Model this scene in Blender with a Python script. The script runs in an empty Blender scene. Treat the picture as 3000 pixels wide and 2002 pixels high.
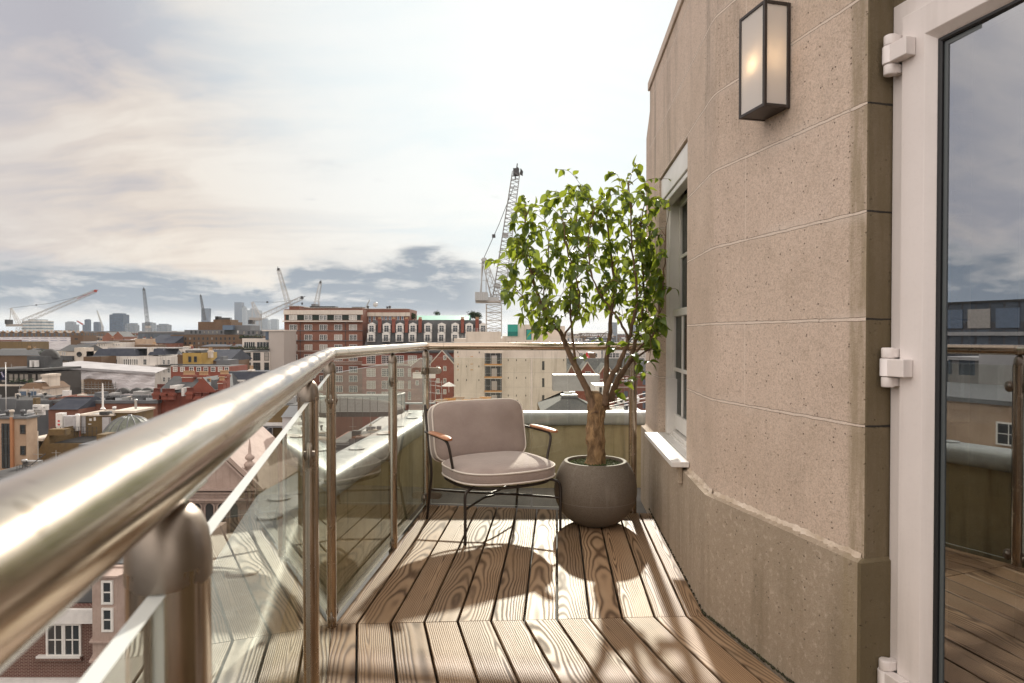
import bpy, bmesh, math, random
from mathutils import Vector, Matrix, Euler
R = math.radians
S = bpy.context.scene
COL = S.collection
# ---------------------------------------------------------------- camera
EYE = 1.18; F = 1950.0; PITCH = R(0.82); OPT_Y = 1001.0 + 8.9
cam = bpy.data.cameras.new('camera'); cam.sensor_width = 36.0; cam.lens = F / 3000.0 * 36.0
cam.shift_y = 8.9 / 3000.0; cam.clip_start = 0.02; cam.clip_end = 40000
cam.dof.use_dof = True; cam.dof.focus_distance = 4.2; cam.dof.aperture_fstop = 12.0
co = bpy.data.objects.new('camera', cam); COL.objects.link(co)
co.location = (0, 0, EYE); co.rotation_euler = (R(90) - PITCH, 0, 0)
S.camera = co
# ---------------------------------------------------------------- light
SUN_EL, SUN_AZ = R(26.0), R(4.5)          # azimuth measured from the view direction towards the right
SUN_DIR = Vector((math.sin(SUN_AZ) * math.cos(SUN_EL), math.cos(SUN_AZ) * math.cos(SUN_EL), math.sin(SUN_EL)))
sl = bpy.data.lights.new('sun', 'SUN'); sl.energy = 4.2; sl.angle = R(1.2); sl.color = (1.0, 0.93, 0.82)
so = bpy.data.objects.new('sun', sl); COL.objects.link(so)
so.rotation_euler = (-SUN_DIR).to_track_quat('-Z', 'Y').to_euler()
S.view_settings.view_transform = 'Standard'; S.view_settings.look = 'None'
S.view_settings.exposure = 0.38; S.view_settings.gamma = 1.0
S.cycles.use_denoising = True
try: S.cycles.denoiser = 'OPENIMAGEDENOISE'
except Exception: pass
S.cycles.max_bounces = 8; S.cycles.transparent_max_bounces = 24; S.cycles.diffuse_bounces = 3
S.cycles.sample_clamp_indirect = 6.0; S.cycles.caustics_reflective = False; S.cycles.caustics_refractive = False


class NT:                                   # a short way to write shader nodes
    def __init__(s, nt): s.nt = nt; s.n = nt.nodes; s.l = nt.links
    def _in(s, sock, v):
        if v is None: return
        if isinstance(v, bpy.types.NodeSocket): s.l.new(v, sock)
        elif hasattr(sock, 'default_value'):
            try: sock.default_value = v
            except Exception: sock.default_value = (*v, 1.0) if len(v) == 3 else v
    def node(s, t, props=None, **ins):
        n = s.n.new(t)
        for k, v in (props or {}).items(): setattr(n, k, v)
        for k, v in ins.items():
            k2 = int(k[1:]) if k[0] == '_' and k[1:].isdigit() else k.replace('_', ' ')
            s._in(n.inputs[k2], v)
        return n
    def math(s, op, a, b=None, c=None, clamp=False):
        n = s.n.new('ShaderNodeMath'); n.operation = op; n.use_clamp = clamp
        s._in(n.inputs[0], a); s._in(n.inputs[1], b)
        if c is not None: s._in(n.inputs[2], c)
        return n.outputs[0]
    def vmath(s, op, a, b=None, scale=None):
        n = s.n.new('ShaderNodeVectorMath'); n.operation = op
        s._in(n.inputs[0], a)
        if b is not None: s._in(n.inputs[1], b)
        if scale is not None: s._in(n.inputs['Scale'], scale)
        return n.outputs['Value'] if op in ('DOT_PRODUCT', 'LENGTH') else n.outputs['Vector']
    def mix(s, f, a, b, typ='RGBA', blend='MIX'):
        n = s.n.new('ShaderNodeMix'); n.data_type = typ; n.clamp_factor = True
        if typ == 'RGBA': n.blend_type = blend
        i = {'FLOAT': (0, 2, 3), 'RGBA': (0, 6, 7)}[typ]; o = {'FLOAT': 0, 'RGBA': 2}[typ]
        s._in(n.inputs[i[0]], f)
        for k, v in ((i[1], a), (i[2], b)):
            if typ == 'RGBA' and isinstance(v, tuple) and len(v) == 3: v = (*v, 1.0)
            s._in(n.inputs[k], v)
        return n.outputs[o]
    def ramp(s, f, stops, interp='LINEAR'):
        n = s.n.new('ShaderNodeValToRGB'); cr = n.color_ramp; cr.interpolation = interp
        while len(cr.elements) < len(stops): cr.elements.new(0.5)
        for e, (p, c) in zip(cr.elements, stops):
            e.position = p; e.color = (c, c, c, 1) if isinstance(c, (int, float)) else (*c, 1)
        s._in(n.inputs[0], f); return n.outputs[0]
    def step(s, v, a, b):                   # smooth 0..1 between a and b
        n = s.n.new('ShaderNodeMapRange'); n.interpolation_type = 'SMOOTHSTEP'
        s._in(n.inputs[0], v); n.inputs[1].default_value = a; n.inputs[2].default_value = b
        n.inputs[3].default_value = 0; n.inputs[4].default_value = 1
        return n.outputs[0]
    def noise(s, vec, scale=1.0, detail=3.0, rough=0.5, dist=0.0):
        n = s.n.new('ShaderNodeTexNoise'); s._in(n.inputs['Vector'], vec)
        n.inputs['Scale'].default_value = scale; n.inputs['Detail'].default_value = detail
        n.inputs['Roughness'].default_value = rough; n.inputs['Distortion'].default_value = dist
        return n.outputs['Fac']
    def xyz(s, v):
        n = s.n.new('ShaderNodeSeparateXYZ'); s._in(n.inputs[0], v); return n.outputs
    def vec(s, x, y, z):
        n = s.n.new('ShaderNodeCombineXYZ')
        for k, v in enumerate((x, y, z)): s._in(n.inputs[k], v)
        return n.outputs[0]
    def scale3(s, v, k): return s.vmath('MULTIPLY', v, k)
    def bump(s, h, strength=0.3, dist=0.01):
        n = s.n.new('ShaderNodeBump'); n.inputs['Strength'].default_value = strength
        n.inputs['Distance'].default_value = dist; s._in(n.inputs['Height'], h); return n.outputs[0]


# ---------------------------------------------------------------- sky
W = bpy.data.worlds.new('World'); S.world = W; W.use_nodes = True
t = NT(W.node_tree); t.n.clear()
gen = t.node('ShaderNodeTexCoord').outputs['Generated']
dx, dy, dz = t.xyz(gen)
el = t.math('MULTIPLY', t.math('ARCSINE', dz), 57.2958)
az = t.math('MULTIPLY', t.math('ARCTAN2', dx, dy), 57.2958)
sky = t.node('ShaderNodeTexSky', dict(sky_type='NISHITA', sun_disc=False, sun_elevation=SUN_EL, sun_rotation=SUN_AZ, dust_density=2.0))
base = t.vmath('SCALE', sky.outputs[0], scale=0.10)
# high veil of cloud, seen on a flat layer overhead
inv = t.math('DIVIDE', 1.0, t.math('ADD', t.math('MAXIMUM', dz, 0.0), 0.22))
pl = t.vec(t.math('MULTIPLY', dx, inv), t.math('MULTIPLY', dy, inv), 0.0)
warp = t.noise(pl, 0.9, 3, 0.5)
pl2 = t.vmath('ADD', t.vmath('MULTIPLY', pl, (0.95, 1.5, 1.0)), t.vec(t.math('MULTIPLY', warp, 1.3), t.math('MULTIPLY', warp, 0.9), 3.7))
v1 = t.noise(pl2, 1.25, 7, 0.56, 0.35)
v2 = t.noise(t.vmath('MULTIPLY', pl2, (1.4, 4.5, 1.0)), 1.9, 6, 0.62)
veil = t.math('ADD', t.math('MULTIPLY', v1, 0.84), t.math('MULTIPLY', v2, 0.16))
sund = t.vmath('DOT_PRODUCT', t.vmath('NORMALIZE', gen), tuple(SUN_DIR))
glow = t.step(sund, 0.81, 0.985)
veil_c = t.ramp(veil, [(0.385, (0.46, 0.45, 0.495)), (0.46, (0.62, 0.565, 0.545)), (0.525, (0.76, 0.665, 0.585)), (0.61, (0.87, 0.785, 0.69))])
veil_c = t.mix(t.math('MULTIPLY', t.step(az, -26, -42), 0.45), veil_c, (0.57, 0.55, 0.585))
back = t.step(dy, 0.62, 0.05)          # out-of-view sky behind the camera: bright cloud added to fill the shaded wall
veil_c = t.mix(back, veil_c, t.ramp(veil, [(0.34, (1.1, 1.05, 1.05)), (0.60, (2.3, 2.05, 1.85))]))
open_c = t.mix(t.step(veil, 0.30, 0.62), (0.82, 0.93, 0.955), (0.92, 0.965, 0.965))
c = t.mix(t.math('MULTIPLY', glow, 0.97), veil_c, open_c)
c = t.mix(0.04, c, base)
# low bank of cumulus over the skyline
cp = t.vec(t.math('MULTIPLY', az, 0.115), t.math('MULTIPLY', el, 0.36), 1.3)
cn = t.noise(cp, 1.0, 8, 0.58, 0.25)
cn2 = t.noise(t.vmath('ADD', cp, (0.11, -0.16, 0.0)), 1.0, 8, 0.58, 0.25)
topn = t.noise(t.vec(t.math('MULTIPLY', az, 0.075), 9.1, 0.0), 1.0, 3, 0.5)
topel = t.math('ADD', 3.0, t.math('MULTIPLY', topn, 6.0))
topel = t.math('ADD', topel, t.math('MULTIPLY', t.math('MULTIPLY', t.step(az, -20, -10), t.step(az, 1, -6)), 1.6))
dep = t.math('SUBTRACT', topel, el)
body = t.math('ADD', t.math('MULTIPLY', dep, 0.27), t.math('MULTIPLY', t.math('SUBTRACT', cn, 0.5), 1.9))
bank = t.step(body, -0.08, 0.45)
bank = t.math('MULTIPLY', bank, t.step(el, 1.0, 2.4))
bank = t.math('MULTIPLY', bank, t.step(az, 1.5, -5.0))
lit = t.step(t.math('SUBTRACT', cn2, cn), -0.01, 0.12)
bank_c = t.mix(lit, (0.31, 0.36, 0.42), (0.64, 0.645, 0.64))
bank_c = t.mix(t.step(body, 0.45, 0.0), bank_c, (0.80, 0.78, 0.74))
low = t.math('MULTIPLY', t.step(el, 3.6, 0.9), t.step(el, -2.0, 0.4))
low_c = t.mix(t.noise(t.vec(t.math('MULTIPLY', az, 0.12), t.math('MULTIPLY', el, 1.1), 4.0), 1.0, 5, 0.6), (0.62, 0.69, 0.74), (0.93, 0.88, 0.80))
low_c = t.mix(t.step(el, 1.3, 0.2), low_c, (0.60, 0.66, 0.72))
c = t.mix(t.math('MULTIPLY', low, t.step(az, 6, -8)), c, low_c)
c = t.mix(bank, c, bank_c)
# small torn clouds floating over the bank
wp = t.noise(t.vec(t.math('MULTIPLY', az, 0.16), t.math('MULTIPLY', el, 0.42), 7.7), 1.0, 7, 0.6)
wisp = t.math('MULTIPLY', t.step(wp, 0.60, 0.74), t.math('MULTIPLY', t.step(el, 3, 7), t.step(el, 17, 9)))
c = t.mix(t.math('MULTIPLY', wisp, 0.45), c, (0.55, 0.55, 0.58))
c = t.mix(t.step(el, -0.3, -6.0), c, (0.16, 0.15, 0.14))
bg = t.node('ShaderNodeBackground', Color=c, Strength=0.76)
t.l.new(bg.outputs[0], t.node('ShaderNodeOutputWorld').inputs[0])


# ---------------------------------------------------------------- geometry helpers
def P(px, py, Y):                           # a spot of the place, from its bearing as surveyed on the 3000-pixel photograph and its distance
    x = (px - 1500.0) / F; u = (OPT_Y - py) / F; cp_, sp_ = math.cos(PITCH), math.sin(PITCH)
    d = Vector((x, cp_ + u * sp_, -sp_ + u * cp_)); k = Y / d.y
    return Vector((d.x * k, Y, EYE + d.z * k))
def PZ(py, Y): return P(1500, py, Y).z
def PX(px, Y): return P(px, 1000, Y).x


class MB:                                   # collects shapes that make ONE mesh
    def __init__(s): s.v = []; s.f = []; s.m = []; s.sm = []; s.uv = {}
    def add(s, vs, fs, mi=0, smooth=False):
        b = len(s.v); s.v += [tuple(v) for v in vs]
        for f in fs: s.f.append(tuple(b + i for i in f)); s.m.append(mi); s.sm.append(smooth)
        return s
    def box(s, x0, x1, y0, y1, z0, z1, mi=0, M=None):
        vs = [Vector(p) for p in ((x0, y0, z0), (x1, y0, z0), (x1, y1, z0), (x0, y1, z0), (x0, y0, z1), (x1, y0, z1), (x1, y1, z1), (x0, y1, z1))]
        if M: vs = [M @ v for v in vs]
        return s.add(vs, [(0, 3, 2, 1), (4, 5, 6, 7), (0, 1, 5, 4), (1, 2, 6, 5), (2, 3, 7, 6), (3, 0, 4, 7)], mi)
    def prism(s, pts, z0, z1, mi=0, top=None, smooth=False):     # polygon in XY (counter-clockwise) between two heights
        n = len(pts); top = top or pts
        vs = [(p[0], p[1], z0) for p in pts] + [(p[0], p[1], z1) for p in top]
        s.add(vs, [tuple(range(n - 1, -1, -1)), tuple(range(n, 2 * n))], mi)
        b = len(s.v) - 2 * n
        for i in range(n):
            j = (i + 1) % n; s.f.append((b + i, b + j, b + n + j, b + n + i)); s.m.append(mi); s.sm.append(smooth)
        return s
    def bar(s, a, b, r=0.01, mi=0, r2=None, n=4, smooth=False):
        a, b = Vector(a), Vector(b); d = (b - a)
        if d.length < 1e-6: return s
        q = d.to_track_quat('Z', 'Y'); r2 = r if r2 is None else r2; vs = []
        for p, rr in ((a, r), (b, r2)):
            for i in range(n):
                an = 2 * math.pi * (i + 0.5) / n; vs.append(p + q @ Vector((math.cos(an) * rr, math.sin(an) * rr, 0)))
        fs = [tuple(range(n - 1, -1, -1)), tuple(range(n, 2 * n))] + [(i, (i + 1) % n, n + (i + 1) % n, n + i) for i in range(n)]
        return s.add(vs, fs, mi, smooth)
    def tube(s, pts, r, n=10, mi=0, closed=False, caps=True):    # round tube along a path; r a number or one per point
        pts = [Vector(p) for p in pts]; k = len(pts); rr = r if isinstance(r, (list, tuple)) else [r] * k
        tang = []
        for i in range(k):
            a = pts[(i - 1) % k] if (closed or i > 0) else pts[i]; b = pts[(i + 1) % k] if (closed or i < k - 1) else pts[i]
            tang.append((b - a).normalized())
        up = Vector((0, 0, 1)) if abs(tang[0].z) < 0.9 else Vector((1, 0, 0))
        nx = tang[0].cross(up).normalized(); vs = []
        for i in range(k):
            nx = (nx - tang[i] * nx.dot(tang[i])).normalized(); ny = tang[i].cross(nx)
            for j in range(n):
                an = 2 * math.pi * j / n; vs.append(pts[i] + (nx * math.cos(an) + ny * math.sin(an)) * rr[i])
        fs = []
        for i in range(k if closed else k - 1):
            a, b = i * n, ((i + 1) % k) * n
            fs += [(a + j, a + (j + 1) % n, b + (j + 1) % n, b + j) for j in range(n)]
        s.add(vs, fs, mi, True)
        if caps and not closed:
            b = len(s.v) - k * n
            s.f.append(tuple(b + j for j in range(n - 1, -1, -1))); s.m.append(mi); s.sm.append(False)
            s.f.append(tuple(b + (k - 1) * n + j for j in range(n))); s.m.append(mi); s.sm.append(False)
        return s
    def lathe(s, prof, c=(0, 0, 0), n=32, mi=0, sx=1.0, sy=1.0, M=None):   # profile [(radius, z)] turned about a vertical axis
        vs = []
        for r, z in prof:
            for j in range(n):
                an = 2 * math.pi * j / n; v = Vector((math.cos(an) * r * sx, math.sin(an) * r * sy, z))
                if M: v = M @ v
                vs.append(v + Vector(c))
        fs = []
        for i in range(len(prof) - 1):
            fs += [(i * n + j, i * n + (j + 1) % n, (i + 1) * n + (j + 1) % n, (i + 1) * n + j) for j in range(n)]
        return s.add(vs, fs, mi, True)
    def build(s, name, mats, parent=None, bevel=0.0, sub=0, uv=None, wn=False, segs=2, loc=None):
        me = bpy.data.meshes.new(name); me.from_pydata(s.v, [], s.f)
        if not isinstance(mats, (list, tuple)): mats = [mats]
        for m_ in mats: me.materials.append(m_)
        me.polygons.foreach_set('material_index', s.m); me.polygons.foreach_set('use_smooth', s.sm)
        if uv:
            L = me.uv_layers.new(name='UVMap')
            for p in me.polygons:
                for li in p.loop_indices: L.data[li].uv = uv(me.vertices[me.loops[li].vertex_index].co, p)
        me.update(); o = bpy.data.objects.new(name, me); COL.objects.link(o)
        if parent: o.parent = parent
        if loc: o.location = loc
        if bevel:
            b = o.modifiers.new('bevel', 'BEVEL'); b.width = bevel; b.segments = segs; b.limit_method = 'ANGLE'; b.angle_limit = R(35)
            b.harden_normals = False
        if sub:
            q = o.modifiers.new('smooth', 'SUBSURF'); q.levels = sub; q.render_levels = sub
        return o


def tag(o, label=None, cat=None, group=None, kind=None):
    for k, v in (('label', label), ('category', cat), ('group', group), ('kind', kind)):
        if v: o[k] = v
    return o
def thing(name, label, cat, loc=(0, 0, 0), rz=0.0, group=None):
    o = bpy.data.objects.new(name, None); COL.objects.link(o); o.location = loc; o.rotation_euler = (0, 0, rz)
    return tag(o, label, cat, group)
def copy(o, parent=None, loc=None):
    c_ = o.copy(); COL.objects.link(c_); c_.parent = parent
    if loc is not None: c_.location = loc
    for ch in o.children: copy(ch, c_)
    return c_
def catmull(pts, k=6, closed=False):
    pts = [Vector(p) for p in pts]; n = len(pts); out = []
    for i in range(n if closed else n - 1):
        g = lambda j: pts[j % n] if closed else pts[min(max(j, 0), n - 1)]
        p0, p1, p2, p3 = g(i - 1), g(i), g(i + 1), g(i + 2)
        for j in range(k):
            u = j / k
            out.append(0.5 * ((2 * p1) + (p2 - p0) * u + (2 * p0 - 5 * p1 + 4 * p2 - p3) * u * u + (3 * p1 - p0 - 3 * p2 + p3) * u ** 3))
    if not closed: out.append(pts[-1])
    return out


# ---------------------------------------------------------------- materials
def new_mat(name):
    m = bpy.data.materials.new(name); m.use_nodes = True; m.node_tree.nodes.clear(); t = NT(m.node_tree)
    out = t.node('ShaderNodeOutputMaterial'); return m, t, out
def principled(t, out, **k):
    b = t.node('ShaderNodeBsdfPrincipled', None, **k); t.l.new(b.outputs[0], out.inputs[0]); return b
def surf(name, c1, c2=None, scale=1.0, rough=0.8, bump=0.0, metal=0.0, streak=0.0, speck=0.0, c3=None, spec=0.5, stretch=(1, 1, 1), fine=8.0, bd=0.01):
    m, t, out = new_mat(name); p = t.node('ShaderNodeTexCoord').outputs['Object']
    c2 = c2 or tuple(x * 0.8 for x in c1); p2 = t.vmath('MULTIPLY', p, stretch)
    n1 = t.noise(p2, scale, 6, 0.6); n2 = t.noise(p2, scale * fine, 4, 0.6)
    col = t.mix(t.step(n1, 0.32, 0.68), c1, c2)
    if streak:
        st = t.noise(t.vmath('MULTIPLY', p, (1.0, 1.0, 0.08)), scale * 6, 4, 0.6)
        col = t.mix(t.math('MULTIPLY', t.step(st, 0.5, 0.72), streak), col, c3 or tuple(x * 0.45 for x in c1))
    if speck: col = t.mix(t.math('MULTIPLY', t.step(n2, 0.5, 0.75), speck), col, tuple(x * 0.5 for x in c1))
    k = dict(Base_Color=col, Roughness=rough, Metallic=metal)
    if bump: k['Normal'] = t.bump(n2, bump, bd)
    b = principled(t, out, **k); b.inputs['Specular IOR Level'].default_value = spec
    return m
def brick(name, c1, c2, mortar, w=0.225, h=0.075, tone=0.35, soot=0.3):
    m, t, out = new_mat(name); p = t.node('ShaderNodeTexCoord').outputs['Object']; x, y, z = t.xyz(p)
    v = t.vec(t.math('ADD', x, y), z, 0.0)
    b = t.node('ShaderNodeTexBrick', None, Vector=v, Color1=c1, Color2=c2, Mortar=mortar, Scale=1.0)
    b.inputs['Brick Width'].default_value = w; b.inputs['Row Height'].default_value = h; b.inputs['Mortar Size'].default_value = h * 0.13
    n1 = t.noise(p, 0.35, 6, 0.62); n2 = t.noise(t.vmath('MULTIPLY', p, (1.5, 1.5, 0.25)), 0.8, 5, 0.6)
    col = t.mix(t.math('MULTIPLY', t.step(n1, 0.35, 0.7), tone), b.outputs[0], tuple(k * 0.55 for k in c1))
    col = t.mix(t.math('MULTIPLY', t.step(n2, 0.52, 0.75), soot), col, (0.05, 0.042, 0.038))
    principled(t, out, Base_Color=col, Roughness=0.9); return m
def flat(name, c, rough=0.5, metal=0.0, spec=0.5):
    m, t, out = new_mat(name); p = t.node('ShaderNodeTexCoord').outputs['Object']
    n = t.noise(p, 3.0, 5, 0.6); col = t.mix(t.step(n, 0.3, 0.75), c, tuple(k * 0.86 for k in c))
    b = principled(t, out, Base_Color=col, Roughness=t.mix(n, rough * 0.8, min(1, rough * 1.25), 'FLOAT'), Metallic=metal)
    b.inputs['Specular IOR Level'].default_value = spec; return m
M = {}
def make_steel():
    m, t, out = new_mat('brushed_steel'); p = t.node('ShaderNodeTexCoord').outputs['Object']
    br = t.noise(t.vmath('MULTIPLY', p, (60, 60, 60)), 6.0, 3, 0.6); big = t.noise(p, 9.0, 5, 0.65); sm = t.noise(t.vmath('MULTIPLY', p, (1, 1, 0.12)), 55.0, 4, 0.65)
    rough = t.math('ADD', 0.18, t.math('MULTIPLY', t.step(big, 0.35, 0.75), 0.13))
    col = t.mix(t.step(sm, 0.40, 0.72), (0.50, 0.42, 0.335), (0.34, 0.275, 0.21))
    principled(t, out, Base_Color=col, Metallic=1.0, Roughness=rough, Normal=t.bump(br, 0.03, 0.001)); return m
M['steel'] = make_steel()
def make_satin():
    m, t, out = new_mat('polished_steel_rail'); p = t.node('ShaderNodeTexCoord').outputs['Object']
    big = t.noise(p, 7.0, 5, 0.65); spot = t.noise(p, 60.0, 3, 0.5)
    col = t.mix(t.step(spot, 0.60, 0.78), (0.54, 0.45, 0.355), (0.34, 0.27, 0.20))
    principled(t, out, Base_Color=col, Metallic=1.0, Roughness=t.math('ADD', 0.12, t.math('MULTIPLY', t.step(big, 0.3, 0.75), 0.12))); return m
M['rail'] = make_satin()
M['cap'] = surf('satin_steel_cap', (0.36, 0.31, 0.26), (0.27, 0.23, 0.19), 12, 0.42, 0.0, 1.0)
def make_glass(name, tint, rough=0.0, ior=1.5, dirt=0.05, refl=1.0):
    m, t, out = new_mat(name); p = t.node('ShaderNodeTexCoord').outputs['Object']
    fr = t.node('ShaderNodeFresnel', None, IOR=ior).outputs[0]
    fr = t.math('MULTIPLY', fr, t.math('SUBTRACT', 1.0, t.node('ShaderNodeNewGeometry').outputs['Backfacing']))
    tr = t.node('ShaderNodeBsdfTransparent', None, Color=tint).outputs[0]
    gl = t.node('ShaderNodeBsdfGlossy', None, Color=(0.95, 1.0, 0.97), Roughness=rough).outputs[0]
    f = t.math('MULTIPLY', fr, refl, clamp=True)
    mx = t.node('ShaderNodeMixShader', None, _0=f, _1=tr, _2=gl).outputs[0]
    n = t.noise(t.vmath('MULTIPLY', p, (1, 1, 0.3)), 9.0, 6, 0.7); n2 = t.noise(p, 180.0, 2, 0.5)
    df = t.node('ShaderNodeBsdfDiffuse', None, Color=(0.75, 0.76, 0.70)).outputs[0]
    d = t.math('ADD', t.math('MULTIPLY', t.step(n, 0.42, 0.8), dirt), t.math('MULTIPLY', t.step(n2, 0.66, 0.74), dirt * 1.6), clamp=True)
    mx = t.node('ShaderNodeMixShader', None, _0=d, _1=mx, _2=df).outputs[0]
    t.l.new(mx, out.inputs[0]); return m
M['glass'] = make_glass('balustrade_glass', (0.965, 0.97, 0.935), 0.0, 1.52, 0.022, 1.2)
M['glass_edge'] = flat('glass_panel_edge', (0.80, 0.84, 0.80), 0.15)
M['pane'] = make_glass('window_pane', (0.16, 0.17, 0.165), 0.0, 1.5, 0.006, 0.6)
def make_lead():
    m, t, out = new_mat('lead_coping_sheet'); p = t.node('ShaderNodeTexCoord').outputs['Object']
    n1 = t.noise(p, 2.2, 6, 0.6); st = t.noise(t.vmath('MULTIPLY', p, (7, 7, 0.8)), 2.0, 5, 0.65)
    col = t.mix(t.step(n1, 0.35, 0.7), (0.28, 0.30, 0.305), (0.37, 0.38, 0.375))
    col = t.mix(t.math('MULTIPLY', t.step(st, 0.48, 0.72), 0.55), col, (0.52, 0.545, 0.54))
    col = t.mix(t.math('MULTIPLY', t.step(t.noise(p, 14, 4, 0.6), 0.55, 0.75), 0.4), col, (0.19, 0.21, 0.21))
    b = principled(t, out, Base_Color=col, Roughness=t.math('ADD', 0.40, t.math('MULTIPLY', n1, 0.25)), Normal=t.bump(t.noise(p, 5, 5, 0.55), 0.45, 0.02))
    b.inputs['Metallic'].default_value = 0.15; return m
M['lead'] = make_lead()
M['parapet'] = surf('stained_render', (0.47, 0.405, 0.265), (0.36, 0.305, 0.185), 2.0, 0.9, 0.35, 0, 0.65, 0.25, (0.12, 0.10, 0.05), bd=0.006)
M['membrane'] = surf('roof_membrane', (0.11, 0.11, 0.105), (0.16, 0.155, 0.15), 3.0, 0.8, 0.3)
def make_deck():
    m, t, out = new_mat('weathered_timber_decking')
    uv = t.node('ShaderNodeUVMap').outputs[0]; u, v, _ = t.xyz(uv)
    rn = t.node('ShaderNodeAttribute', dict(attribute_name='rnd')).outputs['Fac']
    r1 = t.math('FRACT', t.math('MULTIPLY', rn, 7.31)); r2 = t.math('FRACT', t.math('MULTIPLY', rn, 13.77)); r3 = t.math('FRACT', t.math('MULTIPLY', rn, 29.13))
    vv = t.math('ADD', v, t.math('MULTIPLY', rn, 40.0))
    lowf = t.noise(t.vec(0.0, t.math('MULTIPLY', vv, 1.1), rn), 1.0, 2, 0.5)
    mid = t.noise(t.vec(t.math('MULTIPLY', u, 9.0), t.math('MULTIPLY', vv, 1.7), rn), 1.0, 3, 0.5)
    wig = t.noise(t.vec(t.math('MULTIPLY', u, 45.0), t.math('MULTIPLY', vv, 16.0), rn), 1.0, 2, 0.5)
    fin = t.noise(t.vec(t.math('MULTIPLY', u, 190.0), t.math('MULTIPLY', vv, 9.0), rn), 1.0, 3, 0.6)
    cx = t.math('MULTIPLY', t.math('SUBTRACT', r1, 0.5), 0.17)
    a = t.math('ADD', t.math('SUBTRACT', u, cx), t.math('ADD', t.math('MULTIPLY', t.math('SUBTRACT', mid, 0.5), 0.026), t.math('MULTIPLY', t.math('SUBTRACT', wig, 0.5), 0.0035)))
    h = t.math('ADD', 0.050, t.math('MULTIPLY', t.math('SUBTRACT', r2, 0.5), 0.05))
    h = t.math('ADD', h, t.math('MULTIPLY', t.math('SUBTRACT', lowf, 0.5), 0.085)); h = t.math('ADD', h, t.math('MULTIPLY', t.math('MULTIPLY', v, 0.018), t.math('SIGN', t.math('SUBTRACT', r3, 0.5))))
    h = t.math('ADD', h, t.math('MULTIPLY', t.math('SUBTRACT', mid, 0.5), 0.012))
    r = t.math('SQRT', t.math('ADD', t.math('MULTIPLY', a, a), t.math('ADD', t.math('MULTIPLY', h, h), 0.00002)))
    rv_ = t.noise(t.vec(t.math('MULTIPLY', r, 70.0), rn, 0.0), 1.0, 2, 0.6)
    ph = t.math('ADD', t.math('MULTIPLY', t.math('ADD', r, t.math('MULTIPLY', fin, 0.0006)), 2 * math.pi / 0.0076), t.math('MULTIPLY', rv_, 2.5))
    sn = t.math('ADD', 0.5, t.math('MULTIPLY', t.math('SINE', ph), 0.5))
    late = t.math('MULTIPLY', t.math('POWER', sn, 1.9), t.math('ADD', 0.55, t.math('MULTIPLY', t.step(mid, 0.3, 0.6), 0.45)))
    patch = t.noise(t.vec(t.math('MULTIPLY', u, 6.0), t.math('MULTIPLY', vv, 2.2), r3), 1.0, 4, 0.6)
    light = t.mix(r3, (0.385, 0.248, 0.145), (0.29, 0.185, 0.105)); light = t.mix(t.math('MULTIPLY', t.step(patch, 0.40, 0.75), 0.7), light, (0.40, 0.285, 0.185))
    dark = t.mix(patch, (0.062, 0.034, 0.018), (0.13, 0.075, 0.04))
    col = t.mix(late, light, dark)
    col = t.mix(t.math('MULTIPLY', t.step(fin, 0.55, 0.8), 0.35), col, dark)
    col = t.mix(t.math('MULTIPLY', t.step(t.noise(t.vec(u, vv, 2.0), 2.6, 4, 0.6), 0.55, 0.75), 0.35), col, (0.13, 0.10, 0.065))
    edge_ = t.math('MULTIPLY', t.step(t.math('ABSOLUTE', u), 0.056, 0.066), t.step(t.noise(t.vec(t.math('MULTIPLY', u, 20.0), t.math('MULTIPLY', vv, 6.0), rn), 1.0, 4, 0.6), 0.35, 0.65)); col = t.mix(t.math('MULTIPLY', edge_, 0.6), col, (0.06, 0.045, 0.03))
    tone = t.math('ADD', 0.72, t.math('MULTIPLY', r2, 0.42)); col = t.vmath('SCALE', col, scale=tone)
    hgt = t.math('SUBTRACT', t.math('MULTIPLY', late, -1.0), t.math('MULTIPLY', fin, 0.35))
    b = principled(t, out, Base_Color=col, Roughness=t.mix(late, 0.50, 0.66, 'FLOAT'), Normal=t.bump(hgt, 0.35, 0.0012))
    b.inputs['Specular IOR Level'].default_value = 0.28; return m
M['deck'] = make_deck()
JO = [0.908 + 0.319 * k for k in range(0, 7)]
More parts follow.
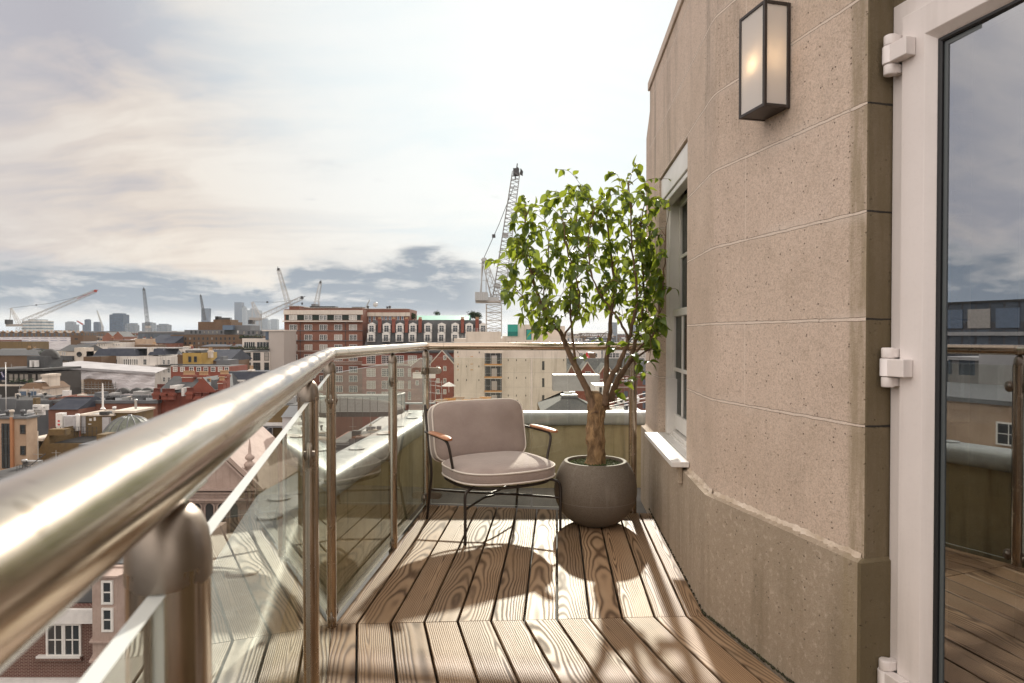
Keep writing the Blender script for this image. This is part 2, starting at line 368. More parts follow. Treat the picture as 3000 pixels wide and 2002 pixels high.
def make_stone(name, plinth=False):
    m, t, out = new_mat(name)
    s_, z, _ = t.xyz(t.node('ShaderNodeUVMap').outputs[0]); p = t.node('ShaderNodeTexCoord').outputs['Object']
    big = t.noise(p, 1.6, 6, 0.6); grain = t.noise(p, 190.0, 3, 0.65); g2 = t.noise(p, 48.0, 4, 0.6)
    vo = t.node('ShaderNodeTexVoronoi', None, Vector=p, Scale=62.0); pit0 = t.step(vo.outputs['Distance'], 0.24, 0.12)
    cr, cg, cb = t.xyz(vo.outputs['Color']); pit = t.math('MULTIPLY', pit0, t.step(cr, 0.76, 0.82))
    crs = t.math('FLOOR', t.math('DIVIDE', t.math('SUBTRACT', z, 0.908), 0.319))
    if plinth:
        col = t.mix(t.step(big, 0.32, 0.7), (0.46, 0.38, 0.295), (0.36, 0.295, 0.22))
    else:
        tonec = t.noise(t.vec(crs, t.math('FLOOR', t.math('MULTIPLY', s_, 0.9)), 3.0), 1.7, 1, 0.5)
        col = t.mix(t.step(big, 0.3, 0.7), (0.70, 0.565, 0.46), (0.585, 0.465, 0.37))
        col = t.mix(t.math('MULTIPLY', t.step(tonec, 0.35, 0.65), 0.6), col, (0.70, 0.565, 0.475))
    col = t.mix(t.math('MULTIPLY', t.step(grain, 0.42, 0.70), 0.42), col, (0.24, 0.18, 0.13)); col = t.mix(t.math('MULTIPLY', t.step(t.noise(p, 7.0, 5, 0.65), 0.45, 0.75), 0.28), col, (0.36, 0.285, 0.205))
    g3 = t.noise(p, 90.0, 3, 0.7); col = t.mix(t.math('MULTIPLY', t.step(g2, 0.5, 0.74), 0.38), col, (0.74, 0.62, 0.52)); col = t.mix(t.math('MULTIPLY', t.step(g3, 0.48, 0.68), 0.45), col, (0.33, 0.255, 0.19))
    col = t.mix(t.math('MULTIPLY', pit, 0.8), col, (0.11, 0.08, 0.055))
    st = t.noise(t.vec(t.math('MULTIPLY', s_, 7.0), t.math('MULTIPLY', z, 0.55), 1.0), 1.0, 5, 0.62)
    hi = t.step(z, 1.55, 2.5) if not plinth else t.step(z, 0.55, 0.2)
    col = t.mix(t.math('MULTIPLY', t.step(st, 0.46, 0.72), t.math('ADD', 0.08, t.math('MULTIPLY', hi, 0.45))), col, (0.155, 0.13, 0.105) if not plinth else (0.17, 0.135, 0.08))
    # weathered band along the outer corner (u near the corner is stored past s = -0.9)
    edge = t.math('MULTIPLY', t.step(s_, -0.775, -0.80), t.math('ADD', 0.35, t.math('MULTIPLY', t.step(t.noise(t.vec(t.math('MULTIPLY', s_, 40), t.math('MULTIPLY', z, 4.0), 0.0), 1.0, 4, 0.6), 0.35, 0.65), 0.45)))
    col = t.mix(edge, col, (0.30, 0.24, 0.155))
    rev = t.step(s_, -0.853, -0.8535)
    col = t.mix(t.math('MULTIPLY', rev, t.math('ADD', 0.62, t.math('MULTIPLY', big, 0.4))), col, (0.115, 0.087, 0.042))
    hgt = t.math('SUBTRACT', t.math('ADD', t.math('MULTIPLY', grain, 0.55), t.math('MULTIPLY', g2, 0.45)), t.math('MULTIPLY', pit, 1.2))
    if not plinth:
        wob = t.math('MULTIPLY', t.math('SUBTRACT', t.noise(t.vec(t.math('MULTIPLY', s_, 9.0), crs, 0.0), 1.0, 4, 0.6), 0.5), 0.013)
        zz = t.math('ADD', z, wob)
        fr = t.math('FRACT', t.math('ADD', t.math('DIVIDE', t.math('SUBTRACT', zz, 0.908), 0.319), 10.0))
        dj = t.math('MULTIPLY', t.math('MINIMUM', fr, t.math('SUBTRACT', 1.0, fr)), 0.319)
        dj = t.mix(t.step(z, 0.78, 0.779), dj, 1.0, 'FLOAT')
        th = t.math('ADD', 0.0012, t.math('MULTIPLY', t.noise(t.vec(t.math('MULTIPLY', s_, 6.0), crs, 5.0), 1.0, 4, 0.7), 0.0052))
        hj = t.math('MULTIPLY', t.math('LESS_THAN', dj, th), t.math('SUBTRACT', 1.0, rev))
        dk = t.math('MULTIPLY', t.math('LESS_THAN', dj, 0.003), rev)
        par = t.math('ABSOLUTE', t.math('MODULO', crs, 2.0))
        vs = t.math('ABSOLUTE', t.math('SUBTRACT', t.math('ADD', s_, t.math('MULTIPLY', wob, 0.5)), t.mix(par, -0.235, 0.62, 'FLOAT')))
        vj = t.math('MULTIPLY', t.math('LESS_THAN', vs, 0.003), 0.6)
        halo = t.math('MULTIPLY', t.step(dj, 0.045, 0.0), t.math('MULTIPLY', t.step(t.noise(t.vec(t.math('MULTIPLY', s_, 3.0), crs, 8.0), 1.0, 3, 0.5), 0.45, 0.7), 0.5))
        col = t.mix(t.math('MULTIPLY', halo, t.math('SUBTRACT', 1.0, rev)), col, (0.72, 0.62, 0.54))
        shade = t.math('MULTIPLY', t.math('LESS_THAN', t.math('ABSOLUTE', t.math('SUBTRACT', dj, t.math('ADD', th, 0.0012))), 0.0014), 0.55)
        col = t.mix(t.math('MULTIPLY', shade, t.math('SUBTRACT', 1.0, rev)), col, (0.10, 0.075, 0.05))
        col = t.mix(t.math('MAXIMUM', hj, vj), col, (0.72, 0.61, 0.52))
        col = t.mix(dk, col, (0.03, 0.025, 0.02))
        hgt = t.math('ADD', hgt, t.math('MULTIPLY', t.math('SUBTRACT', hj, t.math('MULTIPLY', dk, 3.0)), 1.2))
    principled(t, out, Base_Color=col, Roughness=0.88, Normal=t.bump(hgt, 0.75, 0.005)); return m
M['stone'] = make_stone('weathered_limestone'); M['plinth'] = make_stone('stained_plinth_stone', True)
M['mortar'] = surf('crumbling_mortar', (0.72, 0.62, 0.52), (0.50, 0.40, 0.30), 9, 0.95, 0.8, bd=0.006)
M['upvc'] = surf('white_upvc', (0.82, 0.76, 0.735), (0.77, 0.71, 0.685), 2.5, 0.32, 0.0, 0, 0.22, 0.06, (0.50, 0.45, 0.41), fine=30)
M['white'] = flat('white_paint', (0.80, 0.78, 0.75), 0.45)
M['frame_w'] = flat('painted_window_frame', (0.78, 0.75, 0.71), 0.5)
M['black'] = flat('black_rubber', (0.012, 0.013, 0.015), 0.5)
M['dark_metal'] = surf('bronze_black_metal', (0.045, 0.036, 0.032), (0.06, 0.05, 0.045), 20, 0.42, 0.0, 0.4)
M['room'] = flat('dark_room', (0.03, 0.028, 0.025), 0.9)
M['curtain'] = surf('brown_curtain', (0.16, 0.10, 0.06), (0.09, 0.055, 0.035), 4, 0.9, 0.1)
def make_fabric():
    m, t, out = new_mat('mauve_grey_fabric'); p = t.node('ShaderNodeTexCoord').outputs['Object']
    w = t.noise(p, 420.0, 2, 0.6); big = t.noise(p, 5.0, 4, 0.55)
    col = t.mix(t.step(big, 0.3, 0.7), (0.43, 0.345, 0.31), (0.36, 0.285, 0.255)); col = t.mix(t.math('MULTIPLY', t.step(w, 0.45, 0.7), 0.25), col, (0.24, 0.18, 0.16))
    b = principled(t, out, Base_Color=col, Roughness=0.85, Normal=t.bump(t.math('ADD', t.math('MULTIPLY', w, 0.3), t.math('ADD', t.math('MULTIPLY', big, 0.8), t.noise(p, 15.0, 3, 0.5, 1.6))), 0.42, 0.008))
    b.inputs['Sheen Weight'].default_value = 0.35; return m
M['fabric'] = make_fabric(); M['piping'] = flat('cream_piping', (0.86, 0.79, 0.72), 0.8)
M['arm'] = surf('oiled_hardwood', (0.50, 0.22, 0.11), (0.38, 0.155, 0.075), 6, 0.30, 0.0, stretch=(1, 1, 1), fine=20)
def make_pot():
    m, t, out = new_mat('ribbed_grey_pot'); p = t.node('ShaderNodeTexCoord').outputs['Object']; x, y, z = t.xyz(p)
    g = t.noise(p, 260.0, 3, 0.6); b_ = t.noise(p, 3.0, 4, 0.6); rib = t.math('SINE', t.math('MULTIPLY', z, 2 * math.pi / 0.006))
    col = t.mix(t.step(g, 0.4, 0.68), (0.185, 0.152, 0.118), (0.105, 0.084, 0.062)); col = t.mix(t.math('MULTIPLY', t.step(b_, 0.4, 0.75), 0.6), col, (0.19, 0.16, 0.13)); col = t.mix(t.math('MULTIPLY', t.step(t.noise(t.vmath('MULTIPLY', p, (1, 1, 0.15)), 22.0, 4, 0.6), 0.52, 0.74), 0.45), col, (0.25, 0.215, 0.175)); col = t.mix(t.math('MULTIPLY', t.step(z, 0.10, 0.0), 0.4), col, (0.20, 0.165, 0.12))
    seam = t.math('LESS_THAN', t.math('ABSOLUTE', t.math('SUBTRACT', z, 0.165)), 0.0022); col = t.mix(seam, col, (0.22, 0.19, 0.165))
    principled(t, out, Base_Color=col, Roughness=0.72, Normal=t.bump(t.math('ADD', rib, t.math('MULTIPLY', g, 1.2)), 0.35, 0.0012)); return m
M['pot'] = make_pot()
def make_bark(name, c1, c2, sc, b):
    m, t, out = new_mat(name); p = t.node('ShaderNodeTexCoord').outputs['Object']
    n = t.noise(t.vmath('MULTIPLY', p, (1, 1, 0.45)), sc, 6, 0.68, 0.6)
    principled(t, out, Base_Color=t.mix(t.step(n, 0.35, 0.68), c2, c1), Roughness=0.85, Normal=t.bump(n, b, 0.02)); return m
M['trunk'] = make_bark('knotty_bark', (0.42, 0.265, 0.13), (0.15, 0.09, 0.045), 26, 1.0)
M['branch'] = make_bark('smooth_brown_bark', (0.235, 0.145, 0.085), (0.12, 0.075, 0.045), 40, 0.4)
def make_leaf(name, c1, c2, tr):
    m, t, out = new_mat(name); rn = t.node('ShaderNodeAttribute', dict(attribute_name='rnd')).outputs['Fac']
    u, v, _ = t.xyz(t.node('ShaderNodeUVMap').outputs[0])
    col = t.mix(rn, c1, c2); mid = t.step(t.math('ABSOLUTE', u), 0.07, 0.02); col = t.mix(t.math('MULTIPLY', mid, 0.5), col, (0.16, 0.24, 0.05))
    vein = t.math('POWER', t.math('ADD', 0.5, t.math('MULTIPLY', t.math('SINE', t.math('MULTIPLY', t.math('SUBTRACT', v, t.math('MULTIPLY', t.math('ABSOLUTE', u), 0.6)), 46.0)), 0.5)), 6.0)
    col = t.mix(t.math('MULTIPLY', vein, 0.18), col, (0.14, 0.22, 0.06))
    b = t.node('ShaderNodeBsdfPrincipled', None, Base_Color=col, Roughness=0.34); b.inputs['Specular IOR Level'].default_value = 0.5
    tl = t.node('ShaderNodeBsdfTranslucent', None, Color=t.mix(rn, tr, tuple(k * 0.7 for k in tr))).outputs[0]
    mx = t.node('ShaderNodeMixShader', None, _0=0.46, _1=b.outputs[0], _2=tl).outputs[0]; t.l.new(mx, out.inputs[0]); return m
M['leaf'] = make_leaf('ficus_leaf', (0.018, 0.062, 0.013), (0.095, 0.160, 0.026), (0.40, 0.48, 0.045))
M['moss'] = surf('moss_chippings', (0.10, 0.13, 0.035), (0.03, 0.035, 0.012), 60, 0.9, 0.9, fine=3, bd=0.01)
def make_frost():
    m, t, out = new_mat('frosted_lamp_glass')
    a = t.node('ShaderNodeBsdfTranslucent', None, Color=(0.92, 0.86, 0.78)).outputs[0]; b = t.node('ShaderNodeBsdfPrincipled', None, Base_Color=(0.86, 0.83, 0.80), Roughness=0.22).outputs[0]
    mx = t.node('ShaderNodeMixShader', None, _0=0.40, _1=b, _2=a).outputs[0]; t.l.new(mx, out.inputs[0]); return m
M['frost'] = make_frost()
def emit(name, c, s_):
    m, t, out = new_mat(name); e = t.node('ShaderNodeEmission', None, Color=c, Strength=s_); t.l.new(e.outputs[0], out.inputs[0]); return m
# ================================================================ THE TERRACE
def v2(a, b): return Vector((a, b, 0))
E0 = v2(1.0477, 1.970); K0 = v2(0.8435, 2.800)
uA = (K0 - E0).normalized(); nA = v2(-uA.y, uA.x); LA = (K0 - E0).length
uB = v2(0.0676, 0.9977).normalized(); nB = v2(-uB.y, uB.x)
Z3 = Vector((0, 0, 1))
def frame(o, x, y): return Matrix(((x.x, y.x, 0, o.x), (x.y, y.y, 0, o.y), (x.z, y.z, 1, o.z), (0, 0, 0, 1)))
FA = frame(E0, -uA, -nA)              # x along the wall towards the door, y into the wall
FB = frame(K0, uB, nB)                # x along the wall away from the camera, y out of the wall
def A(x, y, z): return FA @ Vector((x, y, z))
def Bp(x, y, z): return FB @ Vector((x, y, z))

bld = thing('stone_building', 'pale weathered limestone building with white framed glass door beside the timber deck', 'building')
class Skin:                            # wall skin with metric uv (s along the wall, z)
    def __init__(s): s.mb = MB(); s.uvs = []
    def quad(s, p, q, z0, z1, sp, sq, z1q=None):
        z1q = z1 if z1q is None else z1q
        s.mb.add([(p.x, p.y, z0), (q.x, q.y, z0), (q.x, q.y, z1q), (p.x, p.y, z1)], [(0, 1, 2, 3)], 0)
        s.uvs.append([(sp, z0), (sq, z0), (sq, z1q), (sp, z1)])
    def poly(s, pts, uvs): s.mb.add(pts, [tuple(range(len(pts)))], 0); s.uvs.append(uvs)
    def build(s, name, mat, parent, smooth=False):
        me_uv = s.uvs
        o = s.mb.build(name, mat, parent, uv=None); me = o.data; L = me.uv_layers.new(name='UVMap')
        for p in me.polygons:
            p.use_smooth = False
            for k, li in enumerate(p.loop_indices): L.data[li].uv = me_uv[p.index][k]
        return o
TOP = 2.91
sk = Skin()
rv = 0.0836
def plan(pts, z0, z1, tops=None):
    for (p, sp), (q, sq) in zip(pts[:-1], pts[1:]): sk.quad(p, q, z0, z1, sp, sq)
e_b = 0.006
corner = [(A(0.0, rv + 0.30, 0), -LA - rv - 0.3), (A(0, e_b, 0), -LA - e_b), (A(-0.002, 0.002, 0), -LA), (A(-e_b, 0, 0), -LA + e_b)]
kc = []
for i in range(6):                     # softly rounded corner where the two wall faces meet
    f = i / 5; a_ = K0 - uA * 0.05; b_ = K0 + uB * 0.05
    kc.append(((a_ * (1 - f) ** 2 + K0 * 2 * f * (1 - f) + b_ * f * f), -0.05 + 0.1 * f))
T0, T1, TE = 0.555, 1.485, 2.113
WZ0, WZ1 = 0.545, 2.176
plan(corner + kc + [(Bp(T0, 0, 0), T0)], 0.50, TOP)
plan([(Bp(T0, 0, 0), T0), (Bp(T1, 0, 0), T1)], WZ1, TOP)
plan([(Bp(T0, 0, 0), T0), (Bp(T1, 0, 0), T1)], 0.50, WZ0)
plan([(Bp(T1, 0, 0), T1), (Bp(TE, 0, 0), TE), (Bp(TE, -0.6, 0), TE + 0.6)], 0.50, 2.62)
sk.quad(Bp(T1, 0, 0), Bp(TE, 0, 0), 2.62, 2.80, T1, TE, 2.62)
TU = 1.93
sk.poly([Bp(T1, 0, 2.62), Bp(TE, 0, 2.62), Bp(TU, 0, 2.76), Bp(TU, 0, TOP), Bp(T1, 0, TOP)], [(T1, 2.62), (TE, 2.62), (TU, 2.76), (TU, TOP), (T1, TOP)])
sk.mb.f.pop(-2); sk.mb.m.pop(-2); sk.mb.sm.pop(-2); sk.uvs.pop(-2)
sk.poly([Bp(TE, 0, 2.62), Bp(TE, -0.6, 2.62), Bp(TU, -0.6, 2.76), Bp(TU, 0, 2.76)], [(TE, 2.62), (TE + .6, 2.62), (TE + .6, 2.76), (TE, 2.76)])
sk.quad(Bp(TU, 0, 0), Bp(TU, -0.6, 0), 2.76, TOP, TU, TU + 0.6)
for (x, flip) in ((T0, 0), (T1, 1)):  # window reveals
    a_, b_ = Bp(x, 0, 0), Bp(x, -0.16, 0)
    (sk.quad(a_, b_, WZ0, WZ1, x, x + 0.16) if not flip else sk.quad(b_, a_, WZ0, WZ1, x + 0.16, x))
sk.poly([Bp(T0, 0, WZ1), Bp(T0, -0.16, WZ1), Bp(T1, -0.16, WZ1), Bp(T1, 0, WZ1)], [(T0, 2.1), (T0, 2.1), (T1, 2.1), (T1, 2.1)])
# wall in the door recess: above the door and past it, and the wall beyond towards the camera's back
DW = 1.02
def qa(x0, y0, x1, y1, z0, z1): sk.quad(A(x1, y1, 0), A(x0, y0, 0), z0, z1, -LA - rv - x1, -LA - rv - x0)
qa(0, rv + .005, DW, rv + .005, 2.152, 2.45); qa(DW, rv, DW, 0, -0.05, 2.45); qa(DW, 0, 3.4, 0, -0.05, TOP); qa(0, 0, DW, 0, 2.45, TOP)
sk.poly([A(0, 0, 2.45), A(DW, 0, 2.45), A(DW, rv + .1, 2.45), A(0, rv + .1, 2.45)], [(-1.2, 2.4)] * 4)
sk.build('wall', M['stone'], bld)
# plinth
pl_ = Skin(); po = 0.028
ip = lambda d: (lambda p, r_, q, s_: p + r_ * (((q - p).x * s_.y - (q - p).y * s_.x) / (r_.x * s_.y - r_.y * s_.x)))(E0 + nA * d, uA, K0 + nB * d, uB)
kp = ip(po); a0 = A(0.012, -po, 0); ktop = ip(0.004)
PT = 0.506
def strip(sk_, pts, z0, z1):
    for (p, sp), (q, sq) in zip(pts[:-1], pts[1:]): sk_.quad(p, q, z0, z1, sp, sq)
ppts = [(A(0.012, rv + .2, 0), -LA - 0.3), (A(0.012, -po + .006, 0), -LA - 0.03), (A(0.006, -po, 0), -LA + 0.0), (kp - uA * 0.012, -0.03), (kp + uB * 0.012, 0.03), (Bp(TE + 0.045, po, 0), TE), (Bp(TE + 0.045, -0.6, 0), TE + .6)]
strip(pl_, ppts, -0.06, PT)
tp = [A(0.0, rv, .513), A(0.0, 0, .513), A(-.006, 0, .513), K0 - uA * 0.012, K0 + uB * 0.012, Bp(TE, 0, 0), Bp(TE, -.6, 0)]
for i in range(len(ppts) - 1):
    a_, b_ = ppts[i][0], ppts[i + 1][0]; c_, d_ = tp[i + 1], tp[i]
    pl_.poly([(a_.x, a_.y, PT), (b_.x, b_.y, PT), (c_.x, c_.y, 0.515), (d_.x, d_.y, 0.515)], [(ppts[i][1], PT), (ppts[i + 1][1], PT), (ppts[i + 1][1], .515), (ppts[i][1], .515)])
plo = pl_.build('plinth', M['plinth'], bld); plo['label'] = 'darker stained plinth course under the pale wall'
# crumbling mortar fillet on the plinth ledge
rnd = random.Random(4); mb = MB()
def fillet(fn, x0, x1, n):
    ring = []
    for i in range(n + 1):
        x = x0 + (x1 - x0) * i / n; w_ = 0.003 + rnd.random() * 0.010; h_ = 0.001 + rnd.random() * 0.008
        ring.append([fn(x, 0.001, 0.523 + h_), fn(x, w_ * 0.6, 0.518 + h_ * .6), fn(x, w_, 0.5095), fn(x, w_ + .004, 0.506)])
    vs = [p for r_ in ring for p in r_]; fs = []
    for i in range(n):
        for j in range(3): fs.append((4 * i + j, 4 * i + j + 1, 4 * i + 5 + j, 4 * i + 4 + j))
    mb.add(vs, fs, 0, True)
for fn_, a_, b_, n_ in ((lambda x, y, z: A(x, -y, z), -LA + 0.02, -0.01, 60), (lambda x, y, z: Bp(x, y, z), -0.012, T0 - .06, 34), (lambda x, y, z: Bp(x, y, z), T1 + .02, TE, 24)):
    mb = MB(); fillet(fn_, a_, b_, n_); mb.build('mortar_fillet', M['mortar'], bld)
# thin moss line where the plinth meets the deck
mb = MB()
def moss(fn, x0, x1, n):
    for i in range(n):
        x = x0 + (x1 - x0) * (i + rnd.random()) / n; r_ = 0.003 + rnd.random() * 0.006
        p = fn(x, po + 0.001 + rnd.random() * .004, 0.002 + rnd.random() * .004); mb.lathe([(0, -r_), (r_, 0), (0, r_ * .8)], p, 5)
moss(lambda x, y, z: A(x, -y, z), -LA - .02, 0, 150); moss(lambda x, y, z: Bp(x, y, z), 0, 1.7, 60)
mb.build('moss', surf('dark_moss', (0.05, 0.05, 0.02), (0.025, 0.022, 0.012), 30), bld)['kind'] = 'stuff'
# parapet coping on top of the building
mb = MB()
def cop(pts, y_in):
    pass
ring_o = [A(3.4, -0.012, 0), A(0, -0.012, 0), ip(0.012), Bp(TU + .03, 0.012, 0), Bp(TU + .03, -0.6, 0), A(3.4, 0.9, 0)]
mb.prism([(p.x, p.y) for p in ring_o][::-1], TOP, TOP + 0.062)
mb.build('coping', surf('roof_coping_stone', (0.62, 0.52, 0.44), (0.50, 0.40, 0.33), 5, 0.85, 0.2), bld, bevel=0.006)
# rest of the building, below the deck and behind the wall
mb = MB(); mb.prism([(p.x, p.y) for p in (A(3.4, .9, 0), Bp(TU, -0.6, 0), Bp(TU, -4, 0), A(3.4, 4.5, 0))], -29.9, TOP - 0.02)
mb.build('rear_block', M['plinth'], bld)

# ---- sash window
def loops(mb, x0, x1, z0, z1, prof, fn, mi=0):      # mitred frame: profile of (inset, depth)
    rings = []
    for ins, d in prof: rings.append([fn(x0 + ins, d, z0 + ins), fn(x1 - ins, d, z0 + ins), fn(x1 - ins, d, z1 - ins), fn(x0 + ins, d, z1 - ins)])
    vs = [p for r_ in rings for p in r_]; fs = []
    for i in range(len(prof) - 1):
        for j in range(4): fs.append((4 * i + j, 4 * i + (j + 1) % 4, 4 * i + 4 + (j + 1) % 4, 4 * i + 4 + j))
    return mb.add(vs, fs, mi)
mb = MB(); loops(mb, T0, T1, WZ0, WZ1, [(0.002, -0.15), (0.002, -0.045), (0.022, -0.045), (0.022, -0.062), (0.042, -0.062), (0.042, -0.15)], Bp)
for x in (T1 - 0.125,): mb.box(x, x + 0.07, -0.10, -0.035, WZ0 + .02, WZ0 + 0.36, 0, FB)
win = mb.build('window', M['frame_w'], bld, bevel=0.003)
mb = MB(); mb.box(T0 + .004, T1 - .004, -0.055, -0.012, 2.035, WZ1 - 0.006, 0, FB); mb.box(T0 + .03, T1 - .03, -0.075, -0.020, 2.000, 2.030, 0, FB)
mb.build('blind_box', M['white'], win, bevel=0.004)
def sash(z0, z1, d, zm, bot):
    mb = MB(); x0, x1 = T0 + .045, T1 - .045
    for a, b, c_, e in ((x0, x0 + .034, z0, z1), (x1 - .034, x1, z0, z1)): mb.box(a, b, d - .035, d, c_, e, 0, FB)
    mb.box(x0 + .034, x1 - .034, d - .034, d - .001, z0, z0 + bot, 0, FB); mb.box(x0 + .034, x1 - .034, d - .034, d - .001, z1 - .045, z1, 0, FB)
    for k in (1, 2): xm = x0 + (x1 - x0) * k / 3; mb.box(xm - .011, xm + .011, d - .027, d - .006, z0 + bot, z1 - .045, 0, FB)
    mb.box(x0 + .034, x1 - .034, d - .028, d - .004, zm - .011, zm + .011, 0, FB)
    mb.build('sash', M['frame_w'], win, bevel=0.003)
    mb = MB(); mb.box(x0 + .03, x1 - .03, d - .020, d - .015, z0 + .03, z1 - .02, 0, FB); mb.build('glass_pane', M['pane'], win)
sash(0.60, 1.34, -0.080, 0.965, 0.09); sash(1.30, 2.03, -0.118, 1.67, 0.045)
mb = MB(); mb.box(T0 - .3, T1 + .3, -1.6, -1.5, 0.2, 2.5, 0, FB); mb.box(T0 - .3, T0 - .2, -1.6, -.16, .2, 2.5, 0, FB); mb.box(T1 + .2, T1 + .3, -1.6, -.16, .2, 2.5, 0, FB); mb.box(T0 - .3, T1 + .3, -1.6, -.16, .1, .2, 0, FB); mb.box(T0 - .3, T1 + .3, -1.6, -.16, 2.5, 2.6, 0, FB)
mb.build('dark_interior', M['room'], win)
mb = MB(); SX0, SX1 = T0 - .085, T1 + .0
vs = [(SX0, -.10 if False else -.001, .512), (SX0, .088, .522), (SX0, .088, .552), (SX0, -.001, .558)]
mb.box(T0 + .004, T1 - .004, -0.15, -0.002, 0.520, 0.556, 0, FB); mb.box(SX0, SX1, 0.0015, 0.088, 0.527, 0.554, 0, FB)
mb.build('window_sill', M['white'], bld, bevel=0.003)
mb = MB(); mb.box(SX0 + .03, SX0 + .10, po + .001, po + 0.022, 0.44, 0.525, 0, FB); mb.build('sill_bracket', M['plinth'], bld, bevel=0.004)

# ---- glazed door
D0 = 0.004
mb = MB(); loops(mb, D0, 0.985, 0.0, 2.150, [(0.0, 0.16), (0.0, rv), (0.066, rv), (0.066, 0.16)], A)
door = mb.build('door', M['upvc'], bld, bevel=0.003)
lx0, lx1, lz0, lz1 = 0.052, 0.935, 0.05, 2.096
mb = MB(); loops(mb, lx0, lx1, lz0, lz1, [(0.0, 0.14), (0.0, 0.0705), (0.002, 0.0685), (0.078, 0.0685), (0.080, 0.0695), (0.098, 0.088), (0.101, 0.092), (0.101, 0.14)], A)
mb.build('door_leaf', M['upvc'], door)
mb = MB(); loops(mb, lx0 + .1012, lx1 - .1012, lz0 + .1012, lz1 - .1012, [(0.0, .12), (0.0, .0905), (.007, .0905), (.011, .094), (0.011, .12)], A); mb.build('gasket', M['black'], door)
mb = MB(); loops(mb, lx0 + .113, lx1 - .113, lz0 + .113, lz1 - .113, [(0.0, .1), (0.012, .1), (.012, .116)], A); mb.build('glazing_spacer', flat('grey_spacer', (.10, .115, .12), .4), door)
def make_doorglass():
    m, t, out = new_mat('reflective_door_glass'); fr = t.node('ShaderNodeFresnel', None, IOR=1.55).outputs[0]
    tr = t.node('ShaderNodeBsdfTransparent', None, Color=(0.62, 0.63, 0.60)).outputs[0]; gl = t.node('ShaderNodeBsdfGlossy', None, Color=(0.90, 0.94, 1.0), Roughness=0.0).outputs[0]
    f = t.math('ADD', 0.48, t.math('MULTIPLY', fr, 0.5), clamp=True)
    mx = t.node('ShaderNodeMixShader', None, _0=f, _1=tr, _2=gl).outputs[0]; t.l.new(mx, out.inputs[0]); return m
mb = MB(); mb.add([A(lx0 + .104, .1035, lz0 + .104), A(lx1 - .104, .0838, lz0 + .104), A(lx1 - .104, .0838, lz1 - .104), A(lx0 + .104, .1035, lz1 - .104)], [(0, 1, 2, 3)]); mb.build('glass_pane', make_doorglass(), door)
mb = MB()
for z in (0.085, 1.0, 2.0):
    pass
def hinge(z):
    mb = MB()
    mb.lathe([(0, -.058), (.0165, -.058), (.018, -.055), (.018, -.028), (0, -.028)], A(lx0 - .022, .050, z), 18, sx=1, sy=1.0)
    mb.lathe([(0, .058), (.0165, .058), (.018, .055), (.018, .028), (0, .028)], A(lx0 - .022, .050, z), 18)
    mb.lathe([(0, -.0265), (.0205, -.0265), (.0215, -.024), (.0215, .024), (.0205, .0265), (0, .0265)], A(lx0 - .022, .050, z), 20)
    mb.box(lx0 - .022, lx0 + .050, .034, .0675, z - .0255, z + .0255, 0, FA)
    mb.box(lx0 - .034, lx0 - .004, .052, .0830, z - .055, z - .029, 0, FA); mb.box(lx0 - .034, lx0 - .004, .052, .0830, z + .029, z + .055, 0, FA)
    mb.build('hinge', M['upvc'], door, bevel=0.006, segs=3)
for z in (1.995, 1.085, 0.165): hinge(z)
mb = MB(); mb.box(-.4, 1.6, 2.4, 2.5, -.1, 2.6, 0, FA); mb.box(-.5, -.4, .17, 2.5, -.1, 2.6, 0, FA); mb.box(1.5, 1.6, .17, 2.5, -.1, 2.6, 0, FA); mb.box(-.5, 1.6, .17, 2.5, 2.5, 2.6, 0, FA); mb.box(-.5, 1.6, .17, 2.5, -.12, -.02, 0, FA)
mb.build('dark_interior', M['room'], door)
mb = MB(); cp_ = []
for i in range(60):
    x = 0.36 + i * 0.009; cp_.append((x, .30 + .025 * math.sin(i * 1.1) + .01 * math.sin(i * .37)))
vs = [A(x, y, 0.0) for x, y in cp_] + [A(x, y, 2.4) for x, y in cp_]; n = len(cp_)
mb.add(vs, [(i, i + 1, n + i + 1, n + i) for i in range(n - 1)], 0, True); mb.build('curtain', M['curtain'], door)

# ---- wall lamp
lamp = thing('wall_lamp', 'lit black framed box lantern with frosted glass on the stone wall', 'lamp', A(-.4305, 0, 1.965), 0)
lamp.matrix_world = FA @ Matrix.Translation((-.4305, 0, 1.965))
mb = MB(); w_, d_, h_ = .077, .104, .362; fr_ = .0115
for sx in (-1, 1):
    for y0, y1 in ((-d_, -d_ + fr_), (-.014, -.001)): mb.box(*(sorted((sx * w_, sx * (w_ - fr_)))), y0, y1, 0.0, h_)
for z0, z1 in ((0, fr_), (h_ - fr_, h_)):
    mb.box(-w_ + fr_, w_ - fr_, -d_, -d_ + fr_, z0, z1)
    for sx in (-1, 1): mb.box(*(sorted((sx * w_, sx * (w_ - fr_)))), -d_ + fr_, -.014, z0, z1)
mb.box(-w_ + fr_, w_ - fr_, -d_ + fr_, -.001, 0.002, .008); mb.box(-w_ + fr_, w_ - fr_, -d_ + fr_, -.001, h_ - .008, h_ - .002); mb.box(-w_ + fr_, w_ - fr_, -.010, -.001, .008, h_ - .008)
mb.build('lamp_frame', M['dark_metal'], lamp, bevel=0.0015)
mb = MB(); mb.box(-w_ + fr_ * .6, w_ - fr_ * .6, -d_ + .004, -d_ + .007, fr_ * .6, h_ - fr_ * .6); mb.build('glass_front', M['frost'], lamp)
for sx in (-1, 1):
    mb = MB(); mb.box(*sorted((sx * (w_ - .004), sx * (w_ - .007))), -d_ + .008, -.012, fr_ * .6, h_ - fr_ * .6); mb.build('glass_side', M['frost'], lamp)
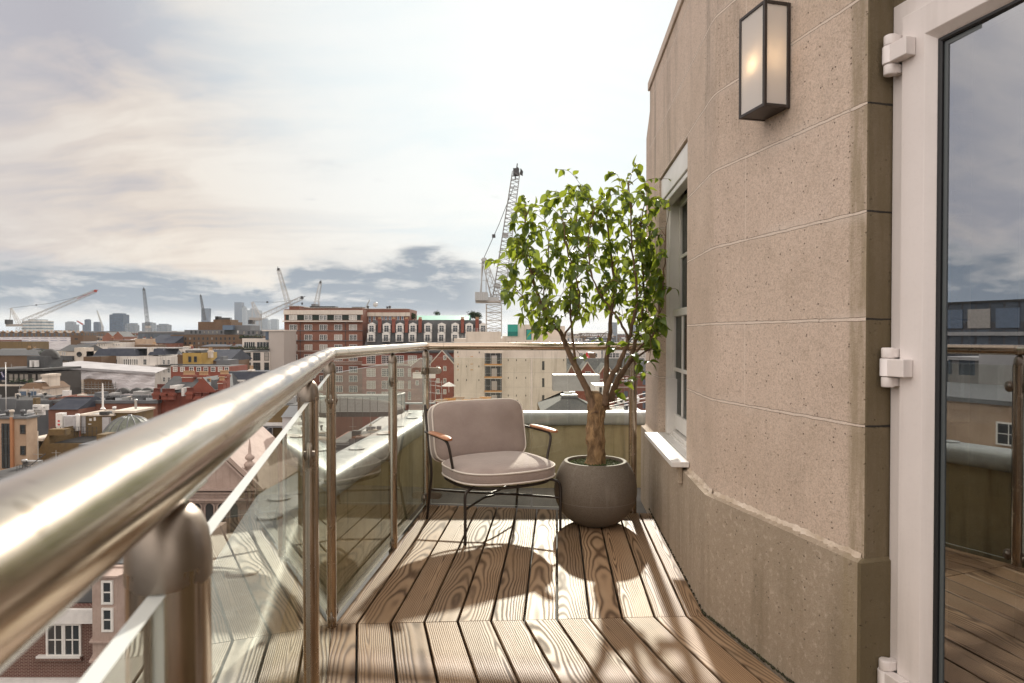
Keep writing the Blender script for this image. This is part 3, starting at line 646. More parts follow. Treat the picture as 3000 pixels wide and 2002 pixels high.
mb = MB(); mb.lathe([(0, .15), (.010, .152), (.016, .166), (.0165, .178), (.010, .192), (0, .196)], (0.0, -.062, 0), 16); mb.build('bulb', emit('lit_bulb', (1.0, 0.72, 0.42), 22.0), lamp)
mb = MB(); mb.lathe([(0, .008), (.013, .008), (.013, .150), (0, .150)], (0, -.062, 0), 14); mb.build('bulb_holder', M['dark_metal'], lamp)

# ---- timber deck
NS = 0.2291; dN = v2(-NS, 1).normalized(); FS = 0.0752; dF = v2(0.0677, 1).normalized()
P3 = v2(-0.735, 2.68); P5 = v2(-0.593, 4.58); P3b = P3
mitA = v2(-0.710, 2.700); mitB = v2(0.797, 2.780); mv = (mitB - mitA)
seams = [-0.771 + 0.1368 * k for k in range(0, 13)]
def onmit(x): f = (x - mitA.x) / mv.x; return mitA + mv * f
def far_end(p):                        # where a far board ends: the cut edge near the second railing
    e0, e1 = v2(-0.60, 4.615), v2(0.93, 4.385); d = dF; q = e1 - e0
    k = ((e0 - p).x * q.y - (e0 - p).y * q.x) / (d.x * q.y - d.y * q.x); return p + d * k
mb = MB(); duv = []; drn = []
rd = random.Random(11); g_ = 0.0042; TH = 0.026; ch = 0.0025
def board(a, b, c_, d_, dirv):         # a,b near end (left,right), c,d far end (right,left)
    r_ = rd.random(); ctr = (a + b + c_ + d_) / 4; ac = v2(dirv.y, -dirv.x)
    top = [a, b, c_, d_]; inn = []
    for i, p in enumerate(top):
        q = ctr + (p - ctr) * 1.0
        side = ac * (ch if i in (0, 3) else -ch); inn.append(q + side)
    base = len(mb.v); zt = 0.0 + (rd.random() - .5) * .0016
    mb.v += [(p.x, p.y, -TH) for p in top] + [(p.x, p.y, zt - ch) for p in top] + [(p.x, p.y, zt) for p in inn]
    fs = [(8, 9, 10, 11)] + [(i, (i + 1) % 4, 4 + (i + 1) % 4, 4 + i) for i in range(4)] + [(4 + i, 4 + (i + 1) % 4, 8 + (i + 1) % 4, 8 + i) for i in range(4)]
    for f in fs: mb.f.append(tuple(base + i for i in f)); mb.m.append(0); mb.sm.append(False); drn.append(r_); duv.append((ctr, dirv, ac))
for k in range(len(seams) - 1):
    x0, x1 = seams[k], seams[k + 1]
    a, b = onmit(x0), onmit(x1); gv = (mv.normalized()) * g_
    a2, b2 = a + gv, b - gv; m_ = v2(0, 0.0016)
    if k >= 0:                         # far section
        fa, fb = a2, b2
        if k == 0: fa = onmit(-0.722)
        if x1 > 0.80: fb = onmit(0.8085)
        if fb.x - fa.x > .01: board(fa + m_, fb + m_, far_end(fb), far_end(fa), dF)
    na, nb = a2 - m_, b2 - m_
    if k == 0: pass
    back_l = -1.6
    na2 = na - dN * ((na.y - back_l) / dN.y); nb2 = nb - dN * ((nb.y - back_l) / dN.y)
    if x1 < 0.81:
        if k == 0: na = onmit(-0.735); na2 = na - dN * ((na.y - back_l) / dN.y)
        board(na2, nb2, nb, na, dN)
nb_ = onmit(seams[-2]);
fullw = onmit(0.8085) - v2(0, .0016); la = onmit(seams[11] if seams[11] < 0.79 else seams[10]) - v2(0, .0016) + gv
fl = lambda p: p - dN * ((p.y + 1.6) / dN.y)
if fullw.x - la.x > 0.01: board(fl(la), fl(fullw), fullw, la, dN)
deck = mb.build('deck', M['deck']); me = deck.data; L = me.uv_layers.new(name='UVMap'); at_ = me.attributes.new('rnd', 'FLOAT', 'FACE')
for p in me.polygons:
    at_.data[p.index].value = drn[p.index]; ctr, dv, ac = duv[p.index]
    for li in p.loop_indices:
        q = me.vertices[me.loops[li].vertex_index].co - ctr; L.data[li].uv = (q.dot(ac), q.dot(dv) + ctr.y)
tag(deck, 'weathered brown grooved timber boards laid in two angled runs', None, None, 'structure')
# roof under the boards and in the gutter behind the railing
mb = MB(); mb.prism([(-1.2, 5.75), (-1.6, 2.6), (-.35, -2.2), (2.4, -2.2), (1.6, 5.75)], -.35, -.055)
tag(mb.build('terrace_roof', M['membrane']), 'dark roof membrane under the boards and in the gutter', None, None, 'structure')

# ---- parapet with lead coping
def off(path, d, ext0=None):           # offset a plan polyline to its left
    out = []
    for i, p in enumerate(path):
        if i == 0: t_ = (path[1] - p).normalized(); n_ = v2(-t_.y, t_.x); out.append(p + n_ * d); continue
        if i == len(path) - 1: t_ = (p - path[i - 1]).normalized(); out.append(p + v2(-t_.y, t_.x) * d); continue
        a_ = (p - path[i - 1]).normalized(); b_ = (path[i + 1] - p).normalized(); n0, n1 = v2(-a_.y, a_.x), v2(-b_.y, b_.x)
        m_ = (n0 + n1).normalized(); out.append(p + m_ * (d / m_.dot(n0)))
    return out
P_start = P3 - dN * (4.2 / dN.y)
far_dir = (P5 - P3).normalized()
def parapet_path(d, yb):
    a = off([P_start, P3, P3 + far_dir * 4], d); l0, l1 = a[1], a[2]
    k = (yb - l0.y) / (l1.y - l0.y); return [a[0], a[1], l0 + (l1 - l0) * k, v2(1.75, yb + 0.03)]
par = thing('parapet_wall', 'low stained parapet wall capped with folded grey lead outside the railing', 'wall')
i1, o1 = parapet_path(0.095, 5.35), parapet_path(0.265, 5.50)
mb = MB(); mb.prism([(p.x, p.y) for p in i1 + o1[::-1]], -29.9, 0.47); mb.build('wall', M['parapet'], par)
ii, oo = parapet_path(0.072, 5.325), parapet_path(0.288, 5.525)
def dens(path, n=14):
    out = []
    for a_, b_ in zip(path[:-1], path[1:]):
        m_ = max(2, int((b_ - a_).length / 0.16)); out += [a_ + (b_ - a_) * (j / m_) for j in range(m_)]
    return out + [path[-1]]
mb = MB(); n_seg = []
for a_, b_, c_, d_ in zip(ii[:-1], ii[1:], oo[:-1], oo[1:]): n_seg.append(max(2, int((b_ - a_).length / 0.10)))
IN, OU = [], []
for k, n in enumerate(n_seg):
    for j in range(n): IN.append(ii[k] + (ii[k + 1] - ii[k]) * (j / n)); OU.append(oo[k] + (oo[k + 1] - oo[k]) * (j / n))
IN.append(ii[-1]); OU.append(oo[-1]); rings = []
for a_, b_ in zip(IN, OU):
    jx = lambda s_: (rd.random() - .5) * s_
    o_ = (a_ - b_).normalized(); h0 = 0.452 + jx(.010)
    rings.append([Vector((*(b_ - o_ * .002).xy, .45)), Vector((*(b_ - o_ * (.004 + jx(.004))).xy, .535)), Vector((*(b_ + o_ * .014).xy, .556 + jx(.003))), Vector((*(b_ * .5 + a_ * .5).xy, .561 + jx(.004))),
                  Vector((*(a_ - o_ * .016).xy, .558 + jx(.003))), Vector((*(a_ + o_ * (jx(.004))).xy, .538 + jx(.004))), Vector((*(a_ + o_ * (.002 + jx(.005))).xy, .50)), Vector((*(a_ + o_ * (.005 + jx(.007))).xy, h0)), Vector((*(a_ - o_ * .016).xy, h0 + .004))])
vs = [p for r_ in rings for p in r_]; nn = 9
mb.add(vs, [(nn * i + j, nn * i + nn + j, nn * i + nn + j + 1, nn * i + j + 1) for i in range(len(rings) - 1) for j in range(nn - 1)], 0, True)
mb.build('coping', M['lead'], par, sub=1)
patch0 = None
pts_ = [(ii[1] * .5 + oo[1] * .5) + (ii[0] - ii[1]).normalized() * k for k in (.16, .42, .95, 1.5)] + [(ii[1] * .5 + oo[1] * .5) + (ii[2] - ii[1]).normalized() * k for k in (.45, .95, 1.5, 1.85, 2.3)]
for p in pts_:
    if patch0 is None:
        mb = MB(); mb.lathe([(.042, -.004), (.043, .002), (.040, .004), (.036, .0028), (0, .0034)], (0, 0, 0), 24); patch0 = mb.build('lead_patch', M['lead'], par, loc=(p.x, p.y, .5625))
    else: copy(patch0, par, (p.x, p.y, .5625))

# ---- balustrade
bal = thing('balustrade', 'brushed steel railing with round handrail, domed posts and clear glass panels along the deck', 'railing')
RZ, RR = 1.103, 0.0265
P5b = P5; PW = v2(0.915, 4.405)
def mitre_tube(mb, path, r, z, n=40):
    rings = []
    for i, p in enumerate(path):
        if i == 0: t_ = (path[1] - p).normalized(); l = v2(-t_.y, t_.x)
        elif i == len(path) - 1: t_ = (p - path[i - 1]).normalized(); l = v2(-t_.y, t_.x)
        else:
            a_ = (p - path[i - 1]).normalized(); b_ = (path[i + 1] - p).normalized(); n0 = v2(-a_.y, a_.x); m_ = (n0 + v2(-b_.y, b_.x)).normalized(); l = m_ / m_.dot(n0)
        rings.append([p + l * (math.cos(2 * math.pi * j / n) * r) + Z3 * (z + math.sin(2 * math.pi * j / n) * r) for j in range(n)])
    for a_, b_ in zip(rings[:-1], rings[1:]):
        mb.add(a_ + b_, [(j, (j + 1) % n, n + (j + 1) % n, n + j) for j in range(n)], 0, True)
mb = MB(); mitre_tube(mb, [P3 - dN * (3.6 / dN.y), P3, P5, PW], RR, RZ)
hr = mb.build('handrail', M['rail'], bal)
dseam = flat('dark_seam', (.06, .05, .04), .5)
def ring_at(p, d):
    mb = MB()
    l = v2(-d.y, d.x); n = 40; a_ = []
    for s_ in (-.0009, .0009): a_.append([p + d * s_ + l * (math.cos(2 * math.pi * j / n) * (RR + .0003)) + Z3 * (RZ + math.sin(2 * math.pi * j / n) * (RR + .0003)) for j in range(n)])
    mb.add(a_[0] + a_[1], [(j, (j + 1) % n, n + (j + 1) % n, n + j) for j in range(n)], 0, True); mb.build('joint_seam', dseam, hr)
d3 = (PW - P5).normalized()
ring_at(P3 + far_dir * .012, far_dir); ring_at(P3 + far_dir * .17, far_dir); ring_at(P3 - dN * .10, dN); ring_at(P5 + d3 * .13, d3); ring_at(P5 - far_dir * .10, far_dir)

def oval(al, ac, n=28, notch=.006, nd=.008):       # post section: oval with a slot at each end where the glass enters
    pts = []
    for i in range(n):
        an = 2 * math.pi * (i + .5) / n; c_, s_ = math.cos(an), math.sin(an)
        pts.append((abs(c_) ** .8 * al * (1 if c_ > 0 else -1), abs(s_) ** .8 * ac * (1 if s_ > 0 else -1)))
    out = []
    for (x0, y0), (x1, y1) in zip(pts, pts[1:] + pts[:1]):
        out.append((x0, y0))
        if y0 * y1 < 0:                            # crosses the long axis: cut the slot
            sg = 1 if x0 > 0 else -1; e = 1 if y0 > 0 else -1
            out += [(x0 * .999, e * notch * .6), (x0 - sg * nd, e * notch * .6), (x0 - sg * nd, -e * notch * .6), (x0 * .999, -e * notch * .6)]
    return out
AL, AC = .0265, .0235
def make_post(p, d, z0=-.03, name='post'):
    ang = math.atan2(d.y, d.x)
    mb = MB(); mb.prism(oval(AL, AC), z0, 1.036, smooth=False); po_ = mb.build(name, M['steel'], bal, loc=(p.x, p.y, 0)); po_.rotation_euler = (0, 0, ang)
    for q in po_.data.polygons: q.use_smooth = len(q.vertices) == 4
    em = po_.modifiers.new('edges', 'EDGE_SPLIT'); em.split_angle = R(40)
    mb = MB(); mb.lathe([(1.05, 1.0255), (1.07, 1.028), (1.06, 1.042), (.98, 1.055), (.80, 1.0655), (.52, 1.0725), (.25, 1.0755), (0, 1.076)], (0, 0, 0), 36, sx=AL, sy=AC)
    mb.bar((0, 0, 1.074), (0, 0, 1.082), .006, n=10); mb.build('post_cap', M['cap'], po_)
    mb = MB(); rs = []
    for k in range(9):                             # saddle plate curved under the rail
        an = R(-90 + (k - 4) * 9); rs.append((math.cos(an) * (RR + .0016), math.sin(an) * (RR + .0016) + RZ))
    n = len(rs); L_ = .032
    vs = [(s_, y, z) for s_ in (-L_, L_) for y, z in rs] + [(s_, y * .93, z + .0015) for s_ in (-L_, L_) for y, z in rs]
    mb.add(vs, [(j, j + 1, n + j + 1, n + j) for j in range(n - 1)] + [(j + 2 * n, 3 * n + j, 3 * n + j + 1, 2 * n + j + 1) for j in range(n - 1)] + [(0, 2 * n, 2 * n + n - 1, n - 1), (n, 2 * n - 1, 4 * n - 1, 3 * n), (0, n, 3 * n, 2 * n), (n - 1, 3 * n - 1, 4 * n - 1, 2 * n - 1)], 0)
    mb.build('saddle_plate', M['steel'], po_)
    return po_
def clamp(po_, side, z, kind='disc', rot=0.0):
    mb = MB(); Mx = Matrix.Rotation(rot, 4, 'Z') @ Matrix.Translation((side * (AL + .017), 0, z)) @ Matrix.Rotation(R(90), 4, 'X')
    if kind == 'disc':
        for s_ in (-1, 1):
            y0 = s_ * .0055
            mb.lathe([(0, y0), (.021, y0), (.0215, y0 + s_ * .003), (.018, y0 + s_ * .0055), (.007, y0 + s_ * .0055), (.007, y0 + s_ * .011), (.004, y0 + s_ * .012), (0, y0 + s_ * .012)], (0, 0, 0), 22, M=Mx, sx=1.0, sy=1.35)
        mb.box(side * (AL - .004), side * (AL + .010), -.0055, .0055, z - .012, z + .012, 0, Matrix.Rotation(rot, 4, 'Z'))
    else:
        Mz = Matrix.Rotation(rot, 4, 'Z')
        pts = [(0.0, -.022), (.062, -.022)] + [(.062 + math.sin(R(a)) * .022, -math.cos(R(a)) * .022) for a in range(15, 180, 15)] + [(.062, .022), (0.0, .022)]
        for s_ in (-1, 1):
            y0, y1 = s_ * .0055, s_ * .0125; n = len(pts)
            vs = [Mz @ Vector((side * (AL - .002 + x), y, z + zz)) for y in (y0, y1) for x, zz in pts]
            mb.add(vs, [tuple(range(n)), tuple(range(2 * n - 1, n - 1, -1))] + [(i, (i + 1) % n, n + (i + 1) % n, n + i) for i in range(n)], 0)
            mb.lathe([(0.008, s_ * .0125), (.008, s_ * .0145), (.004, s_ * .015), (0, s_ * .0135)], (0, 0, 0), 14, M=Mz @ Matrix.Translation((side * (AL + .058), 0, z)) @ Matrix.Rotation(R(90), 4, 'X'))
    mb.build('glass_clamp', M['cap'], po_, bevel=0)
P1 = P3 - dN * (2.26 / dN.y); P2 = P3 - dN * (1.12 / dN.y); Pm = P3 - dN * (3.40 / dN.y); P4 = P3 + far_dir * (1.0 / far_dir.y * 1.0); P6 = P5 + d3 * 1.405
posts = [(Pm, dN), (P1, dN), (P2, dN), (P3, (dN + far_dir).normalized()), (P4, far_dir), (P5, far_dir), (P6, d3)]
made = [make_post(p, d) for p, d in posts]
made[1]['label'] = 'nearest thick post right under the blurred handrail'
for k in (0, 1, 2):
    for z in (.905, .03): clamp(made[k], -1, z); clamp(made[k], 1, z)
for z in (.915, .045): clamp(made[3], -1, z, rot=R(6)); clamp(made[3], 1, z, rot=R(-8))
for z in (.925, .035): clamp(made[4], -1, z); clamp(made[4], 1, z)
r3 = math.atan2(d3.y, d3.x) - math.atan2(far_dir.y, far_dir.x)
for z in (.935, .075): clamp(made[5], -1, z, 'tab'); clamp(made[5], 1, z, 'tab', r3)
for z in (.935, .075): clamp(made[6], -1, z, 'tab')
def panel(p, q, z0=.02, z1=1.025, ga=.030, gb=.030):
    d = (q - p).normalized(); L_ = (q - p).length; mb = MB(); mb.box(ga, L_ - gb, -.005, .005, z0, z1)
    mb.m[:] = [1, 1, 0, 1, 0, 1]
    o = mb.build('glass_panel', [M['glass'], M['glass_edge']], bal, loc=(p.x, p.y, 0)); o.rotation_euler = (0, 0, math.atan2(d.y, d.x))
panel(Pm, P1, ga=.036, gb=.024); panel(P1, P2, ga=.03, gb=.03); panel(P2, P3); panel(P3, P4); panel(P4, P5)
mid3 = P5 + d3 * .73
panel(P5, mid3, gb=.006, ga=.034); panel(mid3, P6, ga=.006, gb=.055)
mb = MB(); mb.lathe([(0, 0), (.042, 0), (.042, .006), (.030, .010), (0, .010)], (0, 0, 0), 24, M=Matrix.Translation(Vector((PW.x, PW.y, RZ)) - d3 * .012) @ Matrix.Rotation(math.atan2(d3.y, d3.x), 4, 'Z') @ Matrix.Rotation(R(90), 4, 'Y'))
mb.build('wall_flange', M['steel'], bal)

# ---- armchair
CH = thing('armchair', 'low armchair with mauve cushions, white piping, black tube frame and wooden arms on the deck', 'chair', (-0.12, 4.128, 0), R(27))
def superell(a, b, n, e, cx=0, cy=0):
    out = []
    for i in range(n):
        an = 2 * math.pi * i / n; c_, s_ = math.cos(an), math.sin(an)
        out.append((cx + a * abs(c_) ** (2 / e) * (1 if c_ >= 0 else -1), cy + b * abs(s_) ** (2 / e) * (1 if s_ >= 0 else -1)))
    return out
def cushion(name, a, b, e, layers, M4, front=0.0, n=56):
    mb = MB(); vs = []
    for sc, h in layers:
        for x, y in superell(a, b, n, e):
            f = 1.0 if front == 0 else 1.0
            yy = y * sc - (front * (1 - (x / a) ** 2) * sc if y < 0 else 0)
            vs.append(M4 @ Vector((x * sc, yy, h)))
    fs = []
    for i in range(len(layers) - 1): fs += [(i * n + j, i * n + (j + 1) % n, (i + 1) * n + (j + 1) % n, (i + 1) * n + j) for j in range(n)]
    fs = [tuple(range(n - 1, -1, -1))] + fs + [tuple((len(layers) - 1) * n + j for j in range(n))]
    mb.add(vs, fs, 0, True); o = mb.build(name, M['fabric'], CH, sub=1)
    mb = MB()
    for sc, h in (layers[4], layers[7]):
        pts = []
        for x, y in superell(a * sc + .001, b * sc + .001, 120, e): pts.append(M4 @ Vector((x, y - (front * (1 - min(1, abs(x / a)) ** 2) if y < 0 else 0), h)))
        mb.tube(pts, .0052, 8, closed=True)
    mb.build('piping', M['piping'], o); return o
SEAT = [(.30, .002), (.80, -.002), (.93, .002), (.975, .009), (.992, .016), (1.004, .030), (1.004, .060), (.992, .074), (.972, .083), (.90, .098), (.72, .114), (.40, .124), (.15, .126)]
cushion('seat_cushion', .322, .262, 3.4, SEAT, Matrix.Translation((0, -.075, .320)), front=.045)
BK = [(.30, .052), (.80, .050), (.93, .046), (.975, .043), (.992, .038), (1.004, .022), (1.004, -.022), (.992, -.038), (.970, -.046), (.88, -.058), (.68, -.070), (.38, -.078), (.15, -.080)]
Mb = Matrix.Translation((0, .225, .562)) @ Matrix.Rotation(R(-13), 4, 'X') @ Matrix(((1, 0, 0, 0), (0, 0, 1, 0), (0, -1, 0, 0), (0, 0, 0, 1))) @ Matrix.Scale(-1, 4, (0, 1, 0))
cushion('back_cushion', .322, .190, 6.5, BK, Mb)
TB = .0085
for s_ in (-1, 1):
    mb = MB(); mb.tube(catmull([(s_ * .311, -.297, 0), (s_ * .311, -.296, .16), (s_ * .311, -.293, .262), (s_ * .300, -.288, .293), (s_ * .270, -.272, .306), (s_ * .235, -.245, .309)], 6), TB); mb.build('front_leg', M['dark_metal'], CH)
    mb = MB(); mb.tube(catmull([(s_ * .322, .305, 0), (s_ * .318, .268, .16), (s_ * .316, .238, .31), (s_ * .322, .255, .45), (s_ * .330, .288, .62), (s_ * .330, .312, .735)], 6), TB); mb.build('rear_leg', M['dark_metal'], CH)
    mb = MB(); mb.tube(catmull([(s_ * .300, -.125, .311), (s_ * .322, -.125, .43), (s_ * .340, -.128, .520), (s_ * .348, -.105, .556), (s_ * .350, -.04, .565), (s_ * .350, .10, .566), (s_ * .342, .275, .566)], 6), TB * .95); mb.build('arm_support', M['dark_metal'], CH)
    mb = MB(); prof = []
    for k in range(17):
        f = k / 16; b_ = -.178 + .335 * f; hw = .033 * (min(1, math.sin(math.pi * (.10 + .80 * f)) * 1.5)) ** .8 * (1 - .15 * f); prof.append((b_, max(.010, hw), .578 + .004 * math.sin(math.pi * f)))
    vs = []
    for b_, hw, z in prof:
        for x, dz in ((-1, 0), (-.8, -.008), (0, -.010), (.8, -.008), (1, 0), (.8, .009), (0, .0115), (-.8, .009)): vs.append((s_ * .354 + x * hw, b_, z + dz))
    fs = [(8 * i + j, 8 * i + (j + 1) % 8, 8 * i + 8 + (j + 1) % 8, 8 * i + 8 + j) for i in range(16) for j in range(8)] + [tuple(range(7, -1, -1)), tuple(128 + j for j in range(8))]
    mb.add(vs, fs, 0, True); mb.build('armrest', M['arm'], CH, sub=1)
mb = MB(); mb.tube([Vector((x, y, .309)) for x, y in [(p[0], p[1] - (.04 * (1 - (p[0] / .3) ** 2) if p[1] < 0 else 0)) for p in superell(.300, .250, 60, 3.2, 0, -.062)]], TB, closed=True)
for z, b_ in ((.70, .305), (.44, .256)): mb.tube([(-.326, b_, z), (0, b_ + .015, z), (.326, b_, z)], TB * .9)
mb.box(-.26, .26, -.22, .15, .3165, .3195); mb.build('seat_frame', M['dark_metal'], CH)
mb = MB()
mb.tube(catmull([(-.311, -.295, .198), (-.10, -.075, .192), (0, -.02, .19), (.0, .03, .19), (.10, .09, .192), (.319, .268, .198)], 5), TB * .85); mb.tube(catmull([(.311, -.295, .198), (.10, -.065, .1925), (.004, -.01, .192), (-.004, .03, .192), (-.10, .09, .1925), (-.319, .268, .198)], 5), TB * .85)
mb.build('stretcher', M['dark_metal'], CH)

# ---- planter
PC = v2(0.521, 4.15)
pot = thing('planter', 'round ribbed dark grey planter with a bare rim beside the armchair', 'planter', (PC.x, PC.y, 0))
def pr(z): return .257 * math.sqrt(max(0, 1 - ((z - .215) / (.235 if z < .215 else .279)) ** 2))
prof = [(0, .0005), (pr(0) - .006, .0005), (pr(0), .004)] + [(pr(.394 * k / 26), .394 * k / 26) for k in range(1, 26)] + [(.1965, .391), (.1955, .3945), (.1925, .396), (.176, .396), (.1725, .394), (.1715, .388), (.170, .33)]
mb = MB(); mb.lathe(prof, (0, 0, 0), 64); mb.build('pot_body', M['pot'], pot)
mb = MB(); rs = random.Random(3); mb.lathe([(.171, .372), (.10, .377), (0, .379)], (0, 0, 0), 40)
for k in range(900):
    r_ = .168 * math.sqrt(rs.random()); an = rs.random() * 6.283; s_ = .003 + rs.random() * .004
    mb.lathe([(0, -s_ * .5), (s_, 0), (0, s_ * .7)], (math.cos(an) * r_, math.sin(an) * r_, .377 + rs.random() * .004), 4, M=Matrix.Rotation(rs.random() * 2, 3, 'X').to_4x4())
mb.build('moss_top', M['moss'], pot)

# ---- ficus tree in the planter
tree = thing('ficus_tree', 'leafy artificial ficus with a thick knotty trunk growing in the grey planter', 'tree', (0, 0, 0))
TX, TY = 1.2766, 1.2766
rt = random.Random(7)
trk = []
for k in range(40):
    f = k / 39; z = .36 + f * .47; c_ = P(1741 + 6 * math.sin(f * 3.0), 1000, 4.15); r_ = .058 * (1 - .10 * f) * (1 + .05 * math.sin(f * 17 + 1) + .03 * math.sin(f * 41)); trk.append((c_.x + .006 * math.sin(f * 9), 4.15 + .006 * math.cos(f * 7), z, r_))
mb = MB(); n = 40; vs = []
for k, (x, y, z, r_) in enumerate(trk):
    for j in range(n):
        an = 2 * math.pi * j / n; rr = r_ * (1 if k < 36 else (.97, .90, .74, .45)[k - 36]) * (1 + .07 * math.sin(an * 3 + z * 21) + .05 * math.sin(an * 7 - z * 40) + .05 * (rt.random() - .5)) * (1.12 - .0 if k < 2 else 1)
        vs.append((x + math.cos(an) * rr, y + math.sin(an) * rr, z + (rt.random() - .5) * .006))
mb.add(vs, [(k * n + j, k * n + (j + 1) % n, (k + 1) * n + (j + 1) % n, (k + 1) * n + j) for k in range(39) for j in range(n)] + [tuple(39 * n + j for j in range(n))], 0, True)
mb.build('trunk', M['trunk'], tree)
def Q(x, y, Y): return P(x * 1.2766, y * 1.2766, Y)       # the same survey at the smaller scale
limbs = [  # (points (x, y, distance), radius at the base, at the tip)
    ([(1366, 950, 4.12), (1352, 905, 4.13), (1325, 850, 4.16), (1301, 800, 4.20), (1288, 765, 4.22), (1262, 740, 4.20), (1243, 700, 4.16), (1222, 640, 4.10), (1208, 585, 4.05), (1204, 520, 4.02), (1213, 484, 4.0)], .031, .004),
    ([(1340, 880, 4.17), (1322, 845, 4.2), (1313, 760, 4.26), (1308, 690, 4.30), (1312, 620, 4.33), (1322, 540, 4.34), (1325, 450, 4.34)], .014, .003),
    ([(1301, 800, 4.20), (1296, 770, 4.16), (1318, 735, 4.10), (1330, 690, 4.05), (1322, 640, 4.0), (1300, 570, 3.96), (1290, 500, 3.95)], .010, .003),
    ([(1390, 940, 4.15), (1391, 870, 4.15), (1397, 790, 4.17), (1403, 720, 4.18), (1410, 650, 4.20), (1400, 570, 4.22), (1392, 500, 4.22), (1400, 440, 4.2)], .026, .003),
    ([(1388, 930, 4.12), (1398, 875, 4.08), (1424, 830, 4.04), (1443, 780, 4.02), (1456, 720, 4.0), (1462, 660, 3.98), (1452, 590, 3.97), (1448, 500, 3.98), (1442, 415, 4.0)], .026, .003),
    ([(1400, 920, 4.18), (1420, 868, 4.2), (1446, 830, 4.23), (1462, 770, 4.26), (1478, 700, 4.28), (1476, 620, 4.28), (1470, 540, 4.26), (1480, 460, 4.24)], .028, .003),
    ([(1446, 830, 4.23), (1470, 795, 4.18), (1498, 770, 4.1), (1512, 720, 4.02), (1520, 660, 3.94), (1526, 590, 3.88), (1528, 520, 3.86)], .011, .003),
    ([(1446, 832, 4.23), (1480, 808, 4.28), (1516, 786, 4.33), (1520, 740, 4.36), (1510, 680, 4.38), (1500, 600, 4.36)], .009, .003),
    ([(1443, 780, 4.02), (1424, 740, 3.96), (1388, 690, 3.90), (1360, 640, 3.86), (1350, 560, 3.86), (1362, 480, 3.9)], .010, .003),
    ([(1243, 700, 4.16), (1215, 690, 4.25), (1190, 670, 4.3), (1180, 640, 4.32), (1172, 600, 4.32)], .006, .002),
    ([(1262, 740, 4.20), (1248, 690, 4.3), (1252, 630, 4.38), (1260, 560, 4.42), (1250, 500, 4.42)], .008, .002),
]
mb = MB(); spine = []
for pts, r0, r1 in limbs:
    q = catmull([Q(*p) for p in pts], 5); m_ = len(q)
    q = [p + Vector((rt.gauss(0, .0025), rt.gauss(0, .0025), 0)) for p in q]
    mb.tube(q, [r0 + (r1 - r0) * (k / (m_ - 1)) ** .5 for k in range(m_)], 9)
    for k in range(int(m_ * .34), m_): spine.append((q[k], r0 + (r1 - r0) * k / m_))
# twigs and the leaves along them
crown = [(1168, 690, .9), (1153, 640, 1), (1165, 560, 1), (1178, 490, 1), (1205, 462, 1), (1240, 468, 1), (1285, 440, 1), (1322, 424, 1), (1372, 450, 1), (1405, 430, 1), (1440, 400, 1), (1462, 420, 1), (1500, 425, 1), (1530, 470, 1), (1552, 560, 1), (1560, 650, 1), (1562, 730, 1), (1545, 800, 1), (1490, 790, 1), (1430, 745, 1), (1390, 715, 1), (1340, 735, 1), (1300, 748, 1), (1240, 775, 1), (1195, 725, 1)]
def inside(x, y):
    c_ = False; n = len(crown)
    for i in range(n):
        x0, y0, _ = crown[i]; x1, y1, _ = crown[(i + 1) % n]
        if (y0 > y) != (y1 > y) and x < (x1 - x0) * (y - y0) / (y1 - y0) + x0: c_ = not c_
    return c_
lv, lf, luv, lrn = [], [], [], []
def leaf(p, d, size, rn):
    d = d.normalized(); up = Vector((rt.gauss(0, .5), rt.gauss(0, .5), 1)); s_ = d.cross(up).normalized(); n_ = s_.cross(d).normalized()
    b = len(lv); W_ = size * .31; fold = .25 + rt.random() * .35; curl = .15 + rt.random() * .35
    st = [(0, 0), (.12, .55), (.32, .98), (.55, .90), (.75, .56), (.90, .22), (1.0, 0.0)]
    for f, w in st:
        c_ = p + d * (size * f) - n_ * (size * curl * f * f)
        for sg in (-1, 0, 1): lv.append(c_ + s_ * (sg * w * W_) + n_ * (abs(sg) * w * W_ * fold)); luv.append((sg * w * .5, f))
    for i in range(len(st) - 1):
        for j in (0, 1): lf.append((b + 3 * i + j, b + 3 * i + j + 1, b + 3 * i + 4 + j, b + 3 * i + 3 + j)); lrn.append(rn)
def wall_limit(p): return K0.x + uB.x / uB.y * (p.y - K0.y) - 0.035
def px_of(p):
    cp2, sp2 = math.cos(PITCH), math.sin(PITCH); dz_ = p.z - EYE; f = p.y * cp2 - dz_ * sp2; u = p.y * sp2 + dz_ * cp2
    return (1500 + F * p.x / f) / 1.2766, (OPT_Y - F * u / f) / 1.2766
cells = [(x, y) for x in range(1150, 1568, 20) for y in range(394, 800, 19)]; rt.shuffle(cells); tw = 0
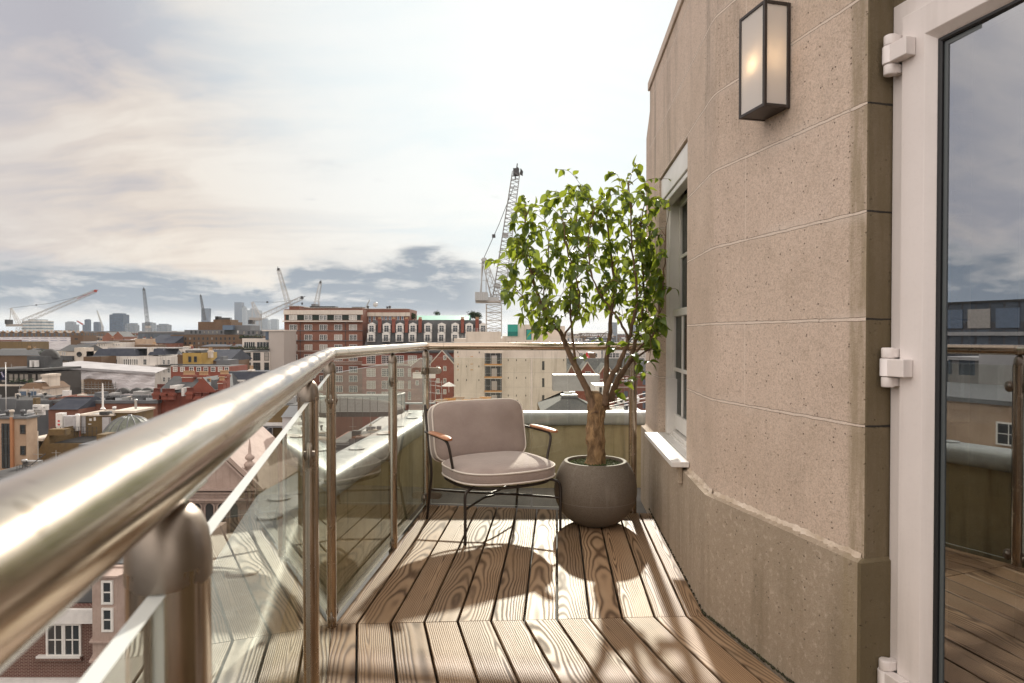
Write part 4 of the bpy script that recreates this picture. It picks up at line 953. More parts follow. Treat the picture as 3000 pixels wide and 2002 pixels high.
for cx_, cy_ in cells:
    x, y = cx_ + rt.uniform(-12, 12), cy_ + rt.uniform(-12, 12)
    if not inside(x, y): continue
    if rt.random() < .03: continue
    Y = 4.12 + rt.gauss(0, .20); g = Q(x, y, Y)
    if g.x > wall_limit(g): g.x = wall_limit(g) - rt.random() * .08
    cand = sorted(spine, key=lambda s_: (s_[0] - g).length + (.25 if s_[0].z > g.z else 0))[:1]
    if not cand: continue
    s0, r0 = cand[0]; L_ = (g - s0).length
    if L_ < .04: g = s0 + Vector((rt.gauss(0, .1), rt.gauss(0, .1), .12)); L_ = (g - s0).length
    if L_ > .62: continue
    mid_ = (s0 + g) / 2 + Vector((rt.gauss(0, .02), rt.gauss(0, .02), .03 + L_ * .12))
    q = catmull([s0, mid_, g], 6); mb.tube(q, [max(.0013, min(.0035, r0 * .6) * (1 - .75 * k / (len(q) - 1))) for k in range(len(q))], 5)
    tw += 1
    if rt.random() < .55: spine += [(q[k], .0022) for k in range(len(q) // 2, len(q))]
    nl = rt.randint(3, 6)
    for k in range(nl):
        f = .35 + .65 * (k + rt.random() * .5) / nl; i = min(len(q) - 2, int(f * (len(q) - 1))); p = q[i]; td = (q[i + 1] - q[i]).normalized()
        side = Vector((rt.gauss(0, 1), rt.gauss(0, 1), rt.gauss(-.15, .55))).normalized(); d = (td * .55 + side * .85 + Vector((0, 0, -.08)))
        sz = rt.uniform(.040, .076)
        if (p + d.normalized() * sz).x > wall_limit(p): d.x = -abs(d.x)
        leaf(p, d, sz, rt.random() ** 1.3)
    leaf(q[-1], (q[-1] - q[-2]) + Vector((0, 0, -.01)), rt.uniform(.05, .08), rt.random())
for (x, y, Y) in ((1225, 762, 4.1), (1240, 745, 4.12), (1375, 782, 4.05), (1390, 790, 4.0), (1407, 800, 4.1), (1440, 790, 3.95), (1452, 815, 3.95), (1432, 880, 4.05), (1468, 835, 4.0), (1478, 855, 4.0), (1490, 830, 4.05), (1415, 905, 4.1), (1335, 820, 4.1), (1460, 870, 4.1), (1495, 800, 3.9), (1520, 745, 3.8), (1535, 770, 3.8), (1545, 800, 3.85), (1530, 805, 3.9)):
    p = Q(x, y, Y)
    if p.x > wall_limit(p): p.x = wall_limit(p) - .03
    s0 = min(spine, key=lambda s_: (s_[0] - p).length)[0]
    mb.tube(catmull([s0, (s0 + p) / 2 + Vector((0, 0, .02)), p], 5), [.002] * 11, 5)
    for k in range(3): leaf(p, Vector((rt.gauss(0, 1), rt.gauss(0, 1), rt.gauss(0, .4))), rt.uniform(.05, .08), rt.random())
mb.build('branches', M['branch'], tree)
me = bpy.data.meshes.new('crown'); me.from_pydata(lv, [], lf); me.materials.append(M['leaf']); L = me.uv_layers.new(name='UVMap'); at_ = me.attributes.new('rnd', 'FLOAT', 'FACE')
for p in me.polygons:
    p.use_smooth = True; at_.data[p.index].value = lrn[p.index]
    for li in p.loop_indices: L.data[li].uv = luv[me.loops[li].vertex_index]
o = bpy.data.objects.new('crown', me); COL.objects.link(o); o.parent = tree
# ================================================================ THE CITY
GZ = -30.0
def facade(name, wall, glass=(0.035, 0.042, 0.05), cw=2.6, chh=3.3, fx=(0.28, 0.70), fz=(0.25, 0.72), trim=None, band=0.0):
    m, t, out = new_mat(name); p = t.node('ShaderNodeTexCoord').outputs['Object']; x, y, z = t.xyz(p)
    fxv = t.math('FRACT', t.math('DIVIDE', t.math('ADD', x, t.math('ADD', y, 500.3)), cw)); fzv = t.math('FRACT', t.math('DIVIDE', z, chh))
    w_ = t.math('MULTIPLY', t.math('MULTIPLY', t.math('GREATER_THAN', fxv, fx[0]), t.math('LESS_THAN', fxv, fx[1])), t.math('MULTIPLY', t.math('GREATER_THAN', fzv, fz[0]), t.math('LESS_THAN', fzv, fz[1])))
    nrm = t.xyz(t.node('ShaderNodeNewGeometry').outputs['Normal'])[2]; w_ = t.math('MULTIPLY', w_, t.math('LESS_THAN', t.math('ABSOLUTE', nrm), 0.5))
    n1 = t.noise(p, 0.25, 5, 0.6); n2 = t.noise(t.vmath('MULTIPLY', p, (1, 1, .2)), 0.9, 5, 0.6)
    col = t.mix(t.step(n1, .35, .7), wall, tuple(k * .72 for k in wall)); col = t.mix(t.math('MULTIPLY', t.step(n2, .5, .75), .4), col, tuple(k * .4 for k in wall))
    if band: col = t.mix(t.math('MULTIPLY', t.math('LESS_THAN', fzv, .10), band), col, trim or (0.6, 0.56, 0.5))
    gcol = t.mix(t.noise(t.vec(t.math('FLOOR', t.math('DIVIDE', t.math('ADD', x, y), cw)), t.math('FLOOR', t.math('DIVIDE', z, chh)), 0), 3.7, 1, .5), glass, tuple(min(.5, k * 4.5) for k in glass))
    col = t.mix(w_, col, gcol); principled(t, out, Base_Color=col, Roughness=t.mix(w_, .88, .12, 'FLOAT')); return m
C = {}
C['red'] = brick('red_brick', (0.25, 0.095, 0.056), (0.20, 0.072, 0.044), (0.20, 0.12, 0.09))
C['crimson'] = brick('orange_red_brick', (0.259, 0.061, 0.035), (0.194, 0.045, 0.029), (0.24, 0.11, 0.08))
C['brown'] = brick('brown_brick', (0.155, 0.090, 0.049), (0.122, 0.068, 0.037), (0.16, 0.11, 0.07))
C['stock'] = brick('sooty_yellow_stock_brick', (0.194, 0.130, 0.054), (0.144, 0.090, 0.036), (0.15, 0.11, 0.06), soot=.55)
C['maroon'] = brick('dark_maroon_brick', (0.115, 0.040, 0.028), (0.085, 0.028, 0.02), (0.34, 0.27, 0.22), soot=.1)
C['cream'] = surf('cream_stucco', (0.62, 0.55, 0.47), (0.54, 0.47, 0.39), .3, .85, 0, 0, .35, 0, (0.26, 0.22, 0.18))
C['white'] = surf('streaked_white_render', (0.66, 0.62, 0.57), (0.58, 0.54, 0.49), .3, .85, 0, 0, .55, 0, (0.22, 0.19, 0.165))
C['stone'] = surf('pale_portland_stone', (0.60, 0.54, 0.47), (0.52, 0.46, 0.40), .4, .85, 0, 0, .3)
C['modern'] = surf('pale_limestone_cladding', (0.60, 0.54, 0.48), (0.56, 0.50, 0.445), .15, .8)
C['grey_panel'] = surf('warm_grey_panels', (0.42, 0.375, 0.34), (0.39, 0.345, 0.31), .15, .8)
C['tan'] = surf('tan_stone_cladding', (0.448, 0.328, 0.232), (0.376, 0.268, 0.188), .9, .8, 0, 0, .25)
C['terracotta'] = surf('pink_terracotta', (0.400, 0.308, 0.260), (0.336, 0.252, 0.212), 1.2, .8, 0, 0, .4, .2, (0.20, 0.15, 0.12))
C['concrete'] = surf('raw_concrete', (0.640, 0.565, 0.475), (0.545, 0.475, 0.395), .22, .9, 0, 0, .45, 0, (0.30, 0.255, 0.21))
C['slate'] = surf('grey_slate', (0.077, 0.081, 0.084), (0.102, 0.102, 0.102), .8, .8, 0, 0, .3, spec=.2)
C['bslate'] = surf('blue_slate', (0.045, 0.051, 0.068), (0.062, 0.068, 0.084), .8, .8, 0, 0, .25, spec=.2)
C['lead'] = surf('grey_lead_roof', (0.138, 0.143, 0.149), (0.110, 0.113, 0.118), .5, .5)
C['dark'] = surf('dark_roof_felt', (0.030, 0.029, 0.029), (0.050, 0.049, 0.046), .4, .8)
C['pale'] = surf('pale_roof_sheet', (0.360, 0.353, 0.341), (0.279, 0.273, 0.267), .3, .55)
C['copper'] = surf('green_copper', (0.045, 0.27, 0.19), (0.035, 0.21, 0.15), .6, .6, 0, 0, .5, 0, (0.08, 0.34, 0.25))
C['verdigris'] = surf('dull_green_dome_lead', (0.116, 0.128, 0.096), (0.068, 0.074, 0.056), 1.2, .5, 0, 0, .5, 0, (0.26, 0.28, 0.22))
C['sheet'] = None
def make_sheet():
    m, t, out = new_mat('white_scaffold_sheeting'); p = t.node('ShaderNodeTexCoord').outputs['Object']
    n = t.noise(t.vmath('MULTIPLY', p, (.35, .35, 1.6)), .8, 6, .6, .8)
    col = t.mix(t.step(n, .3, .7), (0.74, 0.71, 0.72), (0.60, 0.575, 0.585)); principled(t, out, Base_Color=col, Roughness=.6, Normal=t.bump(n, .9, .5)); return m
C['sheet'] = make_sheet(); C['sheet_top'] = surf('grey_white_sheet_roof', (0.40, 0.39, 0.395), (0.32, 0.31, 0.315), .5, .7)
C['metal_w'] = flat('white_painted_metal', (0.72, 0.70, 0.67), .4); C['metal_d'] = flat('dark_steelwork', (0.05, 0.05, 0.052), .5); C['galv'] = flat('galvanised_steel', (0.42, 0.42, 0.41), .4, .6)
C['crane_w'] = flat('white_crane_steel', (0.36, 0.33, 0.30), .5); C['crane_grey'] = flat('grey_crane_steel', (0.22, 0.205, 0.19), .5); C['crane_r'] = flat('red_crane_steel', (0.36, 0.05, 0.035), .5); C['grey_box'] = flat('grey_cabinet', (0.46, 0.45, 0.46), .45)
C['sash'] = flat('white_sash_paint', (0.72, 0.70, 0.66), .5); C['bronze'] = flat('dark_bronze_frame', (0.05, 0.045, 0.04), .4)
C['pane'] = flat('dark_window_glass', (0.035, 0.042, 0.047), .06, 0, 1.0); C['pane2'] = flat('curtained_window_glass', (0.36, 0.33, 0.29), .12, 0, 1.0); C['bluepane'] = flat('blue_window_glass', (0.10, 0.14, 0.20), .08, 0, 1.0)
C['pot'] = flat('buff_chimney_pot', (0.50, 0.33, 0.19), .8); C['redpot'] = flat('dark_red_chimney_pot', (0.17, 0.055, 0.04), .8)
C['green'] = surf('roof_planting', (0.045, 0.075, 0.03), (0.02, 0.035, 0.015), 3, .9); C['orange'] = flat('orange_edge_board', (0.52, 0.26, 0.08), .7); C['teal'] = flat('green_debris_netting', (0.03, 0.30, 0.24), .7)
C['redsign'] = flat('red_sign_paint', (0.60, 0.02, 0.03), .5); C['navy'] = flat('navy_flag_cloth', (0.012, 0.016, 0.05), .8); C['lilac'] = flat('pale_lilac_print', (0.70, 0.66, 0.85), .8); C['ink'] = flat('dark_blue_print', (0.10, 0.12, 0.26), .7)
C['fr_cream'] = facade('cream_terrace_front', (0.468, 0.408, 0.348)); C['fr_red'] = facade('red_terrace_front', (0.188, 0.075, 0.049), trim=(0.450, 0.413, 0.375), band=.6); C['fr_brown'] = facade('brown_office_front', (0.150, 0.094, 0.056)); C['fr_grey'] = facade('grey_office_front', (0.255, 0.247, 0.240), cw=2.1, fx=(.15, .85), fz=(.3, .75)); C['fr_white'] = facade('white_terrace_front', (0.561, 0.527, 0.484))
C['fr_dark'] = facade('dark_glass_front', (0.10, 0.10, 0.105), cw=1.8, chh=3.6, fx=(.08, .92), fz=(.15, .85))
C['tw_blue'] = facade('blue_tower_front', (0.075, 0.10, 0.135), (0.03, 0.045, 0.07), 4, 3.6, (.15, .85), (.3, .8)); C['tw_grey'] = facade('grey_tower_front', (0.24, 0.26, 0.28), (0.06, 0.08, 0.10), 5, 3.8, (.2, .8), (.3, .8)); C['tw_white'] = facade('white_slab_front', (0.58, 0.57, 0.54), (0.07, 0.09, 0.10), 5, 4.2, (.0, .97), (.28, .75))
C['ground'] = None
m, t, out = new_mat('streets'); p = t.node('ShaderNodeTexCoord').outputs['Object']
vn = t.node('ShaderNodeTexVoronoi', None, Vector=p, Scale=0.045); col = t.mix(t.step(vn.outputs['Distance'], .2, .6), t.mix(t.xyz(vn.outputs['Color'])[0], (0.20, 0.16, 0.13), (0.09, 0.085, 0.085)), (0.06, 0.06, 0.06)); principled(t, out, Base_Color=col, Roughness=.9); C['ground'] = m
mb = MB(); mb.prism([(math.cos(a * math.pi / 24) * 16000, math.sin(a * math.pi / 24) * 16000) for a in range(48)], GZ - 2, GZ); tag(mb.build('ground', C['ground']), 'grey streets far below the terrace', None, None, 'structure')
mb = MB(); rr_ = random.Random(2); n = 90; vs = []
for i in range(n + 1):
    x = -9500 + 17000 * i / n; h = 75 + 22 * math.sin(i * .21 + 1) + 12 * math.sin(i * .6) + 4 * rr_.random(); vs += [(x, 8600, GZ), (x, 9000, GZ + h), (x, 9900, GZ + h * 1.15), (x, 10600, GZ)]
mb.add(vs, [(4 * i + j, 4 * i + 4 + j, 4 * i + 5 + j, 4 * i + 1 + j) for i in range(n) for j in range(3)], 0, True); tag(mb.build('hills', surf('wooded_hills', (0.06, 0.075, 0.06), (0.09, 0.095, 0.08), .004)), 'low wooded hills along the horizon', None, None, 'structure')

def clutter(b, n, seed, mats=('galv', 'lead', 'metal_w', 'dark', 'cream')):
    rr = random.Random(seed)
    for k in range(n):
        x, y = rr.uniform(-b.w / 2 + .8, b.w / 2 - .8), rr.uniform(.8, max(1.0, b.d - 1)); mb = MB(); q = rr.random(); mt = C[rr.choice(mats)]
        if q < .35: w, d, h = rr.uniform(.4, 1.5), rr.uniform(.3, .9), rr.uniform(.3, 1.1); mb.box(x - w / 2, x + w / 2, y, y + d, b.h + .065, b.h + h); mb.build('roof_box', mt, b.r)
        elif q < .6: mb.lathe([(.14, 0), (.14, .5), (.24, .52), (.22, .75), (0, .8)], (x, y, b.h + .06), 8); mb.build('roof_vent', mt, b.r)
        elif q < .85: L_ = rr.uniform(1.5, 5); a = rr.random() < .6; mb.bar((x, y, b.h + .25), (x + (L_ if a else 0), y + (0 if a else L_ * .6), b.h + .25), .09, n=6); mb.build('roof_pipe', mt, b.r)
        else: mb.bar((x, y, b.h), (x, y, b.h + rr.uniform(1.2, 2.4)), .035); mb.bar((x - .4, y, b.h + 1.1), (x + .4, y, b.h + 1.1), .025); mb.build('aerial', C['galv'], b.r)
class Bld:
    def __init__(s, name, label, cat, x0, x1, yt, Y, depth, wall, base=GZ, group=None, roof=None, cap=None, part='wall'):
        s.Y = Y; s.x0, s.x1 = PX(x0, Y), PX(x1, Y); s.cx = (s.x0 + s.x1) / 2; s.base = base; s.zt = PZ(yt, Y); s.h = s.zt - base; s.h = PZ(yt, Y + depth) - base if (yt > 984 and Y > 60.5 and (roof or cap)) else s.h; s.w = s.x1 - s.x0; s.d = depth
        s.r = thing(name, label, cat, (s.cx, Y, base), 0, group); mb = MB()
        mb.box(-s.w / 2, s.w / 2, 0, depth, 0, s.h); s.wall = mb.build(part, wall, s.r)
        if roof: mb = MB(); mb.box(-s.w / 2 + .3, s.w / 2 - .3, .3, depth - .3, s.h, s.h + .06); s.roof = mb.build('roof', roof, s.r)
        if cap:
            mb = MB(); o = .18
            for a in ((-s.w / 2 - o, s.w / 2 + o, -o, .30), (-s.w / 2 - o, s.w / 2 + o, depth - .3, depth + o), (-s.w / 2 - o, -s.w / 2 + .3, .30, depth - .3), (s.w / 2 - .3, s.w / 2 + o, .30, depth - .3)): mb.box(*a, s.h + .005, s.h + (.45 if Y > 95 else .2))
            mb.build('coping', cap, s.r)
    def lx(s, px): return PX(px, s.Y) - s.cx
    def lz(s, py): return PZ(py, s.Y) - s.base
    def m(s, px): return px * s.Y / F
    def box(s, name, px0, px1, py0, py1, y0, y1, mat, parent=None, bevel=0):   # py0 upper, py1 lower; y0..y1 metres into the building
        mb = MB(); mb.box(s.lx(px0), s.lx(px1), y0, y1, s.lz(py1), s.lz(py0)); return mb.build(name, mat, parent or s.r, bevel=bevel)
WC = {}
wr = random.Random(21)
def window_mesh(w, h, style, fm, pm):
    key = (round(w, 2), round(h, 2), style, fm.name, pm.name)
    if key in WC: return WC[key]
    nc, nr, ft, mt, sp = style; mb = MB(); d0, d1 = -.10, .02
    mb.box(-w / 2, w / 2, d0, d1, 0, ft); mb.box(-w / 2, w / 2, d0, d1, h - ft, h); mb.box(-w / 2, -w / 2 + ft, d0, d1, ft, h - ft); mb.box(w / 2 - ft, w / 2, d0, d1, ft, h - ft)
    for k in range(1, nc):
        x = -w / 2 + w * k / nc; e = mt * (2.4 if sp and k % sp == 0 else 1); mb.box(x - e / 2, x + e / 2, -.07, d1, ft, h - ft)
    for k in range(1, nr): z = h * k / nr; mb.box(-w / 2 + ft, w / 2 - ft, -.065, d1, z - mt / 2, z + mt / 2)
    f = mb.build('window', fm); mb = MB(); mb.box(-w / 2 + ft * .5, w / 2 - ft * .5, -.045, .015, ft * .5, h - ft * .5); g = mb.build('pane', pm)
    a, b = f.data, g.data; bpy.data.objects.remove(f); bpy.data.objects.remove(g); WC[key] = (a, b); return a, b
ST = dict(sash=(4, 4, .12, .06, 2), plain=(2, 2, .10, .06, 0), big=(3, 3, .10, .07, 0), one=(1, 2, .10, .06, 0), tall=(2, 3, .12, .07, 0))
def wins(b, cols, rows, w, h, style='plain', fm=None, pm=None, y=0.0, sub=True, mix=.35):
    fm = fm or C['sash']
    for py in rows:
        for px in cols:
            pmx = pm or (C['pane2'] if wr.random() < mix else C['pane']); a, g = window_mesh(b.m(w), b.m(h), ST[style], fm, pmx)
            o = bpy.data.objects.new('window', a); COL.objects.link(o); o.parent = b.r; o.location = (b.lx(px), y, b.lz(py + h / 2))
            q = bpy.data.objects.new('pane', g); COL.objects.link(q); q.parent = o
def mansard(b, x0, x1, yt, yb, ins, mat, depth=None, y0=0.0, name='roof'):
    d = depth or b.d; X0, X1, Z0, Z1 = b.lx(x0), b.lx(x1), b.lz(yb), b.lz(yt); i = ins
    mb = MB(); mb.prism([(X0, y0), (X1, y0), (X1, y0 + d), (X0, y0 + d)], Z0 + .01, Z1, 0, [(X0 + i, y0 + i), (X1 - i, y0 + i), (X1 - i, y0 + d - i), (X0 + i, y0 + d - i)]); return mb.build(name, mat, b.r)
def gable(b, x0, x1, yt, yb, mat, ax='x', depth=None, y0=0.0, gmat=None, o=.25, name='roof'):   # ridge along x, or running away (y)
    d = depth or b.d; X0, X1, Z0, Z1 = b.lx(x0), b.lx(x1), b.lz(yb), b.lz(yt); mb = MB()
    if ax == 'x':
        vs = [(X0, y0 - o, Z0 + .01), (X1, y0 - o, Z0 + .01), (X1, y0 + d + o, Z0 + .01), (X0, y0 + d + o, Z0 + .01), (X0, y0 + d / 2, Z1), (X1, y0 + d / 2, Z1)]; mb.add(vs, [(0, 1, 5, 4), (2, 3, 4, 5), (1, 2, 5), (3, 0, 4), (3, 2, 1, 0)])
    else:
        xm = (X0 + X1) / 2; vs = [(X0 - o, y0, Z0 + .01), (X1 + o, y0, Z0 + .01), (X1 + o, y0 + d, Z0 + .01), (X0 - o, y0 + d, Z0 + .01), (xm, y0, Z1), (xm, y0 + d, Z1)]
        mb.add(vs, [(0, 4, 5, 3), (1, 2, 5, 4), (0, 1, 4), (2, 3, 5), (3, 2, 1, 0)], 0); mb.m[2 - 5] = 1
    return mb.build(name, [mat, gmat or mat], b.r)
def chimney(b, px, yt, yb, w, pots, mat, pm=None, y=0.5, dp=1.2):
    mb = MB(); W2 = b.m(w) / 2; z1 = b.lz(yt); mb.box(b.lx(px) - W2, b.lx(px) + W2, y, y + dp, b.lz(yb), z1); mb.box(b.lx(px) - W2 - .1, b.lx(px) + W2 + .1, y - .1, y + dp + .1, z1 - .45, z1 - .15); c_ = mb.build('chimney', mat, b.r)
    for k in range(pots):
        mb = MB(); mb.lathe([(.15, 0), (.13, .5), (.17, .53), (.17, .62), (.1, .62)], (b.lx(px) - W2 + (k + .5) * 2 * W2 / pots, y + dp / 2, z1), 8); mb.build('chimney_pot', pm or C['pot'], c_)
def lattice(mb, p, q, w0, w1, n, r, mi=0, up=None):
    p, q = Vector(p), Vector(q); d = (q - p).normalized(); up = Vector(up) if up else (Vector((0, 1, 0)) if abs(d.y) < .8 else Vector((1, 0, 0))); s_ = d.cross(up).normalized(); u = s_.cross(d)
    cs = [(-1, -1), (1, -1), (1, 1), (-1, 1)]; L_ = []
    for i in range(n + 1):
        f = i / n; w = w0 + (w1 - w0) * f; c_ = p + (q - p) * f; L_.append([c_ + s_ * (a * w / 2) + u * (e * w / 2) for a, e in cs])
    for k in range(4): mb.bar(L_[0][k], L_[-1][k], r, mi)
    for i in range(n):
        for k in range(4):
            k2 = (k + 1) % 4; mb.bar(L_[i][k], L_[i + 1][k2] if i % 2 else L_[i + 1][k2], r * .6, mi)
            if i % 2 == 0: mb.bar(L_[i][k], L_[i][k2], r * .6, mi)
def crane(name, label, Y, mast, deck, jib, apex, hook=None, mw=2.0, r=.12, jmat='crane_w', counter=None, base=None, rt_=.0, cab=True, tipmat=None, nj=16):
    # mast: (px, py_top) ; deck: (px0, px1, py0, py1) ; jib: (px, py)->(px, py) ; apex (px, py)
    root = thing(name, label, 'crane', (0, 0, 0)); r = max(r, Y * .00032); T = lambda a, dy=0: P(a[0], a[1], Y + dy)
    if mast:
        mb = MB(); lattice(mb, T((mast[0], mast[1])), Vector((PX(mast[0], Y), Y, base if base is not None else GZ)), mw, mw, max(4, int(30 / mw)), r); mb.build('mast', C['crane_w'], root)
    if deck:
        mb = MB(); a, c_ = T((deck[0], deck[2])), T((deck[1], deck[3])); mb.box(a.x, c_.x, Y - mw * .5, Y + mw * .5, c_.z, a.z); mb.build('machinery_deck', C['crane_w'], root, bevel=.05)
        if counter: mb = MB(); a, c_ = T((counter[0], counter[2])), T((counter[1], counter[3])); [mb.box(a.x + (c_.x - a.x) * k / 6 + .03, a.x + (c_.x - a.x) * (k + 1) / 6, Y - mw * .75, Y + mw * .75, c_.z, a.z) for k in range(6)]; mb.build('counterweight', C['galv'] if name == 'tower_crane' and Y < 200 else C['metal_d'], root)
    mb = MB(); lattice(mb, T(jib[0]), T(jib[1]), mw * .8, mw * .5, nj, r * .9); mb.build('jib', C[jmat], root)
    mb = MB(); t_ = T(jib[1]); u_ = (t_ - T(jib[0])).normalized(); mb.box(t_.x - mw * .2, t_.x + mw * .2, Y - mw * .2, Y + mw * .2, t_.z - mw * .2, t_.z + mw * .25); mb.bar(t_ - u_ * mw * (4 if tipmat else .5), t_ + u_ * mw * .6, r * 1.5); mb.build('jib_head', C[tipmat or 'metal_d'], root)
    if apex:
        mb = MB(); a = T(apex); b0 = T(((deck[0] + deck[1]) / 2, deck[2]) if deck else jib[0])
        if deck:
            mb.bar(T((deck[0] + (deck[1] - deck[0]) * .15, deck[2])), a, r * 1.3); lattice(mb, T((deck[0] + (deck[1] - deck[0]) * .85, deck[2])), a, mw * .6, mw * .3, 6, r * .8)
        mb.build('a_frame', C['crane_w'], root)
        mb = MB(); j0, j1 = T(jib[0]), T(jib[1]); tgt = j0 + (j1 - j0) * .9; mid = (a + tgt) / 2 - Vector((0, 0, (a - tgt).length * .03)); mb.bar(a, mid, r * .8); mb.bar(mid, tgt, r * .8); q = a + (mid - a) * .66; mb.box(q.x - .4, q.x + .4, Y - .3, Y + .3, q.z - .4, q.z + .4); mb.build('stay_cable', C['metal_d'], root)
    if hook:
        mb = MB(); h = T(hook); t2 = T(jib[1]); mb.bar((t2.x, Y, t2.z), (t2.x, Y, h.z), r * .35); mb.lathe([(0, -.8), (.4, -.3), (.4, .5), (0, .6)], (t2.x, Y, h.z), 6); mb.build('hook_line', C['metal_d'], root)
    return root

# ---------------- far towers and cranes on the skyline
def tower(name, label, x0, x1, yt, Y, mat, d=None, group=None, cap=None):
    b = Bld(name, label, 'tower', x0, x1, yt, Y, d or (PX(x1, Y) - PX(x0, Y)) * .8, C[mat], group=group, part='shaft')
    if cap: b.box('crown', x0 + cap[0], x1 - cap[0], yt - cap[1], yt, b.d * .2, b.d * .8, C[mat])
    return b
tower('office_slab', 'broad white banded office slab behind the leftmost crane', 65, 125, 940, 900, 'tw_white', cap=(10, 4))
tower('tower_block', 'pair of hazy grey blocks, the taller one left of the red crane', 191, 213, 944, 2300, 'tw_grey', cap=(4, 2)); tower('tower_block', 'lower annex joined to the right of the pair of hazy grey blocks', 213.5, 226, 951, 2290, 'tw_grey')
tower('tower_block', 'slim dark blue tower with a stepped left shoulder', 248, 261, 937, 2100, 'tw_blue', cap=(2, 1.5)); tower('tower_block', 'low dark blue shoulder block against the slim stepped tower', 242, 247.8, 952, 2100, 'tw_blue')
tower('tower_block', 'squat dark blue tower between the slim tower and the big dark one', 274, 289, 945, 2200, 'tw_blue', cap=(1, 1.5))
tower('office_tower', 'broadest dark blue grey office tower on the left skyline', 321, 361, 922, 1500, 'tw_blue', cap=(5, 4))
tower('tower_block', 'grey concrete block with two dark roof pods right of the broad tower', 367, 396, 952, 1400, 'tw_grey', cap=(2, 5)); tower('tower_block', 'small grey block with a row of dark openings behind the upright crane', 416, 445, 946, 1500, 'tw_grey', cap=(6, 2)); tower('tower_block', 'low wide grey block left of the brown penthouse', 458, 490, 952, 1300, 'tw_grey', cap=(5, 3))
b = Bld('glass_tower', 'pale blue tower flaring slightly upward with a crane standing on it', 'tower', 590, 612, 905, 3000, 20, C['tw_blue'], part='shaft'); mb = MB(); mb.lathe([(15.5, 30), (16, 90), (19, 150), (19.5, b.h + 2), (0, b.h + 2)], (0, 18, 0), 20, sy=.8); mb.build('drum', C['tw_blue'], b.r)
tower('tower_block', 'short hazy mauve block just right of the brown rooftop penthouse', 659, 675, 931, 2500, 'tw_grey')
tower('skyscraper', 'tallest pale blue slab in the hazy cluster beside the brick block', 687, 709, 886, 4000, 'tw_blue'); tower('skyscraper', 'stepped pale tower leaning on the tallest slab of the cluster', 709.3, 721, 902, 4000, 'tw_grey', cap=(2, 4))
tower('skyscraper', 'wide pale stepped tower in the middle of the hazy cluster', 722, 758, 909, 4200, 'tw_grey', cap=(9, 5)); tower('skyscraper', 'grey tower with a pointed crown right of the hazy cluster centre', 763, 785, 937, 4300, 'tw_grey', cap=(4, 4)); tower('skyscraper', 'last pale tower of the cluster beside the brick block', 792, 812, 936, 4400, 'tw_grey', cap=(3, 1))
tower('tower_block', 'tall mauve grey flats seen through the ficus branches', 1784, 1808, 945, 900, 'tw_grey'); tower('tower_block', 'slim far block high behind the ficus crown', 1845, 1862, 935, 1200, 'tw_grey')
crane('tower_crane', 'red tipped luffing crane with a long low jib at the far left', 420, (60, 960), (22, 62, 950, 957), ((64, 944), (280, 853)), (32, 903), None, 3.2, .10, counter=(22, 30, 937, 950), tipmat='crane_r')
crane('tower_crane', 'dark crane with its jib almost upright above the left skyline', 520, (434, 965), (428, 440, 955, 962), ((433, 955), (421.5, 848)), None, None, 2.6, .12, 'metal_d')
crane('tower_crane', 'small dark crane leaning over the pale flaring tower', 900, None, None, ((600, 938), (588, 867)), None, None, 3.4, .16, 'metal_d')
crane('tower_crane', 'white crane rising behind the left end of the brick mansion block', 330, (846, 890), None, ((844, 889), (816, 790)), None, None, 2.6, .10)
crane('tower_crane', 'white crane with a drooping jib over the hazy towers', 330, (754, 940), (734, 765, 931, 939), ((764, 930), (885, 873)), (739, 885), (885, 890), 3.0, .10, counter=(732, 741, 938, 950))
crane('tower_crane', 'short grey crane standing over the brick mansion roof', 260, (928, 884), None, ((928, 882), (939, 828)), None, None, 1.7, .08, 'galv')
crane('tower_crane', 'tiny red crane jib low between the hazy blue towers', 1500, None, None, ((243, 951), (226, 941)), None, None, 3.0, .3, 'crane_r'); crane('tower_crane', 'thin pale crane jib between the two small blue towers', 1500, (300, 956), None, ((300, 956), (285, 912)), None, None, 3.0, .25, 'galv')
crane('tower_crane', 'faint thin crane jib beside the roof satellite dish', 700, None, None, ((1072, 902), (1082, 881)), None, None, 1.4, .12, 'galv')

# ---------------- the brick mansion block and its neighbours across the middle
b = Bld('mansion_block', 'tall dark red brick mansion block with white sash windows behind the handrail bend', 'apartment block', 833, 1062, 907, 200, 18, C['red'], roof=C['dark'])
b.box('parapet_band', 832, 1063, 909, 922, -.35, .0, C['stone']); b.box('balcony_shade', 838, 1057, 923.5, 938, -.06, -.002, flat('dark_green_balcony', (.012, .022, .016), .8)); b.box('balcony_slab', 832, 1063, 940, 943.5, -1.3, -.003, C['stone'])
for y in (968.5, 997.5, 1028, 1060, 1066): b.box('string_course', 832.5, 1062.5, y, y + 1.6, -.3, -.002, C['lead'] if y < 1000 else C['stone'])
wx = [859.5, 903.5, 947.5, 991, 1034.5]
wins(b, wx, [931], 23, 15, 'sash', y=-.14); wins(b, wx, [959.5, 989, 1018], 23, 16.5, 'sash'); wins(b, wx, [1048, 1083, 1110, 1140, 1170], 25, 19, 'sash', mix=.15)
for x in (880, 1012): b.box('downpipe', x - .6, x + .6, 945, 1060, -.16, -.02, C['metal_d'])
for x0, x1, y0, y1, y_ in ((838, 868, 896.5, 907, 3), (882, 1056, 902, 907, 3)): b.box('roof_parapet', x0, x1, y0, y1, y_, 14, C['red']); b.box('roof_coping', x0 - .6, x1 + .6, y0 - 1.4, y0, y_ - .2, 14.2, C['stone'])
for x0, x1, y0, y1 in ((895, 908, 888, 895), (890, 966, 895, 901), (974, 1008, 899, 901), (1017, 1049, 897, 901.5)): b.box('plant_box', x0, x1, y0, y1 - .1, 6, 10, C['dark'] if x0 != 895 else C['lead'])
